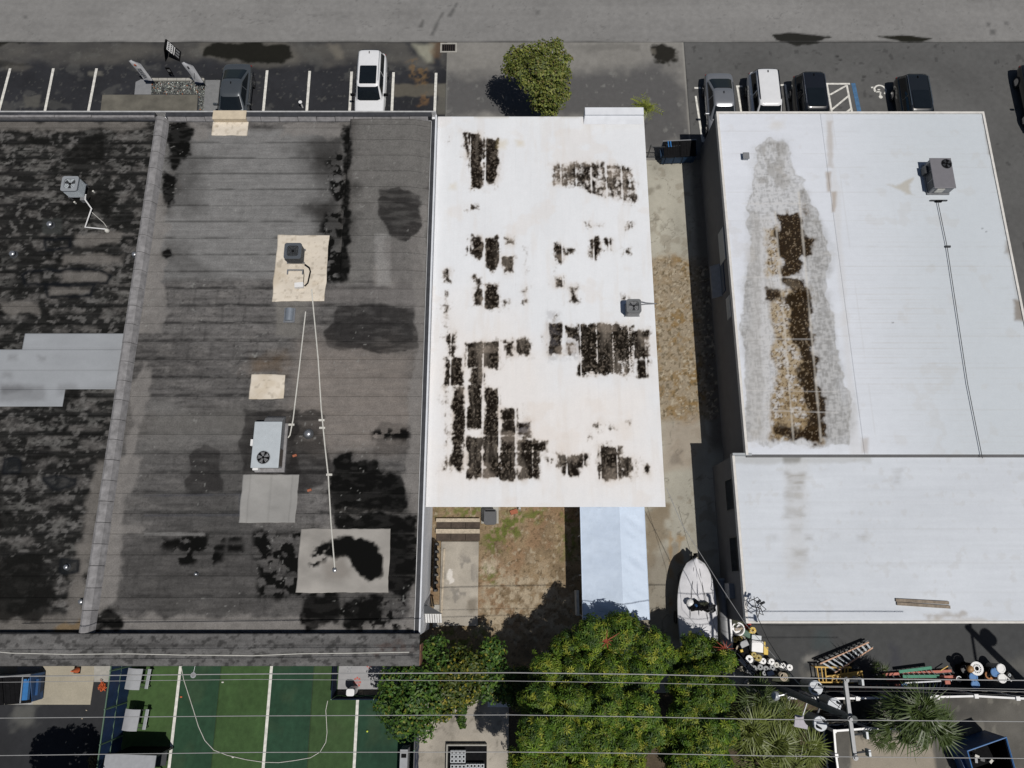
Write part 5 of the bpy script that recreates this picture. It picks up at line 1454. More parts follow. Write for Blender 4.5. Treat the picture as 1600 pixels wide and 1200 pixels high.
    # windshield bowed in three slices
    def bowed(nm, ya, yb2, out):
        mb = MB()
        k = 8
        vs = []
        for wv, yv, zv in ((wa - 0.11, ya, za), (wb_ - 0.09, yb2, zb_)):
            for j in range(k + 1):
                s = -1 + 2 * j / k
                vs.append((s * wv, yv + out * (0.02 - 0.55 * max(0, abs(s) - 0.72) ** 1.6), zv + 0.014))
        fs = [(j, j + 1, k + 2 + j, k + 1 + j) for j in range(k)]
        low = [(x, y - out * 0.03, z - 0.02) for x, y, z in vs]
        m_ = len(vs)
        mb.add(vs + low, fs + [tuple(m_ + i for i in reversed(f)) for f in fs] + [(0, k + 1, m_ + k + 1, m_), (k, m_ + k, m_ + 2 * k + 1, 2 * k + 1)] + [(j, m_ + j, m_ + j + 1, j + 1) for j in range(k)] + [(k + 1 + j, k + 2 + j, m_ + k + 2 + j, m_ + k + 1 + j) for j in range(k)])
        mb.build(nm, g, t, True)
    bowed("windshield", ya1, yb1, -1)
    bowed("rear_window", ya0, yb0, 1)
    for s in (-1, 1):
        def sp(f, y):
            w_, *_ = at_lv(f)
            return (s * w_, y, at_lv(f)[3])
        lo0, lo1 = ya0 - 0.22, ya1 + 0.28
        hi0, hi1 = yb0 - 0.24, yb1 + 0.12
        mid = (lo0 + lo1) / 2 - 0.05
        for (a, b_, c_, d_) in ((lo0, mid + 0.05, mid + 0.04, hi0), (mid - 0.05, lo1, hi1, mid - 0.04)):
            pane("side_window", [sp(0.08, a), sp(0.08, b_), sp(0.9, c_), sp(0.9, d_)], (s, 0, 0.35))
        MB().box(s * hw * 0.95 - 0.02 if s > 0 else -hw * 0.95 - 0.24, s * hw * 0.95 + 0.24 if s > 0 else -hw * 0.95 + 0.02, ya1 + 0.32, ya1 + 0.44, belt - 0.02, belt + 0.14).build("mirror", paint if trim is None else trim, t, bevel=0.03)
        MB().box(s * hw * 0.72 - 0.16, s * hw * 0.72 + 0.16, hl - 0.22, hl - 0.08, rear - 0.34, rear - 0.2).build("tail_light", M['red_lamp'], t, bevel=0.02)
        MB().box(s * hw * 0.62 - 0.17, s * hw * 0.62 + 0.17, -hl + 0.06, -hl + 0.26, hood - 0.32, hood - 0.20).build("headlight", M['lamp'], t, bevel=0.02)
        if rails:
            MB().tube([(s * tw * 0.90, rb - 0.12, H - 0.01), (s * tw * 0.92, rb - 0.25, H + 0.035), (s * tw * 0.92, rf + 0.45, H + 0.035), (s * tw * 0.90, rf + 0.28, H - 0.01)], 0.022, 6).build("roof_rail", rails, t, True)
        for yy in (hl * 0.58, -hl * 0.60):
            wh = MB().cyl((s * (hw - 0.22), yy, 0.33), (s * (hw + 0.005), yy, 0.33), 0.33, n=20).build("wheel", M['rubber'], t)
            MB().cyl((s * (hw + 0.006), yy, 0.33), (s * (hw + 0.018), yy, 0.33), 0.22, n=16).build("rim", M['chrome'], wh)
    MB().box(-0.02, 0.02, rb - 0.30, rb - 0.16, H, H + 0.05).build("aerial", M['black'], t)
    MB().box(-0.28, 0.28, hl - 0.03, hl + 0.006, 0.52, 0.66).build("number_plate", M['offwhite'], t)
    if sunroof:
        MB().prism([(x, y + (rb + rf) / 2 - 0.55) for x, y in rounded(tw * 1.5, 1.25, 0.06)], H - 0.03, H + 0.016).build("sunroof", M['glass'], t)
    return t
def paint_m(name, rgb, metal=0.0):
    return mat(name, rgb, 0.35 if metal else 0.3, metal, 0.03, 3, 0, 1.0)
def park(px_roof_x, z_roof, rear_px, z_rear, L, H):
    y = at(800, rear_px, z_rear).y - L / 2
    ry = y - 0.1
    # x from the roof centre line, read at the row where the roof shows
    lo, hi = 0.0, 1200.0
    for _ in range(40):
        m = (lo + hi) / 2
        if at(800, m, z_roof).y > ry + 0.6: lo = m
        else: hi = m
    return (at(px_roof_x, lo, z_roof).x, y, 0.0)
car("parked_car", "dark grey sedan parked beside the pebble bed", "car", park(361, 1.42, 98, 0.85, 4.7, 1.42), paint_m("graphite_paint", (0.075, 0.085, 0.095), 0.3), 4.7, 1.84, 1.44)
car("parked_car", "white car with a big black glass sunroof on the dark car park", "car", park(575.5, 1.68, 72.5, 1.45, 4.75, 1.70), paint_m("white_paint", (0.72, 0.73, 0.75)), 4.75, 1.88, 1.70, 1.02, "suv", True, M['lgrey'], trim=M['black'])
car("parked_car", "silver sedan parked at the corner of the broad white building", "car", park(1131, 1.44, 112.5, 0.85, 4.7, 1.45), paint_m("silver_paint", (0.26, 0.27, 0.29), 0.5), 4.7, 1.82, 1.45)
car("parked_car", "white estate car with black roof rails between silver and black cars", "car", park(1203, 1.72, 102, 1.45, 4.7, 1.72), paint_m("white_paint_cool", (0.70, 0.71, 0.73)), 4.7, 1.88, 1.72, 1.03, "suv", False, M['black'])
car("parked_car", "black car beside the white hatched bay with bright roof rails", "car", park(1275, 1.7, 108, 1.4, 4.7, 1.72), paint_m("black_paint", (0.008, 0.009, 0.012)), 4.7, 1.9, 1.72, 1.03, "suv", True, M['chrome'])
car("parked_car", "black car standing alone right of the painted wheelchair symbol", "car", park(1438, 1.55, 112, 1.25, 4.7, 1.6), paint_m("black_paint_deep", (0.009, 0.011, 0.013)), 4.7, 1.88, 1.60, 1.0, "suv", True, M['chrome'])
pc = park(1634, 1.4, 98, 0.9, 4.6, 1.45)
car("parked_car", "black car just peeking in at the right edge of the picture", "car", pc, paint_m("black_paint_edge", (0.008, 0.008, 0.009)), 4.6, 1.8, 1.45)
# ------------------------------------------------------------------ front of the buildings
# concrete pads, planter bed
tag(slab("concrete_pad", [(160, 148), (309, 148), (307, 182), (156, 182)], 0.0, 0.05, mat("olive_concrete", (0.115, 0.108, 0.09), 0.9, 0, 0.3, 1.2, 0.01)), kind="structure")
tag(slab("concrete_pad", [(212, 128), (220, 124), (237, 125), (236, 147.5), (210, 147.5)], 0.0, 0.07, mat("pale_concrete_pad", (0.20, 0.205, 0.215), 0.9, 0, 0.1, 4, 0.01)), kind="structure")
tag(slab("concrete_walk", [(321, 125), (344, 125), (338, 182), (317, 182)], 0.0, 0.06, mat("grey_walk", (0.175, 0.178, 0.182), 0.9, 0, 0.15, 4, 0.01)), kind="structure")
kb = thing("kerb_edging", "pale concrete kerb along the north side of pebble bed", "kerb", tuple(at(278, 126)))
for k in range(6):
    a, b = at(235 + 14.2 * k, 126.5), at(235 + 14.2 * (k + 1), 126.5)
    MB().box(a.x - kb.location.x + 0.01, b.x - kb.location.x - 0.01, -0.09, 0.09, 0, 0.14).build("kerb_stone", M['concp'], kb, bevel=0.01)
# pebbles: real stones
def stones(name, px_poly, count, r, m, z=0.02, parent=None):
    P = [tuple(at(a, b, z).xy) for a, b in px_poly]
    xs, ys = [p[0] for p in P], [p[1] for p in P]
    X = RNG.uniform(min(xs), max(xs), count * 3)
    Y = RNG.uniform(min(ys), max(ys), count * 3)
    k = sdf(X, Y, P) < 0
    X, Y = X[k][:count], Y[k][:count]
    n = len(X)
    R = RNG.uniform(0.5, 1.3, n) * r
    base = np.array([[1, 0, 0], [0, 1, 0], [-1, 0, 0], [0, -1, 0], [0, 0, 0.8], [0, 0, -0.3]])
    F0 = np.array([[0, 1, 4], [1, 2, 4], [2, 3, 4], [3, 0, 4], [1, 0, 5], [2, 1, 5], [3, 2, 5], [0, 3, 5]])
    A = RNG.uniform(0, 6.28, n)
    V = base[None] * R[:, None, None]
    c, s = np.cos(A)[:, None], np.sin(A)[:, None]
    V = np.stack([V[..., 0] * c - V[..., 1] * s + X[:, None], V[..., 0] * s + V[..., 1] * c + Y[:, None], V[..., 2] + z], -1).reshape(-1, 3)
    F = (F0[None] + (np.arange(n) * 6)[:, None, None]).reshape(-1, 3)
    me = raw_mesh(name, V, F)
    g = RNG.uniform(0.03, 0.26, n) ** 1.0
    g[RNG.random(n) < 0.06] = 0.55
    C = np.stack([g * RNG.uniform(0.9, 1.05, n), g * 1.02, g * RNG.uniform(0.9, 1.02, n)], 1)
    o_ = RNG.random(n) < 0.02
    C[o_] = (0.4, 0.15, 0.07)
    set_wear(me, np.repeat(C, 6, 0))
    o = link(name, me, m, parent)
    return o
M['stone'] = wear_mat("stone_surface", 0.8, 0.2, 30, 0.004)
bed = slab("gravel_bed", [(236, 126), (322, 126), (320, 182), (309, 182), (309, 148), (236, 148)], 0.0, 0.03, M['dark'])
tag(bed, kind="structure")
tag(stones("pebbles", [(238, 128), (320, 128), (319, 180), (311, 180), (311, 147), (236, 147)], 1500, 0.05, M['stone'], 0.04), "loose grey pebbles filling the small bed behind the kerb", "pebbles", kind="stuff")
# feather flags
def feather(label, base_px, print_m):
    p = at(base_px[0], base_px[1])
    t = thing("feather_flag", label, "flag", (p.x, p.y, 0.0), 0.0, "feather flags by the pebble bed")
    MB().cyl((0.24, 0, 0), (0.24, 0, 2.35), 0.014, 0.008, 6).build("flag_pole", M['dark'], t)
    MB().box(-0.02, 0.50, -0.26, 0.26, 0.0, 0.03).build("flag_base", M['dark'], t)
    prof = []
    n = 12
    for k in range(n + 1):
        f = k / n
        xr = 0.225 - 0.0 * f if f < 0.75 else 0.225 - 0.36 * ((f - 0.75) / 0.25) ** 2
        xl = -0.32 + (0.0 if f > 0.1 else 0.0)
        prof.append((xl + 0.02 * math.sin(f * 5), xr, 0.45 + 1.75 * f))
    vs, fs = [], []
    for xl, xr, z in prof:
        for j in range(6):
            s = j / 5
            vs.append((xl + (xr - xl) * s, 0.03 * math.sin(s * 5 + z * 2), z))
    for i in range(n):
        for j in range(5):
            fs.append((i * 6 + j, i * 6 + j + 1, (i + 1) * 6 + j + 1, (i + 1) * 6 + j))
    m_ = len(vs)
    vs2 = [(x, y + 0.006, z) for x, y, z in vs]
    o = MB().add(vs + vs2, fs + [tuple(m_ + i for i in reversed(f)) for f in fs]).build("flag_cloth", M['flagcloth'], t, True)
    MB().box(-0.325, 0.226, -0.035, 0.04, 0.30, 0.449).build("flag_band", M['navy'], t)
    mb = MB()
    if print_m == 'o':
        mb.cyl((-0.14, -0.05, 1.86), (-0.14, -0.042, 1.86), 0.075, n=12)
        mb.build("printed_mark", M['orange'], t)
        mb = MB()
        for k in range(6):
            mb.box(-0.20 + 0.04 * (k % 2), 0.05, -0.048, -0.04, 0.80 + 0.14 * k, 0.86 + 0.14 * k)
        mb.build("printed_line", M['grey'], t)
    else:
        mb.box(-0.16, -0.06, -0.05, -0.042, 1.72, 1.92)
        mb.build("printed_mark", M['dark'], t)
        mb = MB()
        mb.cyl((-0.20, -0.045, 0.8), (0.05, -0.045, 1.35), 0.012, n=5)
        mb.build("printed_line", M['grey'], t)
    return t
feather("white feather flag with orange mark at left end of pebble bed", (238.5, 133), 'o')
feather("white feather flag with dark mark at right end of pebble bed", (317, 136), 'd')
# sandwich board
p = at(271, 91)
sb = thing("sandwich_board", "black folding sandwich board with white printed blocks by the road", "sign", (p.x, p.y + 0.1, 0.0), math.radians(-90))
def panel(mb, y0, y1, z0, z1, x0, x1, th=0.02):
    n = Vector((0, z1 - z0, -(y1 - y0))).normalized() * th
    a = [Vector((x0, y0, z0)), Vector((x1, y0, z0)), Vector((x1, y1, z1)), Vector((x0, y1, z1))]
    b = [v - n for v in a]
    return mb.add(a + b, [(0, 1, 2, 3), (7, 6, 5, 4), (0, 4, 5, 1), (1, 5, 6, 2), (2, 6, 7, 3), (3, 7, 4, 0)])
panel(MB(), 0.45, 0.02, 0.02, 1.15, -0.36, 0.36).build("board_panel", M['black'], sb)
panel(MB(), -0.45, -0.02, 0.02, 1.15, -0.36, 0.36).build("board_panel", M['black'], sb)
def on_panel(f0, f1, x0, x1, m, nm, lift=0.008):
    ya, yb2 = 0.45 - 0.43 * f0, 0.45 - 0.43 * f1
    za, zb2 = 0.02 + 1.13 * f0, 0.02 + 1.13 * f1
    n = Vector((0, 1.13, 0.43)).normalized() * lift
    mb = MB()
    a = [Vector((x0, ya, za)) + n, Vector((x1, ya, za)) + n, Vector((x1, yb2, zb2)) + n, Vector((x0, yb2, zb2)) + n]
    mb.add(a, [(0, 1, 2, 3)])
    return mb.build(nm, m, sb)
on_panel(0.52, 0.90, -0.30, 0.30, M['white'], "print_block", 0.006)
for k in range(4):
    for j in range(2):
        on_panel(0.58 + 0.16 * j, 0.68 + 0.16 * j, -0.25 + 0.135 * k, -0.17 + 0.135 * k, M['dark'], "print_letter", 0.010)
on_panel(0.40, 0.46, -0.30, 0.28, M['white'], "print_line", 0.006)
for k in range(3):
    on_panel(0.10, 0.34, -0.26 + 0.19 * k, -0.14 + 0.19 * k, M['grey'], "print_letter", 0.006)
# little things on the kerb
p = at(272, 122)
t = thing("small_sign", "small black sign stake standing at the kerb of the pebble bed", "sign", (p.x, p.y, 0))
MB().cyl((0, 0, 0), (0, 0, 0.5), 0.015, n=6).build("stake", M['dark'], t)
MB().box(-0.13, 0.13, -0.015, 0.015, 0.4, 0.95).build("sign_plate", M['black'], t)
MB().box(-0.08, 0.08, -0.02, -0.0151, 0.6, 0.8).build("sign_face", M['grey'], t)
# storm drain
p = at(701, 75)
sd_ = thing("storm_drain", "storm drain with pale concrete frame and dark grate by the road", "drain", (p.x, p.y, 0.008))
w, d = at(714, 75).x - at(688, 75).x, at(701, 68).y - at(701, 83).y
MB().box(-w / 2, w / 2, -d / 2, -d / 2 + 0.10, 0, 0.03).box(-w / 2, w / 2, d / 2 - 0.10, d / 2, 0, 0.03).box(-w / 2, -w / 2 + 0.10, -d / 2 + 0.1, d / 2 - 0.1, 0, 0.03).box(w / 2 - 0.10, w / 2, -d / 2 + 0.1, d / 2 - 0.1, 0, 0.03).build("frame", M['concp'], sd_)
MB().box(-w / 2 + 0.1, w / 2 - 0.1, -d / 2 + 0.1, d / 2 - 0.1, 0, 0.006).build("drain_pit", M['black'], sd_)
for k in range(7):
    x = -w / 2 + 0.14 + (w - 0.28) * k / 6
    MB().box(x - 0.022, x + 0.022, -d / 2 + 0.1, d / 2 - 0.1, 0.007, 0.022).build("grate_bar", mat("grate_iron_%d" % k, (0.035, 0.026, 0.022), 0.8, 0.2, 0.3, 10), sd_)
# small round vent caps seen on the dark car park: a bollard-like white cap sign
p = at(473, 168)
t = thing("water_valve_cap", "round white capped post on the car park near the roof edge", "post", (p.x, p.y, 0))
MB().cyl((0, 0, 0), (0, 0, 0.5), 0.05, n=8).build("post", M['white'], t)
MB().cyl((0, 0, 0.501), (0, 0, 0.54), 0.11, n=14).build("cap", M['white'], t)

# dumpsters
def dumpster(label, loc, rz, lids=True, W=2.1, D=1.35, H=1.25, group="blue steel dumpsters", steel=None):
    steel = steel or M['blue']
    t = thing("dumpster", label, "dumpster", loc, rz, group)
    fr = H * 0.72
    tk = 0.04
    # hollow tub: outer and inner shells joined at the rim, low front at -y
    def shell(o):
        return [(-W / 2 + o, -D / 2 + o, 0.12 + o), (W / 2 - o, -D / 2 + o, 0.12 + o), (W / 2 - o, D / 2 - o, 0.12 + o), (-W / 2 + o, D / 2 - o, 0.12 + o),
                (-W / 2 + o, -D / 2 + o, fr), (W / 2 - o, -D / 2 + o, fr), (W / 2 - o, D / 2 - o, H), (-W / 2 + o, D / 2 - o, H)]
    vs = shell(0) + shell(tk)
    fs = [(3, 2, 1, 0), (0, 1, 5, 4), (1, 2, 6, 5), (2, 3, 7, 6), (3, 0, 4, 7), (8, 9, 10, 11), (12, 13, 9, 8), (13, 14, 10, 9), (14, 15, 11, 10), (15, 12, 8, 11), (4, 5, 13, 12), (5, 6, 14, 13), (6, 7, 15, 14), (7, 4, 12, 15)]
    MB().add(vs, fs).build("tub", steel, t)
    for s in (-1, 1):
        MB().box(s * (W / 2 + 0.06) - 0.058, s * (W / 2 + 0.06) + 0.058, -D * 0.3, D * 0.3, H * 0.45, H * 0.6).build("fork_pocket", steel, t)
    for k in range(4):
        x = -W * 0.4 + W * 0.8 * k / 3
        MB().box(x - 0.03, x + 0.03, -D / 2 - 0.05, -D / 2 - 0.001, 0.15, fr - 0.02).build("side_rib", steel, t)
    if lids:
        MB().box(-W / 2 - 0.03, W / 2 + 0.03, D / 2 - 0.03, D / 2 + 0.03, H + 0.001, H + 0.04).build("hinge_bar", M['grey'], t)
        sl = (H - fr) / D
        for s in (0, 1):
            x0, x1 = -W / 2 + 0.02 + s * W / 2, -0.02 + s * W / 2
            ld = MB().add([(x0, -D / 2 - 0.05, fr + 0.02), (x1, -D / 2 - 0.05, fr + 0.02), (x1, D / 2 - 0.05, H + 0.02), (x0, D / 2 - 0.05, H + 0.02), (x0, -D / 2 - 0.05, fr + 0.06), (x1, -D / 2 - 0.05, fr + 0.06), (x1, D / 2 - 0.05, H + 0.06), (x0, D / 2 - 0.05, H + 0.06)],
                          [(3, 2, 1, 0), (4, 5, 6, 7), (0, 1, 5, 4), (1, 2, 6, 5), (2, 3, 7, 6), (3, 0, 4, 7)]).build("lid", M['black'], t)
            for k in range(6):
                x = x0 + 0.08 + (x1 - x0 - 0.16) * k / 5
                y0, y1 = -D / 2 + 0.05, D / 2 - 0.15
                za, zb2 = fr + 0.065 + (y0 + D / 2) * sl, fr + 0.065 + (y1 + D / 2) * sl
                MB().add([(x - 0.03, y0, za), (x + 0.03, y0, za), (x + 0.03, y1, zb2), (x - 0.03, y1, zb2), (x - 0.02, y0, za + 0.03), (x + 0.02, y0, za + 0.03), (x + 0.02, y1, zb2 + 0.03), (x - 0.02, y1, zb2 + 0.03)],
                         [(3, 2, 1, 0), (4, 5, 6, 7), (0, 1, 5, 4), (1, 2, 6, 5), (2, 3, 7, 6), (3, 0, 4, 7)]).build("lid_rib", M['black'], ld)
    return t
p = at(1062, 232, 1.0)
d1 = dumpster("blue dumpster with black ribbed lids in the gap beside the broad white building", (p.x, p.y, 0), math.radians(3), True, 1.95, 0.85, 1.15, "blue steel dumpsters", M['shadedblue'])  # darkened steel stands in for the deep shade in the gap
for k in range(2):
    MB().box(-0.72 + 0.14 * k, -0.66 + 0.14 * k, 0.0, 0.40, 1.19, 1.21).build("lid_strap", M['bluep'], d1)
p = at(8, 1078, 1.0)
d2 = dumpster("blue dumpster with black ribbed lids on the tan paving at left edge", (p.x, p.y, 0), math.radians(4), True, 2.6, 1.25)
MB().box(0.95, 1.0, -0.62, 0.6, 1.26, 1.30).build("lid_bar", M['lgrey'], d2)
MB().box(1.02, 1.28, -0.5, 0.5, 1.10, 1.275).build("end_panel", M['bluep'], d2)
A = at(1545, 1178, 1.5)
d3 = dumpster("open topped blue dumpster with dark interior at the bottom right corner", (A.x + 0.1, A.y - 0.35, 0), math.radians(17), False, 2.0, 1.7, 1.7)
MB().box(-0.95, 0.95, -0.8, 0.8, 0.17, 0.30).build("shaded_floor", M['black'], d3)  # black floor paints the shade inside the tub
lin = MB()
fr_ = 1.7 * 0.72
for x0, x1 in ((-0.955, -0.93), (0.93, 0.955)):
    lin.add([(x0, -0.8, 0.31), (x1, -0.8, 0.31), (x1, 0.8, 0.31), (x0, 0.8, 0.31), (x0, -0.8, fr_ - 0.06), (x1, -0.8, fr_ - 0.06), (x1, 0.8, 1.62), (x0, 0.8, 1.62)], [(3, 2, 1, 0), (4, 5, 6, 7), (0, 1, 5, 4), (1, 2, 6, 5), (2, 3, 7, 6), (3, 0, 4, 7)])
lin.box(-0.92, 0.92, 0.78, 0.805, 0.31, 1.6)
tag(lin.build("shade_lining", M['black'], d3), kind="stuff")  # black sheets paint shade onto the inner walls
rim = MB()
rim.tube([(-1.0, -0.85, fr_), (1.0, -0.85, fr_), (1.0, 0.85, 1.7), (-1.0, 0.85, 1.7), (-1.0, -0.85, fr_)], 0.035, 6).build("rim", M['bluep'], d3)
for k in range(7):
    a, b = random.uniform(-0.8, 0.8), random.uniform(-0.6, 0.6)
    MB().box(a - 0.10, a + 0.10, b - 0.06, b + 0.06, 0.31, 0.38 + 0.2 * random.random(), random.random() * 3).build("rubbish", random.choice([M['dark'], M['grey'], M['offwhite'], M['olive']]), d3)
# gate beside the blue dumpster
ga = at(1011, 246)
gt_ = thing("chain_link_gate", "low dark chain link gate across the gap beside the white stained building", "gate", (ga.x, ga.y, 0))
L = at(1058, 246).x - ga.x
MB().tube([(0, 0, 0.05), (0, 0, 1.1), (L * 0.5, 0, 1.1), (L * 0.5, 0, 0.05), (0, 0, 0.05)], 0.025, 6).tube([(L * 0.54, 0, 0.05), (L * 0.54, 0, 1.1), (L, 0.1, 1.1), (L, 0.1, 0.05), (L * 0.54, 0, 0.05)], 0.025, 6).build("gate_frame", M['dark'], gt_)
ms = MB()
for k in range(24):
    x = L * k / 24
    ms.cyl((x, 0.0, 0.08), (min(L, x + L / 24), 0.0, 1.08), 0.005, n=3, cap=False).cyl((x, 0.0, 1.08), (min(L, x + L / 24), 0.0, 0.08), 0.005, n=3, cap=False)
tag(ms.build("gate_mesh", M['dark'], gt_), kind="stuff")
MB().cyl((0, 0, 0), (0, 0, 1.3), 0.035, n=8).build("gate_post", M['dark'], gt_)
MB().cyl((L * 0.52, 0, 0), (L * 0.52, 0, 1.3), 0.035, n=8).build("gate_post", M['dark'], gt_)

# ------------------------------------------------------------------ yard behind the stained white roof
p = at(766, 808, 0.6)
bn = thing("rubbish_bin", "dark grey plastic bin on a small pad under the eaves of white roof", "bin", (p.x, p.y, 0.03))
MB().prism(rounded(0.58, 0.70, 0.12), 0.02, 0.62).build("bin_body", M['dark'], bn)
MB().prism(rounded(0.66, 0.80, 0.14), 0.621, 0.68).build("bin_lid", mat("bin_lid_grey", (0.07, 0.072, 0.078), 0.5, 0, 0.1, 5), bn, bevel=0.02)
MB().box(-0.25, 0.25, 0.28, 0.34, 0.681, 0.73).build("handle", M['black'], bn)
tag(slab("paving_slab", [(752, 790), (779, 790), (779, 818), (752, 818)], 0.0, 0.03, M['concp']), kind="structure")
# small bits at the wall foot
p = at(812, 795, 0.2)
t = thing("garden_tap", "small steel tap and pipe fittings at the wall foot under the eaves", "tap", (p.x, p.y, 0.01))
MB().cyl((0, 0, 0), (0, 0, 0.45), 0.03, n=8).cyl((0, 0, 0.44), (0.02, -0.16, 0.46), 0.03, n=8).build("pipe", M['steel'], t)
MB().cyl((0, 0, 0.47), (0, 0, 0.5), 0.06, n=10).build("handle", M['steel'], t)
p = at(803, 800, 0.0)
o = MB().box(-0.2, 0.2, -0.12, 0.12, 0, 0.12, 0.3).build("flower_pot_tray", M['brick'], None, bevel=0.02, loc=(p.x, p.y, 0.01))
tag(o, "low terracotta tray on the ground beside the steel tap", "tray")
# concrete slab and timber frame
tag(slab("concrete_slab", [(690, 846), (748.5, 846), (747.5, 978), (681, 978)], 0.0, 0.09, None or M['concp']), kind="structure")
bpy.data.objects.remove(bpy.data.objects["concrete_slab"])
A, B = at(686, 978, 0.09), at(748, 846, 0.09)
def p_slab(X, Y):
    w = Wear(X, Y, 0.09, (0.34, 0.31, 0.265))
    w.mul(0.75 + 0.5 * fbm(X * 1.1, Y * 1.1, 601))
    w.mix(sst(0.55, 0.62, fbm(X * 1.6, Y * 1.2, 602, 5)) * w.blob(rect(690, 860, 750, 945), 0.5, 1, 0.4, 603) * 0.8, (0.20, 0.185, 0.165))
    w.mix(sst(0.6, 0.66, fbm(X * 2.2, Y * 2.2, 604, 5)) * w.blob(rect(695, 880, 742, 935), 0.5, 1, 0.3, 605), (0.60, 0.57, 0.53))
    w.mix(w.blob(rect(730, 938, 742, 952), 0.3, 2, 0.2, 606) * 0.6, (0.10, 0.08, 0.055))
    return w.c
grid("concrete_slab", A.x, B.x, A.y, B.y, 0.09, 0.05, M['conc'], p_slab, skirt=0.1, kind="structure")
fr0 = at(715, 828, 0.25)
ts = thing("timber_steps", "two pale timber boards over dark brown troughs at head of concrete slab", "steps", (fr0.x, fr0.y, 0.005))
def yrow(py, z): return at(715, py, z).y - fr0.y
wl = at(749.5, 828, 0.3).x - fr0.x
w0 = at(681, 828, 0.3).x - fr0.x
MB().box(w0, wl, yrow(815.5, 0.3), yrow(810, 0.3), 0.0, 0.30).build("tread", M['palewood'], ts)
MB().box(w0, wl, yrow(833.5, 0.3), yrow(826.5, 0.3), 0.0, 0.30).build("tread", M['palewood'], ts)
dw = mat("dark_stained_timber", (0.06, 0.045, 0.035), 0.9, 0, 0.3, 6)
for a, b in ((826, 816), (845, 834)):
    for k in range(3):
        x0, x1 = w0 + (wl - w0) * k / 3 + 0.02, w0 + (wl - w0) * (k + 1) / 3
        MB().box(x0, x1, yrow(a, 0.1), yrow(b, 0.1), 0.02, 0.10).build("board", dw, ts)
p = at(692, 912, 0.12)
o = MB().box(-0.05, 0.05, -1.75, 1.75, 0, 0.06).build("edge_board", M['palewood'], None, loc=(p.x, p.y, 0.095))
o.rotation_euler = (0, 0, math.radians(-1.2))
tag(o, "long thin pale board lying along the west side of concrete slab", "board")
p = at(682, 886, 0.6)
t = thing("plastic_pallet", "black plastic pallet standing on edge against the white side wall", "pallet", (p.x, p.y, 0.0))
MB().box(-0.10, -0.04, -1.2, 1.2, 0.05, 1.05).build("deck", M['black'], t)
for k in range(7):
    MB().box(-0.038, 0.06, -1.2 + 0.38 * k, -1.1 + 0.38 * k, 0.05, 1.05).build("stringer", M['dark'], t)
tag(slab("paving_slab", [(678, 945), (690, 945), (686, 980), (676, 980)], 0.0, 0.05, M['concp']), kind="structure")
# slatted white door awning on the east wall of the dark-roofed building
wall_x = X2E - 0.03
A = at(683, 963, 2.3)
aw = thing("door_awning", "small white slatted awning over a door on the pale side wall", "awning", (wall_x, A.y, 2.2))
for k in range(7):
    x = 0.06 + 0.115 * k
    z0 = 0.35
    MB().add([(x, -0.30, -0.05), (x + 0.085, -0.30, -0.05), (x + 0.085, 0.12, z0), (x, 0.12, z0), (x, -0.30, -0.02), (x + 0.085, -0.30, -0.02), (x + 0.085, 0.12, z0 + 0.03), (x, 0.12, z0 + 0.03)],
             [(3, 2, 1, 0), (4, 5, 6, 7), (0, 1, 5, 4), (1, 2, 6, 5), (2, 3, 7, 6), (3, 0, 4, 7)]).build("slat", M['white'], aw)
MB().add([(0.0, 0.60, 0.30), (0.0, 0.13, 0.36), (0.88, 0.13, 0.30), (0.0, 0.60, 0.27), (0.0, 0.13, 0.33), (0.88, 0.13, 0.27)], [(0, 1, 2), (5, 4, 3), (0, 3, 4, 1), (1, 4, 5, 2), (2, 5, 3, 0)]).build("side_or_shadow_panel", M['dark'], aw)  # dark triangle modelled in place of the awning's shadow
MB().box(0.0, 0.86, 0.121, 0.129, 0.2, 0.38).build("awning_rail", M['offwhite'], aw)

# white canopy
zc, zr = 2.2, 2.75
A, B = at(910, 970, zc), at(1014, 970, zc)
yN, yS = at(950, 788, zc).y + 0.6, at(950, 968, zc).y
xl, xr = at(909, 880, zc).x, at(1010.5, 880, zc).x
cy = (yN + yS) / 2
cn = thing("canopy", "long white fabric canopy with a ridge standing behind the stained white roof", "canopy", ((xl + xr) / 2, cy, 0))
hw = (xr - xl) / 2
rx = at(971, 880, zr).x - (xl + xr) / 2
hl = (yN - yS) / 2
def cloth(x0, z0, x1, z1, nx, name):
    ny = 44
    vs = []
    for i in range(ny + 1):
        y = -hl + 2 * hl * i / ny
        for j in range(nx + 1):
            s = j / nx
            z = z0 + (z1 - z0) * s - 0.05 * math.sin(math.pi * s) * (0.5 + 0.5 * math.cos(i * 2 * math.pi / 11)) + 0.03 * math.sin(i * 1.9 + s * 9 + 2.2 * math.sin(i * 0.5)) * math.sin(math.pi * s)
            vs.append((x0 + (x1 - x0) * s, y, z))
    fs = [(i * (nx + 1) + j, i * (nx + 1) + j + 1, (i + 1) * (nx + 1) + j + 1, (i + 1) * (nx + 1) + j) for i in range(ny) for j in range(nx)]
    m_ = len(vs)
    MB().add(vs + [(x, y, z - 0.01) for x, y, z in vs], fs + [tuple(m_ + q for q in reversed(f)) for f in fs]).build(name, M['tarp'], cn, True)
cloth(-hw, zc, rx, zr, 12, "roof_cloth")
cloth(rx, zr + 0.001, hw, zc, 9, "roof_cloth")
vl = MB()
MB().box(-hw - 0.02, -hw, -hl, hl, zc - 0.25, zc + 0.02).build("valance", M['tarp'], cn)
MB().box(hw, hw + 0.02, -hl, hl, zc - 0.25, zc + 0.02).build("valance", M['tarp'], cn)
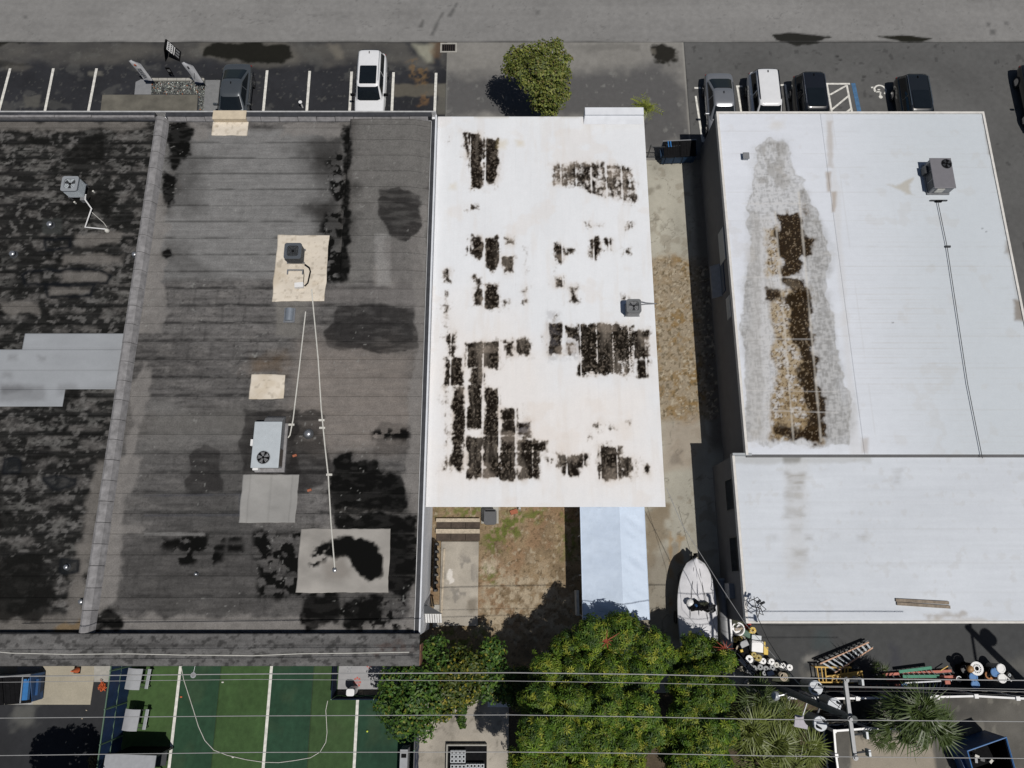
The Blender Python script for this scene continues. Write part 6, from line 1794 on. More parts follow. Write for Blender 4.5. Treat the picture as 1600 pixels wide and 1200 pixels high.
MB().add([(-hw, -hl, zc - 0.2), (hw, -hl, zc - 0.2), (hw, -hl, zc), (rx, -hl, zr), (-hw, -hl, zc), (-hw, -hl - 0.02, zc - 0.2), (hw, -hl - 0.02, zc - 0.2), (hw, -hl - 0.02, zc), (rx, -hl - 0.02, zr), (-hw, -hl - 0.02, zc)],
         [(4, 3, 2, 1, 0), (5, 6, 7, 8, 9), (0, 1, 6, 5), (1, 2, 7, 6), (2, 3, 8, 7), (3, 4, 9, 8), (4, 0, 5, 9)]).build("gable_cloth", M['tarp'], cn)
for sx in (-1, 1):
    for k in range(4):
        y = -hl + 0.1 + (2 * hl - 0.2) * k / 3
        MB().cyl((sx * (hw - 0.06), y, 0), (sx * (hw - 0.06), y, zc - 0.02), 0.03, n=8).build("leg", M['white'], cn)
p = at(902.5, 942, 0.9)
o = MB().box(-0.07, 0.07, -0.6, 0.6, 0, 1.0).build("white_post_panel", M['offwhite'], None, loc=(p.x, p.y, 0.01))
tag(o, "narrow pale upright panel beside the west side of the canopy", "panel")
for k, (a, b) in enumerate(((1014, 912), (1018, 955))):
    pass

# boat on its trailer
bz = 1.15
bow, stern = at(1086, 872, bz), at(1092, 1012, bz)
bt = thing("boat", "motor boat under a pale grey cover parked in the alley", "boat", ((bow.x + stern.x) / 2, (bow.y + stern.y) / 2, 0), math.atan2(bow.y - stern.y, bow.x - stern.x) - math.pi / 2)
Lb = (bow - stern).length
hwid = (at(1121, 945, bz).x - at(1062, 945, bz).x) / 2
st = []
hull = MB()
n = 16
vs, fs = [], []
for i in range(n + 1):
    f = i / n
    y = -Lb / 2 + Lb * f
    wv = hwid * (1.0 if f < 0.45 else math.sqrt(max(0.0, 1 - ((f - 0.45) / 0.55) ** 1.9)) * 1.0) * (0.93 + 0.07 * min(1, f / 0.3))
    wv = max(wv, 0.02)
    sh = 0.15 * max(0, f - 0.4)
    for x, z in ((-wv, bz + sh), (-wv * 0.88, bz - 0.35 + sh), (-wv * 0.55, 0.55 + 0.25 * f * f), (0, 0.42 + 0.45 * max(0, f - 0.7) * 2), (wv * 0.55, 0.55 + 0.25 * f * f), (wv * 0.88, bz - 0.35 + sh), (wv, bz + sh)):
        vs.append((x, y, z))
for i in range(n):
    for k in range(6):
        fs.append((i * 7 + k, i * 7 + k + 1, (i + 1) * 7 + k + 1, (i + 1) * 7 + k))
fs.append((0, 1, 2, 3, 4, 5, 6))
hull.add(vs, fs).build("hull", M['white'], bt, True)
cv, fs = [], []
nx = 10
for i in range(n + 1):
    f = i / n
    y = -Lb / 2 + Lb * f
    wv = abs(vs[i * 7 + 6][0]) * 1.03
    sh = 0.15 * max(0, f - 0.4)
    for j in range(nx + 1):
        s = -1 + 2 * j / nx
        bump = 0.22 * (1 - s * s) * (1 - 0.3 * f) + 0.05 * math.sin(i * 1.7 + s * 2.5) * (1 - s * s) + (0.15 * math.exp(-((f - 0.22) / 0.12) ** 2) * (1 - abs(s)))
        cv.append((s * wv, y, bz + 0.02 + sh + bump))
for i in range(n):
    for j in range(nx):
        fs.append((i * (nx + 1) + j, i * (nx + 1) + j + 1, (i + 1) * (nx + 1) + j + 1, (i + 1) * (nx + 1) + j))
m_ = len(cv)
MB().add(cv + [(x, y, z - 0.015) for x, y, z in cv], fs + [tuple(m_ + q for q in reversed(f)) for f in fs]).build("cover", M['cover'], bt, True)
for xx in (-0.12, 0.12):
    MB().tube([(xx * 4, -Lb * 0.3, bz + 0.20), (xx * 3, 0, bz + 0.30), (xx, Lb * 0.42, bz + 0.2)], 0.012, 5).build("cover_strap", M['dark'], bt)
for s in (-1, 1):
    MB().tube([(s * abs(vs[i * 7 + 6][0]) * 1.03, vs[i * 7 + 6][1], vs[i * 7 + 6][2] + 0.0) for i in range(n + 1)], 0.03, 6).build("rub_rail", M['grey'], bt, True)
MB().tube([(0, -Lb * 0.44, bz + 0.22), (0.04, -Lb * 0.1, bz + 0.27), (0, Lb * 0.3, bz + 0.26), (0, Lb * 0.47, bz + 0.17)], 0.03, 6).build("ridge_pole", M['cover'], bt, True)
tr = MB()
tr.box(-hwid * 0.8, -hwid * 0.7, -Lb * 0.45, Lb * 0.3, 0.38, 0.46).box(hwid * 0.7, hwid * 0.8, -Lb * 0.45, Lb * 0.3, 0.38, 0.46).tube([(-hwid * 0.75, Lb * 0.3, 0.42), (0, Lb * 0.5, 0.42), (0, Lb * 0.58, 0.42)], 0.05, 6).tube([(hwid * 0.75, Lb * 0.3, 0.42), (0, Lb * 0.5, 0.42)], 0.05, 6).box(-hwid, hwid, -Lb * 0.2, -Lb * 0.17, 0.3, 0.38)
tr.build("trailer_frame", M['dark'], bt)
MB().box(-0.05, 0.05, Lb * 0.5, Lb * 0.53, 0.44, 1.2).box(0.10, 0.18, Lb * 0.515, Lb * 0.56, 0.44, 1.0).build("winch_post", M['black'], bt)
for s in (-1, 1):
    wl_ = MB().cyl((s * hwid * 0.82, -Lb * 0.185, 0.3), (s * hwid * 1.0, -Lb * 0.185, 0.3), 0.3, n=18).build("wheel", M['rubber'], bt)
bd = thing("cloth_bundle", "dark bundle of rags and a sheet lying on the boat cover", "bundle", tuple(at(1097, 948, bz + 0.5)))
def heap(rx_, ry_, h_, seed):
    rg = random.Random(seed)
    mb = MB()
    n, mm = 20, 6
    vs = []
    for j in range(mm):
        a = math.pi / 2 * j / mm
        for i in range(n):
            t_ = 2 * math.pi * i / n
            k = 1 + 0.22 * math.sin(3 * t_ + seed) + 0.14 * math.sin(5 * t_ + 2 * seed) + rg.uniform(-.1, .1)
            vs.append((rx_ * math.cos(a) * math.cos(t_) * k, ry_ * math.cos(a) * math.sin(t_) * k, h_ * math.sin(a) * (1 + rg.uniform(-.25, .25))))
    vs.append((0, 0, h_))
    fs = [(j * n + i, j * n + (i + 1) % n, (j + 1) * n + (i + 1) % n, (j + 1) * n + i) for j in range(mm - 1) for i in range(n)] + [((mm - 1) * n + i, (mm - 1) * n + (i + 1) % n, mm * n) for i in range(n)] + [tuple(range(n - 1, -1, -1))]
    return mb.add(vs, fs)
for k, (a, b, r1, r2, m_) in enumerate(((-0.25, 0.02, 0.34, 0.24, 'black'), (0.12, -0.04, 0.40, 0.20, 'black'), (0.45, -0.08, 0.28, 0.18, 'dark'), (0.1, 0.12, 0.22, 0.14, 'olive'))):
    heap(r1, r2, 0.22, 3 + k).build("rag", M[m_], bd, False, 0, (a, b, -0.12))
MB().dome((-0.55, 0.18, -0.1), 0.2, 0.14, 8, 3).build("sheet_fold", M['white'], bd)
MB().dome((-0.3, 0.05, -0.06), 0.12, 0.2, 8, 3).build("blue_rag", M['blue'], bd)

p, q = at(1131, 907, 0.75), at(1131, 1018, 0.75)
tb_ = thing("long_grey_tube", "long grey round tube lying beside boat against the wall", "tube", (p.x, (p.y + q.y) / 2, 0))
hl = (p.y - q.y) / 2
MB().cyl((0, -hl, 0.40), (0, hl, 0.40), 0.30, n=20).build("tube_body", M['grey'], tb_, True)
MB().cyl((0, hl + 0.001, 0.40), (0, hl + 0.10, 0.40), 0.34, n=20).build("end_collar", M['lgrey'], tb_, True)
MB().box(-0.25, 0.25, -hl * 0.7, -hl * 0.7 + 0.1, 0.0, 0.14).box(-0.25, 0.25, hl * 0.7, hl * 0.7 + 0.1, 0.0, 0.14).build("bearer", M['wood'], tb_)
# ------------------------------------------------------------------ trees and palms
def mpp(px, py, z):
    return (at(px + 10, py, z) - at(px, py, z)).length / 10
def leaf_cloud(lobes, count, kind, L, Wd, cols, tip=None, seed=1, low=-0.25, shell=(0.72, 1.06)):
    """Leaves on and inside overlapping lobes [(x, y, z, r, rz)]: 'whorl' = drooping rosettes, 'leaf' = single blades."""
    rg = np.random.default_rng(seed)
    lob = np.array(lobes, float)
    area = lob[:, 3] ** 2
    idx = rg.choice(len(lob), size=count * 2, p=area / area.sum())
    D = rg.normal(size=(count * 2, 3))
    D /= np.linalg.norm(D, axis=1)[:, None]
    D[:, 2] = np.where(D[:, 2] < low, -D[:, 2], D[:, 2])
    R = rg.uniform(shell[0] ** 2, shell[1] ** 2, count * 2) ** 0.5
    # uneven outline: lump the lobes
    lump = 0.62 + 0.72 * fbm(D[:, 0] * 2.9 + idx * 3.1, D[:, 1] * 2.9 + D[:, 2] * 2.1, seed, 3)
    P = lob[idx, :3] + D * (R * lump)[:, None] * np.stack([lob[idx, 3], lob[idx, 3], lob[idx, 4]], 1)
    # drop what is buried deep in another lobe
    keep = np.ones(len(P), bool)
    for j, l in enumerate(lob):
        q = (P - l[:3]) / np.array([l[3], l[3], l[4]])
        keep &= ~((np.linalg.norm(q, axis=1) < 0.62) & (idx != j))
    P, D, idx = P[keep][:count], D[keep][:count], idx[keep][:count]
    n = len(P)
    N = D + rg.normal(scale=0.35, size=(n, 3)) + np.array([0, 0, 0.55])
    N /= np.linalg.norm(N, axis=1)[:, None]
    A = np.cross(N, rg.normal(size=(n, 3)))
    A /= np.linalg.norm(A, axis=1)[:, None]
    B = np.cross(N, A)
    cols = np.array(cols)
    cc = cols[rg.integers(0, len(cols), n)] * rg.uniform(0.65, 1.3, (n, 1)) * (0.72 + 0.56 * fbm(P[:, 0] * 0.9, P[:, 1] * 0.9 + P[:, 2], seed + 5, 3))[:, None]
    if tip is not None:
        k = rg.random(n) < tip[1]
        cc[k] = np.array(tip[0]) * rg.uniform(0.7, 1.2, (k.sum(), 1))
    if kind == "whorl":
        K = 8
        S = rg.uniform(0.7, 1.2, n) * L
        ang = np.arange(K) * 2 * np.pi / K
        a = ang[None, :] + rg.uniform(0, 6.28, (n, 1))
        U = A[:, None] * np.cos(a)[..., None] + B[:, None] * np.sin(a)[..., None]
        V = -A[:, None] * np.sin(a)[..., None] + B[:, None] * np.cos(a)[..., None]
        s = (S[:, None] * rg.uniform(0.8, 1.15, (n, K)))[..., None]
        up = N[:, None]
        droop = rg.uniform(0.05, 0.45, (n, K))[..., None]
        p0 = P[:, None] + U * s * 0.10
        p1 = P[:, None] + U * s * 0.60 + V * s * Wd + up * s * (0.12 - droop * 0.4)
        p2 = P[:, None] + U * s * 1.05 - up * s * droop
        p3 = P[:, None] + U * s * 0.60 - V * s * Wd + up * s * (0.12 - droop * 0.4)
        Q = np.stack([p0, p1, p2, p3], 2).reshape(-1, 3)
        C = np.repeat(cc, K, 0) * rg.uniform(0.85, 1.15, (n * K, 1))
    else:
        s = (rg.uniform(0.6, 1.3, n) * L)[:, None]
        p0 = P - A * s * 0.5
        p1 = P + B * s * Wd + N * s * 0.08
        p2 = P + A * s * 0.5 - N * s * 0.15
        p3 = P - B * s * Wd + N * s * 0.08
        Q = np.stack([p0, p1, p2, p3], 1).reshape(-1, 3)
        C = cc
    F = np.arange(len(Q)).reshape(-1, 4)
    F = np.concatenate([F[:, [0, 1, 2]], F[:, [0, 2, 3]]])
    return Q, F, np.repeat(C, 4, 0)
def tree(name, label, base_px, lobes_px, count, kind, L, Wd, cols, tip=None, seed=1, zr=0.75, group=None, cat="tree", trunk_r=0.14, shell=(0.72, 1.06)):
    b = at(base_px[0], base_px[1], 0)
    t = thing(name, label, cat, (b.x, b.y, 0), 0, group)
    lobes = []
    for px, py, rp, z in lobes_px:
        c = at(px, py, z) - b
        r = rp * mpp(px, py, z)
        lobes.append((c.x, c.y, z - r * 0.25, r, r * zr))
    Q, F, C = leaf_cloud(lobes, count, kind, L, Wd, cols, tip, seed, shell=shell)
    me = raw_mesh("crown", Q, F)
    set_wear(me, C)
    link("crown", me, M['leaf'], t)
    zt = min(l[2] for l in lobes) * 0.55
    mb = MB()
    ctr = Vector((sum(l[0] for l in lobes) / len(lobes), sum(l[1] for l in lobes) / len(lobes), 0)) * 0.4
    top = Vector((ctr.x, ctr.y, zt))
    mb.tube([(0, 0, -0.05), (ctr.x * 0.4, ctr.y * 0.4, zt * 0.5), top], [trunk_r * 1.25, trunk_r, trunk_r * 0.85], 9)
    mb.build("trunk", M['bark'], t, True)
    for l in lobes:
        e = Vector(l[:3])
        mid = (top + e) / 2 + Vector((random.uniform(-.1, .1), random.uniform(-.1, .1), 0.05))
        MB().tube([top, mid, e], [trunk_r * 0.6, trunk_r * 0.4, trunk_r * 0.18], 6).build("limb", M['bark'], t, True)
    return t
G1 = [(0.085, 0.155, 0.016), (0.115, 0.185, 0.018), (0.055, 0.11, 0.014), (0.16, 0.21, 0.022), (0.034, 0.072, 0.012)]
G2 = [(0.045, 0.10, 0.017), (0.062, 0.125, 0.02), (0.028, 0.066, 0.013), (0.09, 0.15, 0.024)]
G3 = [(0.13, 0.16, 0.034), (0.17, 0.195, 0.04), (0.09, 0.12, 0.026), (0.21, 0.22, 0.055)]
GY = [(0.075, 0.10, 0.015), (0.10, 0.115, 0.018), (0.05, 0.08, 0.014), (0.035, 0.062, 0.012)]
tree("shade_tree", "round olive green tree standing by the driveway before the stained white roof", (853, 188),
     [(806, 92, 17, 3.9), (822, 84, 14, 4.2), (846, 78, 15, 4.6), (868, 72, 12, 4.5), (872, 92, 15, 4.1), (888, 90, 7, 3.9), (796, 108, 11, 3.6), (818, 108, 19, 4.1), (842, 102, 20, 4.7), (862, 112, 18, 4.2), (880, 112, 12, 3.7), (832, 128, 18, 4.0), (856, 136, 18, 3.7), (876, 132, 13, 3.4), (846, 152, 16, 3.1), (868, 154, 14, 3.0), (884, 146, 8, 2.9), (858, 170, 13, 2.3), (840, 166, 9, 2.4)],
     8200, "leaf", 0.17, 0.30, G3, ((0.20, 0.17, 0.06), 0.06), 3, 0.8, None, "tree", 0.12, shell=(0.4, 1.3))
def lumps(seed, rows):
    """Uneven domes: sizes and heights varied so that dark gaps open between them."""
    rg = random.Random(seed)
    return [(a + rg.uniform(-5, 5), b + rg.uniform(-5, 5), r * rg.uniform(0.6, 0.9), z + rg.uniform(-0.9, 0.6)) for a, b, r, z in rows]
ut = tree("umbrella_tree", "large umbrella tree with glossy leaf rosettes south of the white canopy", (945, 1075),
     lumps(1, [(890, 1012, 34, 3.8), (925, 992, 34, 4.1), (975, 995, 40, 4.2), (1015, 1012, 34, 4.2), (1045, 1028, 26, 3.9), (858, 1052, 34, 4.8), (905, 1050, 40, 4.6), (952, 1055, 46, 5.0), (1000, 1062, 44, 5.0), (838, 1095, 36, 6.2), (892, 1095, 42, 5.6), (945, 1108, 46, 5.2),
      (995, 1112, 46, 5.2), (832, 1145, 38, 6.6), (878, 1148, 42, 6.0), (935, 1160, 46, 5.0), (985, 1165, 40, 4.8), (856, 1198, 40, 6.6), (930, 1205, 44, 4.8), (985, 1205, 34, 4.5), (822, 1192, 34, 6.4), (832, 1245, 40, 6.6), (880, 1252, 44, 6.0), (930, 1255, 44, 5.4), (930, 1025, 26, 4.3), (975, 1028, 26, 4.5), (1020, 1045, 26, 4.4), (918, 1130, 24, 4.8), (965, 1140, 24, 5.0), (1015, 1140, 26, 4.6), (905, 1180, 24, 4.5)]),
     8200, "whorl", 0.205, 0.16, G1, ((0.27, 0.29, 0.035), 0.10), 5, 0.95, "umbrella trees behind the buildings", trunk_r=0.2)
# red flower spike rosette on the crown
def spike(parent, px, py, z, r, n=9):
    c = at(px, py, z) - parent.location
    for k in range(n):
        a = 2 * math.pi * k / n + random.uniform(-.2, .2)
        rr = r * random.uniform(0.35, 1.15)
        MB().tube([c, c + Vector((rr * 0.5 * math.cos(a), rr * 0.5 * math.sin(a), 0.10)), c + Vector((rr * math.cos(a), rr * math.sin(a), 0.05))], [0.028, 0.022, 0.008], 5).build("flower_stalk", M['redstalk'], parent, True)
spike(ut, 947, 1001, 4.7, 0.62)
ut2 = tree("umbrella_tree", "umbrella tree with red flower stalks growing beside the boat and reels", (1092, 1085),
     lumps(2, [(1068, 1040, 30, 3.8), (1085, 1012, 28, 3.6), (1112, 1018, 26, 3.5), (1135, 1034, 20, 3.0), (1070, 1075, 38, 4.4), (1112, 1065, 34, 4.2), (1075, 1120, 40, 4.5), (1115, 1110, 34, 4.1), (1055, 1160, 36, 4.2), (1100, 1155, 42, 4.4), (1135, 1140, 26, 3.6), (1070, 1200, 40, 4.0), (1120, 1195, 32, 3.7), (1095, 1090, 22, 4.2), (1130, 1080, 22, 3.8), (1090, 1180, 24, 3.9)]),
     4200, "whorl", 0.205, 0.16, G1, ((0.25, 0.27, 0.035), 0.08), 6, 0.95, "umbrella trees behind the buildings", trunk_r=0.16)
spike(ut2, 1132, 1013, 3.4, 0.5, 11)
tree("leafy_tree", "dense dark green small leaved tree overhanging the turf corner", (652, 1085),
     [(622, 1062, 28, 3.4), (650, 1070, 30, 3.8), (612, 1098, 24, 3.2), (645, 1102, 34, 3.9), (668, 1098, 26, 3.6), (625, 1122, 26, 3.1), (655, 1132, 22, 3.0), (670, 1020, 18, 2.9), (684, 1006, 14, 2.6), (690, 1040, 22, 3.1)],
     5200, "leaf", 0.19, 0.30, G2, ((0.18, 0.19, 0.03), 0.06), 8, 0.9, None, "tree", 0.11, shell=(0.5, 1.22))
tree("leafy_tree", "yellowish green tree beside the dark green one at building corner", (712, 1072),
     [(708, 1055, 26, 3.3), (735, 1042, 22, 3.1), (700, 1085, 28, 3.3), (724, 1078, 24, 3.2), (688, 1108, 18, 2.9), (745, 1062, 16, 2.8), (720, 1025, 16, 2.7)],
     3800, "leaf", 0.19, 0.30, GY, ((0.30, 0.26, 0.03), 0.14), 9, 0.9, None, "tree", 0.09, shell=(0.5, 1.22))
tree("leafy_tree", "small bushy green tree between the yard and concrete court", (775, 1062),
     [(768, 1018, 20, 2.6), (760, 1040, 20, 2.7), (785, 1062, 22, 2.9), (765, 1075, 20, 2.7), (795, 1085, 14, 2.6)],
     2400, "leaf", 0.19, 0.30, G2, ((0.22, 0.22, 0.03), 0.08), 10, 0.9, None, "tree", 0.07, shell=(0.5, 1.22))
tree("leafy_tree", "yellow tipped bush at the west foot of large umbrella tree", (822, 1085),
     [(815, 1066, 20, 2.8), (822, 1090, 20, 2.8), (808, 1095, 12, 2.4)], 260, "whorl", 0.26, 0.14, GY, ((0.24, 0.21, 0.03), 0.15), 12, 0.8, None, "bush", 0.06)
tree("weed_plant", "narrow green weed growing along a crack in the concrete court", (722, 1118),
     [(722, 1102, 8, 0.5), (723, 1112, 7, 0.45), (721, 1124, 7, 0.4), (722, 1133, 6, 0.35)], 520, "leaf", 0.16, 0.3, G2, None, 13, 0.8, None, "plant", 0.02)
tree("dry_plant", "small dry yellow plant at the foot of blue fence", (148, 1192),
     [(146, 1186, 8, 0.5), (147, 1196, 8, 0.45)], 300, "leaf", 0.14, 0.3, [(0.16, 0.12, 0.04), (0.11, 0.08, 0.03)], None, 14, 0.8, None, "plant", 0.02)
# a tree just below the frame, whose shadow darkens the lower left corner
tree("street_tree", "tree beyond the lower left corner shading the dark paving", (118, 1262),
     [(40, 1330, 60, 6.0), (0, 1300, 45, 5.6), (70, 1370, 55, 6.0), (10, 1360, 55, 5.8)], 5000, "leaf", 0.30, 0.3, G2, None, 15, 0.8, None, "tree", 0.2)

# palms: each frond is a part
def frond_mesh(kind):
    mb = MB()
    if kind == "fan":
        mb.tube([(0, 0, 0), (0.35, 0, 0.10), (0.62, 0, 0.12)], [0.016, 0.012, 0.008], 4)
        n = 11
        for k in range(n):
            a = math.radians(-70 + 140 * k / (n - 1))
            l = 0.72 * (1 - 0.25 * abs(a) / 1.4)
            d, e = Vector((math.cos(a), math.sin(a), 0)), Vector((-math.sin(a), math.cos(a), 0))
            o = Vector((0.58, 0, 0.12))
            p0 = o
            p1 = o + d * l * 0.45 + e * 0.034 + Vector((0, 0, 0.05))
            p2 = o + d * l * (1.0 + 0.18 * (k % 2)) - Vector((0, 0, 0.26 + 0.13 * (k % 3)))
            p3 = o + d * l * 0.45 - e * 0.034 + Vector((0, 0, 0.05))
            pm = o + d * l * 0.5 + Vector((0, 0, 0.015))
            mb.add([p0, p1, p2, p3, pm], [(0, 4, 1), (4, 2, 1), (0, 3, 4), (4, 3, 2)])
    else:
        pts = [Vector((0.12 * k, 0, 0.10 * k - 0.014 * k * k)) for k in range(11)]
        mb.tube(pts, [0.02 - 0.0016 * k for k in range(11)], 4)
        for k in range(2, 11):
            for s in (-1, 1):
                o = pts[k]
                tip = o + Vector((0.24, s * (0.44 - 0.02 * k), -0.10))
                mid = (o + tip) / 2 + Vector((0, 0, 0.04))
                mb.add([o, mid + Vector((0.06, 0, 0)), tip, mid - Vector((0.06, 0, 0))], [(0, 1, 2), (0, 2, 3)])
    me = bpy.data.meshes.new("frond_" + kind)
    me.from_pydata([tuple(v) for v in mb.v], [], mb.f)
    me.update()
    return me
def _frond(k, m):
    me = frond_mesh(k)
    me.materials.append(m)
    return me
FM = {"fan": _frond("fan", M['frond']), "fan_b": _frond("fan", M['frond_b']), "feather": _frond("feather", M['frond_y'])}
def palm(label, crown_px, z, n, size, kind="fan", group=None, seed=0, cat="palm"):
    rg = random.Random(seed)
    c = at(crown_px[0], crown_px[1], z)
    t = thing("palm_tree", label, cat, (c.x, c.y, 0), rg.uniform(0, 6), group)
    MB().tube([(0, 0, -0.05), (0.03, 0, z * 0.5), (0, 0, z)], [0.11, 0.09, 0.07], 8).build("trunk", M['bark'], t, True)
    for k in range(n):
        o = bpy.data.objects.new("frond", FM[kind])
        COL.objects.link(o)
        o.parent = t
        f = (k + 0.5) / n
        el = math.radians(72 - 88 * f + rg.uniform(-16, 16))
        o.location = (0, 0, z + 0.05)
        o.rotation_euler = (rg.uniform(-0.5, 0.5), -el, k * 2.39996 + rg.uniform(-0.4, 0.4))
        s = size * rg.uniform(0.7, 1.25)
        o.scale = (s, s, s)
    return t
gp = "fan palms behind the rear fences"
palm("tall fan palm overlapping the white rail of the rear fence", (1425, 1108), 3.2, 32, 1.12, "fan", gp, 1)
palm("fan palm just left of and below the tallest palm", (1398, 1128), 2.4, 20, 1.0, "fan", gp, 2)
palm("fan palm standing right of the tallest palm near the open dumpster", (1448, 1132), 2.6, 22, 1.05, "fan", gp, 3)
palm("low fan palm peeping over the white corner fence rail", (1376, 1146), 1.0, 12, 0.7, "fan", gp, 4)
for k, (a, b, z, lab) in enumerate(((1182, 1092, 2.6, "fan palm nearest to the foot of utility pole"), (1222, 1118, 2.4, "fan palm under the pale square panel on the pole"), (1168, 1135, 2.9, "fan palm touching the right edge of the umbrella tree"),
                               (1206, 1158, 2.8, "fan palm in the middle of the clump left of the white corner fence"), (1252, 1168, 2.2, "fan palm at the right side of the clump by the white corner fence"), (1176, 1188, 2.8, "fan palm at the lower left of the clump under the lowest wire"),
                               (1228, 1198, 2.4, "fan palm cut by the bottom edge of the picture"), (1188, 1120, 2.2, "short fan palm hidden among taller ones beside the pole"))):
    palm(lab, (a, b), z, 26, 0.95, "fan_b" if k != 0 else "fan", gp, 20 + k)
palm("small feather palm at the north-east corner of the stained white roof", (1009, 172), 1.7, 16, 0.62, "feather", None, 40)
palm("low palm shrub against the red ladder end", (1372, 1050), 0.35, 8, 0.45, "fan", gp, 41, "shrub")

# ------------------------------------------------------------------ fences and dog run
def run_fence(name, label, pts, h, rail_m, post_m, screen_m, post_r, rails=(1.0,), square=False, cat="fence", group=None):
    o = pts[0]
    t = thing(name, label, cat, (o.x, o.y, 0), 0, group)
    Q = [p - Vector((o.x, o.y, 0)) for p in pts]
    for i, q in enumerate(Q):
        if square:
            MB().box(q.x - post_r, q.x + post_r, q.y - post_r, q.y + post_r, 0, h + 0.06).build("post", post_m, t, bevel=0.01)
            MB().box(q.x - post_r * 1.25, q.x + post_r * 1.25, q.y - post_r * 1.25, q.y + post_r * 1.25, h + 0.061, h + 0.10).build("post_cap", post_m, t)
        else:
            MB().cyl((q.x, q.y, 0), (q.x, q.y, h + 0.05), post_r, n=8).build("post", post_m, t)
    for a, b in zip(Q[:-1], Q[1:]):
        d = (b - a).normalized()
        n = Vector((-d.y, d.x, 0))
        for f in rails:
            z = h * f
            hw = 0.045 if square else 0.024
            p, q = a + d * post_r, b - d * post_r
            MB().prism([tuple((p + n * hw).xy), tuple((p - n * hw).xy), tuple((q - n * hw).xy), tuple((q + n * hw).xy)], z - hw * 1.2, z + hw * 0.8).build("rail", rail_m, t)
        if screen_m:
            p, q = a + d * (post_r + 0.01), b - d * (post_r + 0.01)
            k = 10
            vs = []
            for j in range(k + 1):
                s = j / k
                off = 0.02 * math.sin(s * 19 + a.x * 3)
                w_ = p + (q - p) * s
                for z in (0.06, h * 0.5, h - 0.06):
                    vs.append((w_.x + n.x * (off * (1 if z < h - 0.1 else 0.2)), w_.y + n.y * (off * (1 if z < h - 0.1 else 0.2)), z))
            fs = [(j * 3 + m_, j * 3 + m_ + 1, (j + 1) * 3 + m_ + 1, (j + 1) * 3 + m_) for j in range(k) for m_ in range(2)]
            L = len(vs)
            vs2 = [(x + n.x * 0.008, y + n.y * 0.008, z) for x, y, z in vs]
            MB().add(vs + vs2, fs + [tuple(L + i for i in reversed(f)) for f in fs]).build("screen_panel", screen_m, t, True)
    return t
h = 1.9
run_fence("pvc_fence", "long white topped fence with dark screens behind the ladders and buckets", [at(a, b, h).xy.to_3d() for a, b in ((1232, 1091), (1275, 1091.5), (1339, 1091), (1400, 1090), (1463, 1089), (1524, 1087.5), (1589, 1091), (1655, 1093))], h, M['white'], M['white'], M['navy'], 0.075, (1.0,), True)
h = 1.7
run_fence("pvc_fence", "white rail fence turning a corner below the crossarm", [at(a, b, h).xy.to_3d() for a, b in ((1404, 1139.5), (1357, 1138), (1303, 1142), (1306, 1180), (1311, 1215))], h, M['white'], M['white'], M['navy'], 0.06, (1.0, 0.35), True)
xf = at(206, 1045, 0).x
ys_ = [at(206, 1040, 0).y, at(203, 1097, 0).y, at(194, 1149, 0).y, at(188, 1205, 0).y]
run_fence("screened_fence", "green post fence with bright blue screens on the left side of the turf", [Vector((xf, y, 0)) for y in [ys_[0] + 1.9] + ys_[0:1] + ys_[1:]], 2.0, M['greenpost'], M['greenpost'], M['bluefab'], 0.035, (1.0, 0.52))
xr_ = at(655, 1150, 0).x
run_fence("screened_fence", "blue screened fence on the right side of the turf under trees", [Vector((xr_, y, 0)) for y in (at(655, 1110, 0).y, at(655, 1160, 0).y, at(655, 1215, 0).y, at(655, 1260, 0).y)], 1.7, M['dark'], M['greenpost'], M['bluefab'], 0.035, (1.0, 0.5))
xp, yp = at(527, 1060, 0).x, at(560, 1087.5, 0).y
run_fence("screened_fence", "low dark blue screened fence round the grey pad with red prints", [Vector((xp, at(527, 1030, 0).y, 0)), Vector((xp, yp, 0)), Vector((at(590, 1088, 0).x, yp, 0)), Vector((at(652, 1088, 0).x, yp, 0))], 1.0, M['navy'], M['greenpost'], M['navy'], 0.03, (1.0,))
# grey pad with prints and timber kerb
pad = thing("printed_pad", "grey square pad with red paw prints at the turf corner", "pad", tuple(at(565, 1060)))
o0 = pad.location
pw = at(652, 1070).x
MB().box(xp + 0.06 - o0.x, pw - o0.x, at(560, 1078).y - o0.y, 1.6, 0, 0.06).build("pad_slab", mat("grey_pad", (0.31, 0.31, 0.32), 0.9, 0, 0.1, 3), pad)
for k in range(3):
    a = xp + 0.08 + (pw - xp - 0.1) * k / 3
    MB().box(a - o0.x, a + (pw - xp - 0.1) / 3 - 0.02 - o0.x, yp + 0.06 - o0.y, at(560, 1078.6).y - o0.y, 0, 0.12).build("kerb_timber", M['palewood'], pad)
def paw(px, py, s, m, n=6):
    c = at(px, py, 0.06) - o0
    mb = MB()
    for k in range(n):
        a = math.pi * (0.5 + 2 * k / n)
        x, y = c.x + s * 0.75 * math.cos(a), c.y + s * math.sin(a)
        mb.prism([(x + s * 0.26 * math.cos(t), y + s * 0.30 * math.sin(t)) for t in np.linspace(0, 2 * math.pi, 9)[:-1]], 0.0605, 0.064)
    for k in range(3):
        mb.prism([(c.x - s * 0.3 + s * 0.3 * k + s * 0.10 * math.cos(t), c.y - s * 0.1 + s * 0.4 * math.sin(t)) for t in np.linspace(0, 2 * math.pi, 8)[:-1]], 0.0605, 0.064)
    mb.build("paw_print", m, pad)
paw(558, 1066, 0.20, M['redprint'], 8)
paw(577, 1039, 0.14, M['redprint'], 6)
paw(546, 1045, 0.15, M['grey'], 5)
p = at(548, 1083, 0.9)
t = thing("waste_station", "white lidded bin with dark band at the low blue fence", "bin", (p.x, p.y + 0.05, 0))
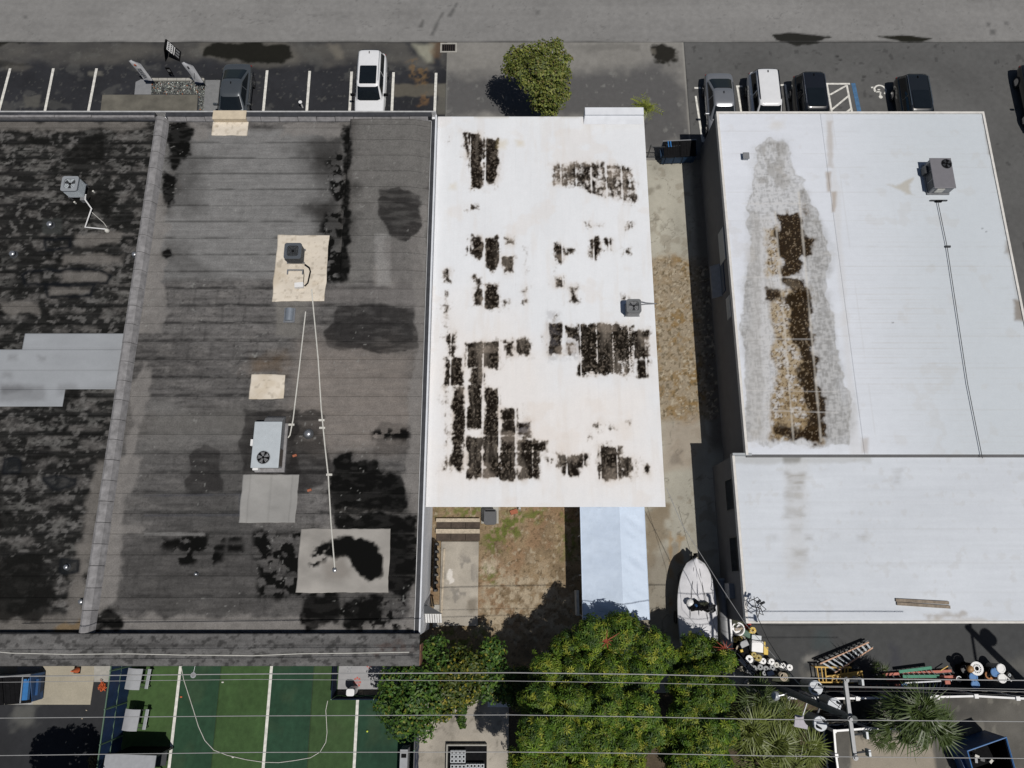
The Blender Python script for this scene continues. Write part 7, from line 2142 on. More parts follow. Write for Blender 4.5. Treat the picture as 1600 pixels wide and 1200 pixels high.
MB().prism(rounded(0.40, 0.34, 0.1), 0.1, 0.85).build("bin_body", M['white'], t)
MB().prism(rounded(0.42, 0.36, 0.1), 0.851, 0.90).build("bin_band", M['navy'], t)
MB().prism(rounded(0.40, 0.34, 0.1), 0.901, 1.05).build("bin_lid", M['white'], t, bevel=0.03)
MB().box(-0.05, 0.05, -0.05, 0.05, 0, 0.099).build("foot", M['dark'], t)
# benches
def bench(label, px, rz):
    c = at(px[0], px[1], 0.8)
    t = thing("dog_run_bench", label, "bench", (c.x, c.y, 0.03), rz, "grey benches by the blue fence")
    vs, fs = [], []
    n = 8
    for i in range(n + 1):
        f = i / n
        x = -0.42 + 0.72 * f
        z = 0.78 + 0.10 * math.sin(math.pi * f)
        for y in (-0.48, 0.48):
            vs.append((x, y, z))
    fs = [(2 * i, 2 * i + 1, 2 * i + 3, 2 * i + 2) for i in range(n)]
    L = len(vs)
    fs += [tuple(L + q for q in reversed(f)) for f in fs] + [(2 * i, 2 * i + 2, L + 2 * i + 2, L + 2 * i) for i in range(n)] + [(2 * i + 1, L + 2 * i + 1, L + 2 * i + 3, 2 * i + 3) for i in range(n)] + [(0, L, L + 1, 1), (2 * n, 2 * n + 1, L + 2 * n + 1, L + 2 * n)]
    MB().add(vs + [(x, y, z - 0.04) for x, y, z in vs], fs).build("top_panel", M['seat'], t, True)
    MB().box(0.40, 0.56, -0.46, 0.46, 0.42, 0.47).build("seat_board", M['lgrey'], t, bevel=0.01)
    for y in (-0.4, 0.4):
        MB().tube([(-0.3, y, 0), (-0.28, y, 0.77)], 0.025, 6).build("leg", M['dark'], t)
        MB().tube([(0.48, y, 0), (0.48, y, 0.41)], 0.025, 6).build("leg", M['dark'], t)
        MB().tube([(-0.28, y, 0.4), (0.48, y, 0.39)], 0.02, 6).build("side_rail", M['dark'], t)
    return t
bench("upper grey bench beside the blue fence close to the building", (211, 1061), math.radians(-4))
bench("lower grey bench beside the blue fence on the turf", (207, 1125), math.radians(-4))
A, B = at(165, 1178, 2.0), at(244, 1182, 2.0)
sc_ = thing("shade_canopy", "wide grey shade canopy at the bottom edge left on the turf", "canopy", ((A.x + B.x) / 2, A.y - 0.75, 0))
W_ = (B.x - A.x) / 2
MB().add([(-W_, 0.75, 2.0), (W_, 0.68, 2.0), (W_, -0.9, 2.12), (-W_, -0.9, 2.12), (-W_, 0.75, 1.95), (W_, 0.68, 1.95), (W_, -0.9, 2.07), (-W_, -0.9, 2.07)], [(0, 1, 2, 3), (7, 6, 5, 4), (0, 4, 5, 1), (1, 5, 6, 2), (2, 6, 7, 3), (3, 7, 4, 0)]).build("canopy_cloth", M['seat'], sc_)
for x in (-W_ + 0.1, W_ - 0.1):
    for y in (0.6, -0.8):
        MB().cyl((x, y, 0), (x, y, 1.94), 0.04, n=8).build("post", M['dark'], sc_)
MB().box(-W_ + 0.15, W_ - 0.15, 0.62, 0.66, 0.1, 1.9).build("back_screen", M['black'], sc_)
MB().box(-W_ + 0.2, W_ - 0.2, -0.1, 0.55, 0.4, 0.46).build("seat_board", M['dark'], sc_)
p = at(631, 1182, 1.0)
t = thing("grey_cabinet", "narrow grey cabinet with dark slot by the right turf fence", "cabinet", (p.x, p.y - 0.5, 0.02))
MB().box(-0.18, 0.18, -0.8, 0.8, 0, 1.0).build("cabinet_body", M['seat'], t)
MB().box(-0.12, 0.12, 0.45, 0.62, 1.001, 1.02).build("slot", M['black'], t)
# hose and small things on the turf
hz = thing("garden_hose", "thin pale hose curving across the green turf", "hose", tuple(at(283, 1046, 0.04)))
pts = [at(a, b, 0.05) - hz.location for a, b in ((282, 1036), (287, 1062), (296, 1090), (303, 1112), (310, 1135), (320, 1157), (334, 1172), (355, 1180), (385, 1187), (412, 1191), (436, 1191.5), (462, 1188), (485, 1184), (500, 1175), (509, 1160), (511, 1145), (510, 1125), (509, 1110), (512, 1095))]
MB().tube(pts, 0.016, 5).build("hose_run", M['offwhite'], hz, True)
p = at(302, 1055, 0.05)
t = thing("turf_cover", "round grey disc with a short stick lying on the turf", "cover", (p.x, p.y, 0.03))
MB().ring((0, 0, 0), 0.08, 0.14, 0, 0.03, 16).build("disc_ring", M['lgrey'], t)
MB().cyl((0, 0, 0), (0, 0, 0.02), 0.078, n=12).build("disc_plate", M['grey'], t)
MB().tube([(0, 0.14, 0.02), (0.05, 0.5, 0.02)], 0.012, 5).build("stick", M['lgrey'], t)
p = at(574, 1142.5, 0.05)
o = MB().dome((0, 0, 0), 0.05, 0.05, 12, 4).dome((0, 0, 0), 0.05, -0.05, 12, 4).build("tennis_ball", M['ball'], None, True, loc=(p.x, p.y, 0.08))
tag(o, "bright yellow ball lying on the right dark green roll of turf", "ball")
for k, (a, b, lab) in enumerate(((348, 1066, "tiny pale scrap on the turf under the second wire"), (283, 1089, "tiny orange scrap on the turf beside a white line"), (364, 1183, "small pale scrap on the turf near the hose bend"))):
    p = at(a, b, 0.05)
    o = MB().box(-0.05, 0.05, -0.03, 0.03, 0, 0.04).build("litter_scrap", M['offwhite'] if k != 1 else M['orange'], None, loc=(p.x, p.y, 0.03))
    tag(o, lab, "litter", "scraps of litter on the turf")
# left paving
p = at(116, 1048, 0.3)
t = thing("traffic_cone", "orange cone with black base standing on the tan paving", "cone", (p.x, p.y, 0.012))
MB().box(-0.16, 0.16, -0.16, 0.16, 0, 0.04).build("base", M['black'], t)
MB().cyl((0, 0, 0.041), (0, 0, 0.55), 0.14, 0.03, 14).build("cone_body", M['orange'], t, True)
p = at(160, 1073, 0.1)
t = thing("orange_netting", "crumpled heap of orange netting beside the blue fence", "netting", (p.x, p.y, 0.005))
for k in range(22):
    a, r = random.uniform(0, 6.28), random.uniform(0, 0.20)
    q = random.uniform(0, 6.28)
    c = Vector((r * math.cos(a), r * math.sin(a), random.uniform(0.02, 0.16)))
    MB().tube([c, c + Vector((0.12 * math.cos(q), 0.12 * math.sin(q), 0.05)), c + Vector((0.16 * math.cos(q + 1), 0.16 * math.sin(q + 1), 0))], 0.022, 4).build("strand", M['orange'], t)

# concrete court furniture
p = at(766, 1097, 0.5)
lw = thing("low_wall", "low white painted corner wall on the concrete court", "wall", (p.x, p.y, 0))
w_ = at(850, 1103, 0.5).x - p.x
MB().box(-0.12, 0.10, -0.22, 0.30, 0, 0.5).build("wall_end", M['white_wall'], lw)
MB().box(0.101, w_, -0.22, -0.06, 0, 0.5).build("wall_run", M['white_wall'], lw)
A, B = at(700, 1164, 0.1), at(760, 1240, 0.1)
bn_ = thing("block_bay", "dark sunken bay holding grey concrete blocks on the court", "bay", (A.x, A.y, 0.005))
w_, d_ = B.x - A.x, A.y - B.y
MB().box(0, w_, -d_, 0, 0, 0.02).build("bay_floor", M['black'], bn_)  # black colour paints the deep shadow lying in the bay
MB().box(-0.06, -0.001, -d_, 0.06, 0, 0.30).build("bay_kerb", M['concp'], bn_)
MB().box(0, w_, 0.001, 0.06, 0, 0.30).build("bay_kerb", M['concp'], bn_)
bm_ = MB()
bm_.ring((0, 0, 0), 0.045, 0.10, 0, 0.20, 4)
def block(parent, x, y):
    mb = MB()
    a, b, c, e = 0.085, 0.085, 0.045, 0.045
    vs = [(-a, -b), (a, -b), (a, b), (-a, b), (-c, -e), (c, -e), (c, e), (-c, e)]
    V = [(x_, y_, 0.0) for x_, y_ in vs] + [(x_, y_, 0.30) for x_, y_ in vs]
    F = []
    for i in range(4):
        j = (i + 1) % 4
        F += [(8 + i, 8 + j, 8 + 4 + j, 8 + 4 + i), (i, j, 8 + j, 8 + i), (4 + j, 4 + i, 12 + i, 12 + j), (j, i, 4 + i, 4 + j)]
    if "blk" not in M:
        o = mb.add(V, F).build("block", M['lgrey'])
        M["blk"] = o.data
        bpy.data.objects.remove(o)
    o = bpy.data.objects.new("block", M["blk"])
    COL.objects.link(o)
    o.parent = parent
    o.location = (x, y, 0)
for k, (px, py, nx_, ny_, lab) in enumerate(((704, 1172, 4, 3, "upper stack of hollow grey blocks in the dark bay"), (704, 1194, 4, 3, "lower left stack of hollow grey blocks in the dark bay"), (728, 1193, 2, 3, "narrow middle stack of hollow grey blocks in the bay"), (739, 1193, 3, 3, "lower right stack of hollow grey blocks in the bay"))):
    p = at(px, py, 0.25)
    t = thing("block_stack", lab, "concrete blocks", (p.x, p.y, 0.03), 0, "stacks of concrete blocks")
    for i in range(nx_):
        for j in range(ny_):
            block(t, 0.09 + 0.185 * i, -0.09 - 0.185 * j)

# ------------------------------------------------------------------ utility poles, transformers, wires
PZ = 10.0
pt = at(1330, 1122, PZ)
up = thing("utility_pole", "dark utility pole carrying transformers and a north-south crossarm", "utility pole", (pt.x, pt.y, 0), 0)
MB().tube([(0, 0, -0.1), (0, 0, 5), (0, 0, PZ + 0.25)], [0.165, 0.145, 0.12], 14).build("pole_shaft", M['pole'], up, True)
a_, b_ = at(1320, 1060, PZ) - up.location, at(1336, 1186, PZ) - up.location
arm = MB()
d = (b_ - a_).normalized()
nn = Vector((-d.y, d.x, 0)) * 0.07
arm.prism([tuple((a_ + nn).xy), tuple((a_ - nn).xy), tuple((b_ - nn).xy), tuple((b_ + nn).xy)], PZ - 0.06, PZ + 0.06)
arm.build("crossarm", M['grey'], up, bevel=0.01)
for k, (a, b) in enumerate(((1321, 1062), (1327, 1123), (1335, 1183))):
    q = at(a, b, PZ + 0.1) - up.location
    MB().cyl((q.x, q.y, PZ + 0.061), (q.x, q.y, PZ + 0.16), 0.03, n=8).cyl((q.x, q.y, PZ + 0.161), (q.x, q.y, PZ + 0.20), 0.10, n=12).cyl((q.x, q.y, PZ + 0.201), (q.x, q.y, PZ + 0.27), 0.06, n=10).build("insulator", M['grey'], up)
for k, (a, b) in enumerate(((1341, 1064), (1348, 1147), (1352, 1175))):
    q = at(a, b, PZ - 0.2) - up.location
    c = MB().tube([(q.x - 0.35, q.y, PZ - 0.1), (q.x, q.y, PZ - 0.25), (q.x + 0.05, q.y, PZ - 0.5)], 0.035, 6).build("fuse_cutout", M['dark'], up)
    MB().box(q.x + 0.06, q.x + 0.14, q.y - 0.14, q.y + 0.10, PZ - 0.35, PZ - 0.05).build("cutout_bracket", M['lgrey'], c)
lidm = mat("transformer_lid", (0.40, 0.42, 0.45), 0.5, 0.1, 0.08, 6)
canm = mat("transformer_can", (0.055, 0.062, 0.066), 0.5, 0.1, 0.1, 5)
for k, (a, b, z, r) in enumerate(((1275, 1075, 7.9, 0.275), (1304, 1102, 7.3, 0.27), (1282, 1131, 7.9, 0.275))):
    c = at(a, b, z) - up.location
    can = MB().cyl((c.x, c.y, z - 0.95), (c.x, c.y, z - 0.05), r, n=20).build("transformer", canm, up, True)
    MB().cyl((c.x, c.y, z - 0.049), (c.x, c.y, z), r * 1.04, r * 0.98, 20).build("lid", lidm, can)
    for s in (-1, 1):
        x, y = c.x + s * r * 0.5, c.y + 0.10 * s
        MB().cyl((x, y, z + 0.001), (x + 0.05, y - 0.03, z + 0.26), 0.055, 0.035, 8).build("bushing", M['dark'], can)
    v = Vector((-c.x, -c.y, 0)).normalized()
    e = Vector((c.x, c.y, 0)) + v * r
    MB().tube([(0, 0, z - 0.55), (e.x, e.y, z - 0.55)], 0.045, 6).build("bracket", M['dark'], up)
    MB().tube([(c.x + r * 0.5, c.y + 0.1, z + 0.25), (c.x * 0.6, c.y * 0.6, z + 0.8), (0.05 * k, 0.1, PZ - 0.2)], 0.012, 5).build("jumper", M['blackcable'], up)
c = at(1213, 1088, 4.2) - up.location
MB().dome((c.x, c.y, 4.1), 0.20, 0.16, 14, 4).build("lamp_head", M['lgrey'], up, True)
MB().tube([(0, 0, 4.0), (c.x * 0.5, c.y * 0.5, 4.25), (c.x, c.y, 4.2)], 0.03, 6).build("lamp_arm", M['steel'], up)
c = at(1253, 1128, 6.3) - up.location
pl = MB().box(c.x - 0.28, c.x + 0.26, c.y - 0.24, c.y + 0.22, 6.2, 6.27, -0.2).build("flat_panel", mat("lilac_panel", (0.36, 0.34, 0.38), 0.6, 0, 0.12, 9), up)
MB().tube([(0, 0, 6.1), (c.x, c.y, 6.19)], 0.025, 6).build("panel_arm", M['steel'], up)
for k in range(5):
    a = random.uniform(0, 6.28)
    MB().tube([(0.12 * math.cos(a), 0.12 * math.sin(a), PZ - 0.5), (0.5 * math.cos(a), 0.5 * math.sin(a), PZ - 1.0), (0.3 * math.cos(a + .5), 0.3 * math.sin(a + .5), PZ - 1.8)], 0.011, 5).build("jumper", M['blackcable'], up)
# next pole of the line, east of the frame: its shadow falls across the rear alley
p2 = Vector((26.6, -6.4, 0))
up2 = thing("utility_pole", "next pole of the line standing east of the rear alley", "utility pole", tuple(p2))
MB().tube([(0, 0, -0.1), (0, 0, 6), (0, 0, 12.5)], [0.22, 0.19, 0.15], 14).build("pole_shaft", M['pole'], up2, True)
MB().box(-0.06, 0.06, -1.4, 1.4, 11.9, 12.0).build("crossarm", M['grey'], up2)
MB().cyl((0.45, 0.1, 10.2), (0.45, 0.1, 11.1), 0.3, n=16).build("transformer", canm, up2)
def wire(label, pts, r, m, group="overhead wires crossing the rear of the lots"):
    W3 = [at(a, b, z) for a, b, z in pts]
    t = thing("overhead_wire", label, "wire", tuple(W3[0]), 0, group)
    MB().tube([w - W3[0] for w in W3], r, 6).build("wire_run", m, t, True)
    return t
def line(ys, zs, extra=None):
    xs_ = (-60, 0, 200, 400, 600, 800, 1000, 1200, 1325, 1460, 1600, 1660)
    P = []
    for x in xs_:
        y = np.interp(x, [v[0] for v in ys], [v[1] for v in ys])
        P.append((x, y, np.interp(x, (-60, 500, 1325, 1660), zs)))
    return P
wire("uppermost and thickest of the pale overhead wires", line([(-60, 1058), (0, 1057), (400, 1053), (800, 1051), (1000, 1053.5), (1200, 1058), (1325, 1060.5), (1600, 1063), (1660, 1064)], (9.2, 9.2, 10.25, 10.4)), 0.019, M['cable'])
wire("thin second overhead wire just below the thickest", line([(-60, 1067), (0, 1066), (400, 1061.5), (800, 1064), (1000, 1067), (1200, 1071), (1325, 1072.5), (1600, 1077)], (7.5, 7.4, 8.3, 8.5)), 0.010, M['cable'])
wire("overhead wire passing the pole top at middle height of the group", line([(-60, 1123), (0, 1122), (400, 1118.5), (800, 1117), (1000, 1120), (1200, 1124), (1325, 1125), (1600, 1127.5), (1660, 1128)], (9.2, 9.2, 10.25, 10.4)), 0.0145, M['cable'])
wire("lowest overhead wire near the bottom edge", line([(-60, 1182), (0, 1180.5), (400, 1175.5), (800, 1175), (1000, 1177), (1200, 1181), (1325, 1182.5), (1600, 1185), (1660, 1186)], (9.2, 9.2, 10.25, 10.4)), 0.0145, M['cable'])
wire("thin cable running east from the transformers above the dark fence", [(1290, 1073.5, 7.6), (1400, 1075, 7.3), (1500, 1078, 7.4), (1600, 1081, 7.8), (1660, 1083, 8.2)], 0.009, M['cable'])
wire("thin dark cable running east low over the fence screens", [(1290, 1080, 7.0), (1400, 1080, 6.8), (1500, 1083, 7.0), (1600, 1087, 7.4), (1660, 1089, 7.8)], 0.012, M['blackcable'])
wire("pale service cable slanting from the alley over the boat bow", [(1041, 762, 3.75), (1066, 820, 4.0), (1095, 866, 4.3), (1130, 922, 4.8), (1164, 974, 5.4), (1240, 1060, 6.6), (1284, 1103, 7.4)], 0.013, M['cable'], "service cables")
wire("black service cable from the roof corner to the pole", [(1178, 932, 4.6), (1184, 965, 4.8), (1200, 1000, 5.2), (1225, 1040, 5.9), (1250, 1070, 6.5), (1284, 1103, 7.4)], 0.016, M['blackcable'], "service cables")
wire("thin dark service cable over the boat cover", [(1060, 793, 3.6), (1075, 850, 3.4), (1100, 925, 3.5), (1120, 990, 4.2), (1190, 1060, 5.6), (1284, 1103, 7.2)], 0.008, M['blackcable'], "service cables")

# ------------------------------------------------------------------ rear alley clutter
def reel(label, px, r, m, z=0.0, h=0.28, hole=0.3, cat="cable reel", core=True):
    p = at(px[0], px[1], z + h)
    t = thing("cable_reel", label, cat, (p.x, p.y, z + 0.01), random.uniform(0, 6), "empty cable reels heaped in the rear corner")
    MB().ring((0, 0, 0), r * hole, r, h - 0.03, h, 18).build("flange", m, t)
    MB().ring((0, 0, 0), r * hole, r, 0, 0.03, 18).build("flange", m, t)
    MB().ring((0, 0, 0), r * hole * 0.98, r * 0.55, 0.031, h - 0.031, 14).build("drum", m, t)
    sp = MB()
    for k in range(3):
        a = 2 * math.pi * k / 3
        u, v = Vector((math.cos(a), math.sin(a), 0)), Vector((-math.sin(a), math.cos(a), 0)) * r * 0.05
        i0, i1 = u * r * hole * 1.1, u * r * 0.93
        z_ = Vector((0, 0, h + 0.001))
        sp.prism([tuple((i0 + v).xy), tuple((i0 - v).xy), tuple((i1 - v).xy), tuple((i1 + v).xy)], h + 0.0005, h + 0.012)
    tag(sp.build("spoke_rib", M['grey'] if m is not M['grey'] else M['lgrey'], t), kind="stuff")
    return t
reel("bright yellow reel standing alone below the white roof's corner", (1176.5, 985), 0.16, M['brightyellow'], 0.35)
dy = mat("dull_yellow_plastic", (0.36, 0.27, 0.05), 0.6, 0, 0.2, 6)
reel("dull yellow reel, left of the pair near the white post", (1148.5, 1000), 0.13, dy, 0.3)
reel("dull yellow reel, right of the pair near the white post", (1156.5, 998), 0.12, dy, 0.3)
reel("dull yellow reel just below the white box", (1178, 1023), 0.13, dy, 0.2)
reel("dull yellow reel beside the white reels below the white box", (1185.5, 1028), 0.16, dy, 0.2)
reel("large black and white reel at the left end of reel row", (1171, 1030), 0.19, M['white'], 0.2, hole=0.35)
reel("white reel next to the dull yellow one", (1192.5, 1033), 0.145, M['white'], 0.15)
reel("white reel third from the right in the upper row", (1205.5, 1034), 0.15, M['white'], 0.15)
reel("white reel second from the right in the upper row", (1213.5, 1039), 0.13, M['offwhite'], 0.12)
reel("white reel partly hidden behind the dark cable", (1223.5, 1040), 0.13, M['white'], 0.12)
reel("white reel at the far right of the heap", (1234, 1043), 0.15, M['white'], 0.12)
lgp = mat("clear_grey_plastic", (0.20, 0.21, 0.22), 0.5, 0, 0.15, 6)
for a, b, r, lab in ((1172, 1042, .14, "grey reel lowest left of the heap"), (1178.5, 1044, .13, "grey reel second in the lower row"), (1188, 1042.5, .14, "grey reel third in the lower row"), (1197, 1045, .14, "grey reel fourth in the lower row"), (1207, 1043, .14, "grey reel under the white reels in lower row"), (1194.5, 1052, .11, "small grey reel at the bottom of the heap"), (1170, 1049, .11, "small pale reel at the dark tarp edge"), (1176, 1053, .11, "small dim reel nearest to the top wire")):
    reel(lab, (a, b), r, lgp, 0.05)
p = at(1154, 983, 0.5)
t = thing("plastic_basin", "round white plastic basin with grey scraps beside the wall", "basin", (p.x, p.y, 0.25))
MB().cyl((0, 0, 0), (0, 0, 0.20), 0.22, 0.30, 20, cap=False).cyl((0, 0, 0), (0, 0, 0.02), 0.22, n=20).build("basin_body", M['white'], t)
MB().ring((0, 0, 0.2), 0.27, 0.33, 0, 0.025, 20).build("basin_rim", M['white'], t)
for k in range(4):
    MB().box(-0.12 + 0.07 * k, -0.03 + 0.07 * k, -0.1, 0.06 + 0.02 * k, 0.03, 0.12 + 0.02 * k, k * 0.7).build("scrap", random.choice([M['grey'], M['dark'], M['palewood']]), t)
MB().box(-0.2, 0.2, -0.2, 0.2, -0.24, -0.001).build("crate_base", M['dark'], t)
p = at(1185, 1010, 0.55)
t = thing("white_box", "white plastic box with yellow trim among the reels", "box", (p.x, p.y, 0.01), -0.12)
MB().box(-0.32, 0.26, -0.28, 0.26, 0, 0.52).build("box_body", M['white'], t, bevel=0.02)
MB().box(0.262, 0.34, -0.28, 0.26, 0.1, 0.56).build("box_trim", M['brightyellow'], t)
MB().box(0.345, 0.56, -0.36, 0.02, 0, 0.35).build("side_tray", M['brightyellow'], t, bevel=0.02)
MB().box(-0.3, 0.2, 0.27, 0.52, 0, 0.40).build("grey_tray", M['lgrey'], t, bevel=0.02)
p = at(1166, 990, 0.3)
o = MB().box(-0.28, 0.30, -0.15, 0.15, 0, 0.28, -0.5).build("green_case", mat("dull_green_case", (0.06, 0.13, 0.09), 0.6, 0, 0.15, 5), None, bevel=0.03, loc=(p.x, p.y, 0.01))
tag(o, "dull green case lying between white basin and bright yellow reel", "case")
p = at(1170, 978, 0.3)
o = MB().box(-0.18, 0.14, -0.06, 0.08, 0, 0.30, 0.7).build("red_case", M['red'], None, bevel=0.02, loc=(p.x, p.y, 0.02))
tag(o, "small red case tucked under the roof corner by the yellow reel", "case")
p, q = at(1141, 962, 0.9), at(1141, 1004, 0.9)
o = MB().box(-0.045, 0.045, -(p.y - q.y) / 2, (p.y - q.y) / 2, 0, 0.9).build("white_rail", M['white'], None, loc=(p.x, (p.y + q.y) / 2, 0.005))
tag(o, "narrow white upright board beside the long grey tube", "board")
def lump(name, label, cat, px, z, rx_, ry_, h_, m, seed):
    rg = random.Random(seed)
    c = at(px[0], px[1], h_)
    mb = MB()
    n, mm = 18, 6
    vs = []
    for j in range(mm):
        a = math.pi / 2 * j / mm
        for i in range(n):
            t_ = 2 * math.pi * i / n
            k = 1 + 0.16 * math.sin(3 * t_ + seed) + 0.10 * math.sin(5 * t_ + 2 * seed) + rg.uniform(-.05, .05)
            vs.append((rx_ * math.cos(a) * math.cos(t_) * k, ry_ * math.cos(a) * math.sin(t_) * k, h_ * math.sin(a) * (1 + rg.uniform(-.1, .1))))
    vs.append((0, 0, h_))
    fs = [(j * n + i, j * n + (i + 1) % n, (j + 1) * n + (i + 1) % n, (j + 1) * n + i) for j in range(mm - 1) for i in range(n)] + [((mm - 1) * n + i, (mm - 1) * n + (i + 1) % n, mm * n) for i in range(n)] + [tuple(range(n - 1, -1, -1))]
    o = mb.add(vs, fs).build(name, m, None, True, loc=(c.x, c.y, z))
    return tag(o, label, cat)
lump("olive_tarp", "olive tarpaulin heap in the shade at the white roof's corner", "tarpaulin", (1153, 966), 0.0, 0.42, 0.5, 0.6, M['olive'], 2)
lump("black_tarp", "black plastic sheeting heaped left of the reels", "sheeting", (1160, 1022), 0.0, 0.55, 0.75, 0.35, M['black'], 3)
lump("brown_tarp", "olive canvas heap under the top wire by the pole foot", "tarpaulin", (1222, 1062), 0.0, 0.6, 0.35, 0.4, M['olive'], 5)
lump("black_sack", "black sack between the reels and the pole", "sack", (1200, 1058), 0.0, 0.65, 0.30, 0.35, M['black'], 6)
for k, (a, b) in enumerate(((1158, 1028), (1160, 1037))):
    p = at(a, b, 0.35)
    o = MB().box(-0.3, 0.3, -0.025, 0.025, 0, 0.05).build("timber_batten", M['lgrey'], None, loc=(p.x, p.y, 0.36))
    o.rotation_euler = (0, 0.1, math.radians(-48))
    tag(o, ("upper" if k == 0 else "lower") + " of two grey battens lying on the black sheeting", "batten", "grey battens on the sheeting")
p = at(1220, 1054, 0.4)
t = thing("rope_coil", "tan coil of rope lying on the olive canvas heap", "rope", (p.x, p.y, 0.42))
for k in range(4):
    MB().ring((0.03 * k, -0.03 * k, 0.03 * k), 0.10 + 0.02 * k, 0.14 + 0.02 * k, 0, 0.035, 18).build("coil_turn", M['palewood'], t)

# more odds and ends heaped between the boat, the wall and the reels
def oddment(name, label, cat, px, z, sx, sy, sz, rz, m, bev=0.015):
    p = at(px[0], px[1], z + sz)
    o = MB().box(-sx / 2, sx / 2, -sy / 2, sy / 2, 0, sz).build(name, m, None, bevel=bev, loc=(p.x, p.y, z))
    o.rotation_euler = (0, 0, rz)
    return tag(o, label, cat)
oddment("plastic_crate", "grey plastic crate wedged below the white basin", "crate", (1163, 1006), 0.01, 0.42, 0.30, 0.35, 0.4, M['grey'])
oddment("timber_offcut", "pale timber offcut leaning over the black sheeting", "timber", (1150, 1016), 0.3, 0.55, 0.07, 0.06, 1.1, M['palewood'], 0.0)
oddment("paint_tin", "small yellow tin on the black sheeting left of the reels", "tin", (1159, 1017), 0.34, 0.14, 0.13, 0.16, 0.2, M['brightyellow'])
oddment("white_tube", "short white tube lying at the west edge of the heap", "tube", (1146, 1048), 0.05, 0.06, 0.5, 0.06, 0.15, M['white'], 0.02)
oddment("metal_plate", "bent grey metal plate behind the large black and white reel", "plate", (1161, 1035), 0.36, 0.42, 0.12, 0.02, -0.9, M['lgrey'], 0.0)
oddment("navy_case", "navy case standing between the grey reels and the black sack", "case", (1204, 1052), 0.3, 0.34, 0.22, 0.2, 0.3, M['navy'])
oddment("white_plaque", "small white printed cards on the black sack", "card", (1192, 1064), 0.36, 0.22, 0.10, 0.02, -0.5, M['white'], 0.0)
oddment("steel_bracket", "steel bracket lying beside the pole foot under the wires", "bracket", (1166, 1064), 0.02, 0.28, 0.08, 0.08, 0.8, M['steel'], 0.0)
# ladders and yellow frame
def ladder(name, label, p0, p1, q0, q1, z0, z1, n, rail_m, rung_m, extra_tread=False, rw=0.03):
    """Rails from p0 to p1 and from q0 to q1 (photo pixels)."""
    A0, A1, B0, B1 = at(*p0, z0), at(*p1, z1), at(*q0, z0), at(*q1, z1)
    t = thing(name, label, "ladder", tuple(A0 - Vector((0, 0, z0))), 0, "ladders lying along the rear fence")
    o = t.location
    for u, v in ((A0, A1), (B0, B1)):
        d = (v - u).normalized()
        nn = Vector((-d.y, d.x, 0)).normalized() * rw
        up_ = Vector((0, 0, 0.05))
        vs = [u - o + nn, u - o - nn, v - o - nn, v - o + nn]
        MB().add(vs + [w + up_ for w in vs], [(3, 2, 1, 0), (4, 5, 6, 7), (0, 1, 5, 4), (1, 2, 6, 5), (2, 3, 7, 6), (3, 0, 4, 7)]).build("rail", rail_m, t)
    for k in range(n):
        f = (k + 0.5) / n
        u, v = A0 + (A1 - A0) * f - o, B0 + (B1 - B0) * f - o
        if extra_tread:
            d = (A1 - A0).normalized() * 0.05
            vs = [u - d, u + d, v + d, v - d]
            MB().add(vs + [w + Vector((0, 0, 0.03)) for w in vs], [(3, 2, 1, 0), (4, 5, 6, 7), (0, 1, 5, 4), (1, 2, 6, 5), (2, 3, 7, 6), (3, 0, 4, 7)]).build("tread", rung_m, t)
        else:
            MB().cyl(u + Vector((0, 0, 0.03)), v + Vector((0, 0, 0.03)), 0.018, n=6).build("rung", rung_m, t)
    return t
L1 = ladder("step_ladder", "orange railed step ladder lying aslant with silver treads", (1281, 1037), (1357, 1003.5), (1304, 1051), (1363, 1012), 0.55, 0.42, 10, mat("peach_rail", (0.50, 0.30, 0.20), 0.6, 0, 0.15, 6), M['lgrey'], True)
ladder("folding_ladder", "dark rear frame of a step ladder under the orange railed one", (1276, 1034), (1356, 1001), (1300, 1055), (1364, 1010), 0.20, 0.20, 8, M['dark'], M['grey'])
bpy.data.objects
yf0 = at(1310, 1055, 0.5)
yf_ = thing("yellow_frame", "yellow steel rack frame lying beside the ladders", "rack", (yf0.x, yf0.y, 0.01))
def YP(a, b, z=0.5): return at(a, b, z) - Vector((yf0.x, yf0.y, 0))
for (a, b), (c, d_) in (((1273, 1042), (1330, 1043)), ((1278, 1066), (1347, 1066)), ((1290, 1057), (1347, 1049))):
    MB().tube([YP(a, b), YP(c, d_)], 0.045, 6).build("long_bar", M['yellow'], yf_)
for k, (a, b, c, d_) in enumerate(((1276, 1042, 1280, 1066), (1283, 1042, 1286, 1066), (1289, 1042, 1291, 1066), (1300, 1056, 1300, 1066), (1314, 1043, 1313, 1066), (1320, 1043, 1319, 1062), (1325, 1043, 1324, 1060), (1346, 1048, 1349, 1066), (1307, 1058, 1307, 1064))):
    MB().tube([YP(a, b), YP(c, d_)], 0.032, 6).build("cross_bar", M['yellow'], yf_)
for a, b in ((1275, 1042), (1279, 1066), (1330, 1044), (1347, 1064)):
    q = YP(a, b)
    MB().cyl((q.x, q.y, 0), (q.x, q.y, 0.5), 0.035, n=6).build("leg", M['yellow'], yf_)
pa_ = [YP(1297, 1057, 0.42), YP(1346, 1050, 0.42), YP(1347, 1056, 0.42), YP(1300, 1062, 0.42)]
MB().add(pa_ + [w - Vector((0, 0, 0.04)) for w in pa_], [(0, 1, 2, 3), (7, 6, 5, 4), (0, 4, 5, 1), (1, 5, 6, 2), (2, 6, 7, 3), (3, 7, 4, 0)]).build("tray", M['yellow'], yf_)
lump("grey_rag", "grey rag heap on the right end of the yellow frame", "rags", (1332, 1060), 0.52, 0.22, 0.16, 0.15, M['lgrey'], 8)
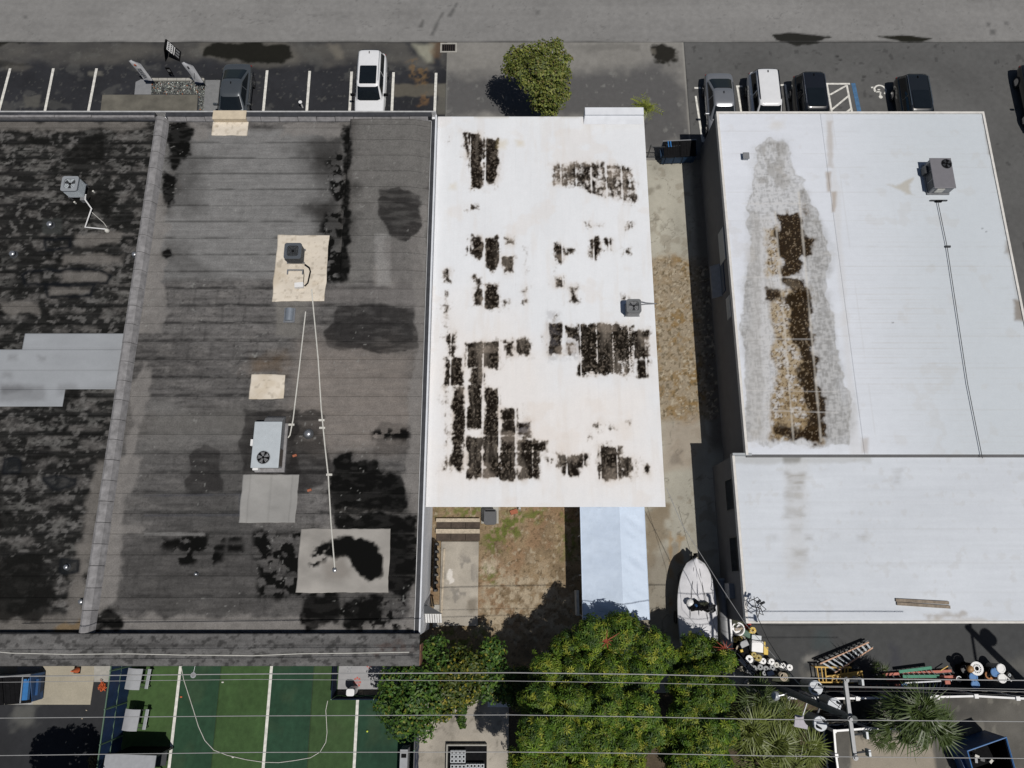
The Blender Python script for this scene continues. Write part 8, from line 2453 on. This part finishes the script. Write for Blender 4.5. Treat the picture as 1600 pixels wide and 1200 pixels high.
lump("black_bag", "dark bag behind the right end of the yellow frame", "bag", (1338, 1043), 0.0, 0.32, 0.2, 0.3, M['dark'], 9)
ladder("extension_ladder", "green fibreglass ladder lying north of the red one", (1404, 1049.5), (1455, 1043), (1410, 1057), (1467, 1056.5), 0.35, 0.35, 7, M['greenp'], M['grey'], False, 0.07)
ladder("extension_ladder", "faded red ladder lying beneath the green one", (1378, 1054), (1486, 1048), (1384, 1062), (1492, 1057), 0.15, 0.15, 11, M['salmon'], M['grey'], False, 0.06)
ladder("extension_ladder", "bare aluminium ladder leaning low on the dark fence", (1412, 1067), (1486, 1063), (1418, 1078), (1480, 1077), 0.7, 0.55, 12, M['steel'], M['steel'])
ladder("extension_ladder", "dark ladder lying along the fence below the yellow frame", (1290, 1071), (1420, 1067), (1292, 1080), (1422, 1078), 0.3, 0.3, 14, M['dark'], M['salmon'])
for a, b, lab, m in ((1411.5, 1071, "blue plastic end cap on the aluminium ladder", M['bluep']), (1402, 1072, "orange ladder foot beside the blue cap", M['salmon']), (1479, 1066, "short red ladder piece at the right end of the aluminium ladder", M['salmon'])):
    p = at(a, b, 0.75)
    o = MB().box(-0.13, 0.13, -0.10, 0.10, 0, 0.10).build("ladder_fitting", m, None, bevel=0.015, loc=(p.x, p.y, 0.76))
    tag(o, lab, "ladder part")
p = at(1475, 1044.5, 0.3)
o = MB().box(-0.24, 0.24, -0.02, 0.02, 0, 0.04, 0.5).build("timber_stick", M['yellow'], None, loc=(p.x, p.y, 0.28))
tag(o, "short pale yellow stick lying above the red ladder", "stick")
p = at(1499, 1061, 0.4)
t = thing("wire_coil", "pale coil of tubing at the right end of the ladders", "coil", (p.x, p.y, 0.3))
for k in range(3):
    MB().ring((0, 0, 0.03 * k), 0.11, 0.135, 0, 0.025, 18).build("coil_turn", M['steel'], t)
MB().box(-0.1, 0.1, -0.1, 0.1, -0.29, -0.001).build("support_block", M['dark'], t)
def bucket(label, px, r, h_, m, lid_m=None, z=0.0, cat="bucket", group="buckets by the rear fence"):
    p = at(px[0], px[1], z + h_)
    t = thing("bucket", label, cat, (p.x, p.y, z + 0.01), random.uniform(0, 6), group)
    MB().cyl((0, 0, 0), (0, 0, h_ - 0.03), r * 0.86, r, 18).build("bucket_body", m, t, True)
    MB().cyl((0, 0, h_ - 0.029), (0, 0, h_), r * 1.05, n=18).build("lid", lid_m or m, t, True)
    MB().ring((0, 0, h_), r * 0.75, r * 0.95, 0.001, 0.015, 18).build("lid_rim", lid_m or m, t)
    MB().tube([(-r, 0, h_ - 0.1), (-r * 0.8, r * 0.75, h_ - 0.14), (0, r * 1.15, h_ - 0.16), (r * 0.8, r * 0.75, h_ - 0.14), (r, 0, h_ - 0.1)], 0.008, 5).build("bail_handle", M['steel'], t)
    return t
bucket("upper blue lidded bucket beside the white spoked reel", (1521, 1058), 0.20, 0.9, M['black'], M['bluep'])
bucket("lowest blue lidded bucket touching the dark fence", (1524, 1070), 0.20, 0.9, M['navy'], M['bluep'])
bucket("blue lidded bucket left of the two white lids", (1554.5, 1050.5), 0.20, 0.85, M['black'], M['bluep'])
bucket("upper white lidded bucket at right", (1564, 1044.5), 0.21, 0.9, M['offwhite'], M['white'])
bucket("lower white lidded bucket at right", (1566, 1060), 0.21, 0.9, M['offwhite'], M['white'])
bucket("dark bucket in the shade left of the tan ball", (1508, 1046), 0.20, 0.6, M['black'], M['dark'])
p = at(1526, 1044.5, 1.0)
t = thing("spoked_reel", "large white spoked plastic reel with a dark hub hole", "reel", (p.x, p.y, 0.005))
MB().ring((0, 0, 1.0), 0.21, 0.32, -0.04, 0.02, 28).build("reel_rim", M['white'], t)
MB().ring((0, 0, 1.0), 0.10, 0.15, -0.03, 0.02, 20).build("reel_hub", M['white'], t)
for k in range(14):
    a = 2 * math.pi * k / 14
    MB().box(0.152, 0.208, -0.018, 0.018, 0.975, 1.005).build("spoke", M['white'], t).rotation_euler = (0, 0, a)
MB().cyl((0, 0, 0), (0, 0, 0.95), 0.2, n=18).build("drum", M['black'], t)
p = at(1517, 1045.5, 1.15)
o = MB().dome((0, 0, 0), 0.17, 0.14, 16, 5).cyl((0, 0, -0.05), (0, 0, -0.001), 0.17, n=16).build("tan_pot", mat("tan_clay", (0.36, 0.20, 0.08), 0.5, 0, 0.2, 6), None, True, loc=(p.x, p.y, 1.10))
tag(o, "tan round lidded pot resting beside the white spoked reel", "pot")
p = at(1546, 1055, 0.6)
t = thing("brown_ring", "broken orange brown ring lying between blue buckets", "ring", (p.x, p.y, 0.5))
rg_ = MB()
for k in range(9):
    a0, a1 = math.radians(40 + 28 * k), math.radians(40 + 28 * (k + 1) - 2)
    rg_.prism([(r * math.cos(a), r * math.sin(a)) for r, a in ((0.13, a0), (0.20, a0), (0.20, a1), (0.13, a1))], 0, 0.08)
tag(rg_.build("ring_arc", mat("orange_brown", (0.34, 0.13, 0.03), 0.6, 0, 0.2, 6), t), kind="stuff")
MB().box(0.05, 0.34, -0.2, -0.08, 0, 0.07).build("ring_tail", mat("orange_brown_tail", (0.34, 0.13, 0.03), 0.6, 0, 0.2, 6), t)
MB().box(-0.2, 0.2, -0.2, 0.2, -0.49, -0.001).build("crate_base", M['black'], t)
p = at(1578.5, 1055, 0.15)
t = thing("car_tyre", "small black tyre with pale hub near the pole shadow", "tyre", (p.x, p.y, 0.01))
MB().ring((0, 0, 0), 0.08, 0.17, 0, 0.12, 18).build("tyre_ring", M['rubber'], t)
MB().ring((0, 0, 0), 0.035, 0.079, 0.02, 0.10, 14).build("hub", M['lgrey'], t)
p, q = at(1566, 1052, 0.9), at(1580, 1064, 0.5)
o = MB().tube([(0, 0, 0), q - p], 0.03, 8).build("white_stick", M['white'], None, loc=tuple(p))
tag(o, "white plastic stick leaning from the upper white bucket", "stick")
# leaves and scraps on the dark left paving
for k, (a, b) in enumerate(((128, 1123), (138, 1148), (110, 1140), (122, 1168), (117, 1177), (146, 1178), (103, 1160), (135, 1110))):
    p = at(a, b, 0.02)
    o = MB().add([(-0.05, 0, 0), (0, -0.025, 0.012), (0.06, 0, 0.0), (0, 0.025, 0.015)], [(0, 1, 2), (0, 2, 3)]).build("fallen_leaf", M['palewood'], None, loc=(p.x, p.y, 0.012))
    o.rotation_euler = (0, 0, k * 1.3)
    tag(o, ("topmost dry leaf on the dark paving below the tan paving", "dry leaf at the left middle of the dark paving", "dry leaf level with the lower grey bench on the dark paving", "dry leaf in the right middle of the dark paving", "lower dry leaf beside the tree shadow on the dark paving", "dry leaf closest to the small dry plant by the blue fence", "dry leaf at the edge of the tree shadow", "dry leaf just below the corner of the tan paving")[k], "leaf", "dry leaves on the dark paving")
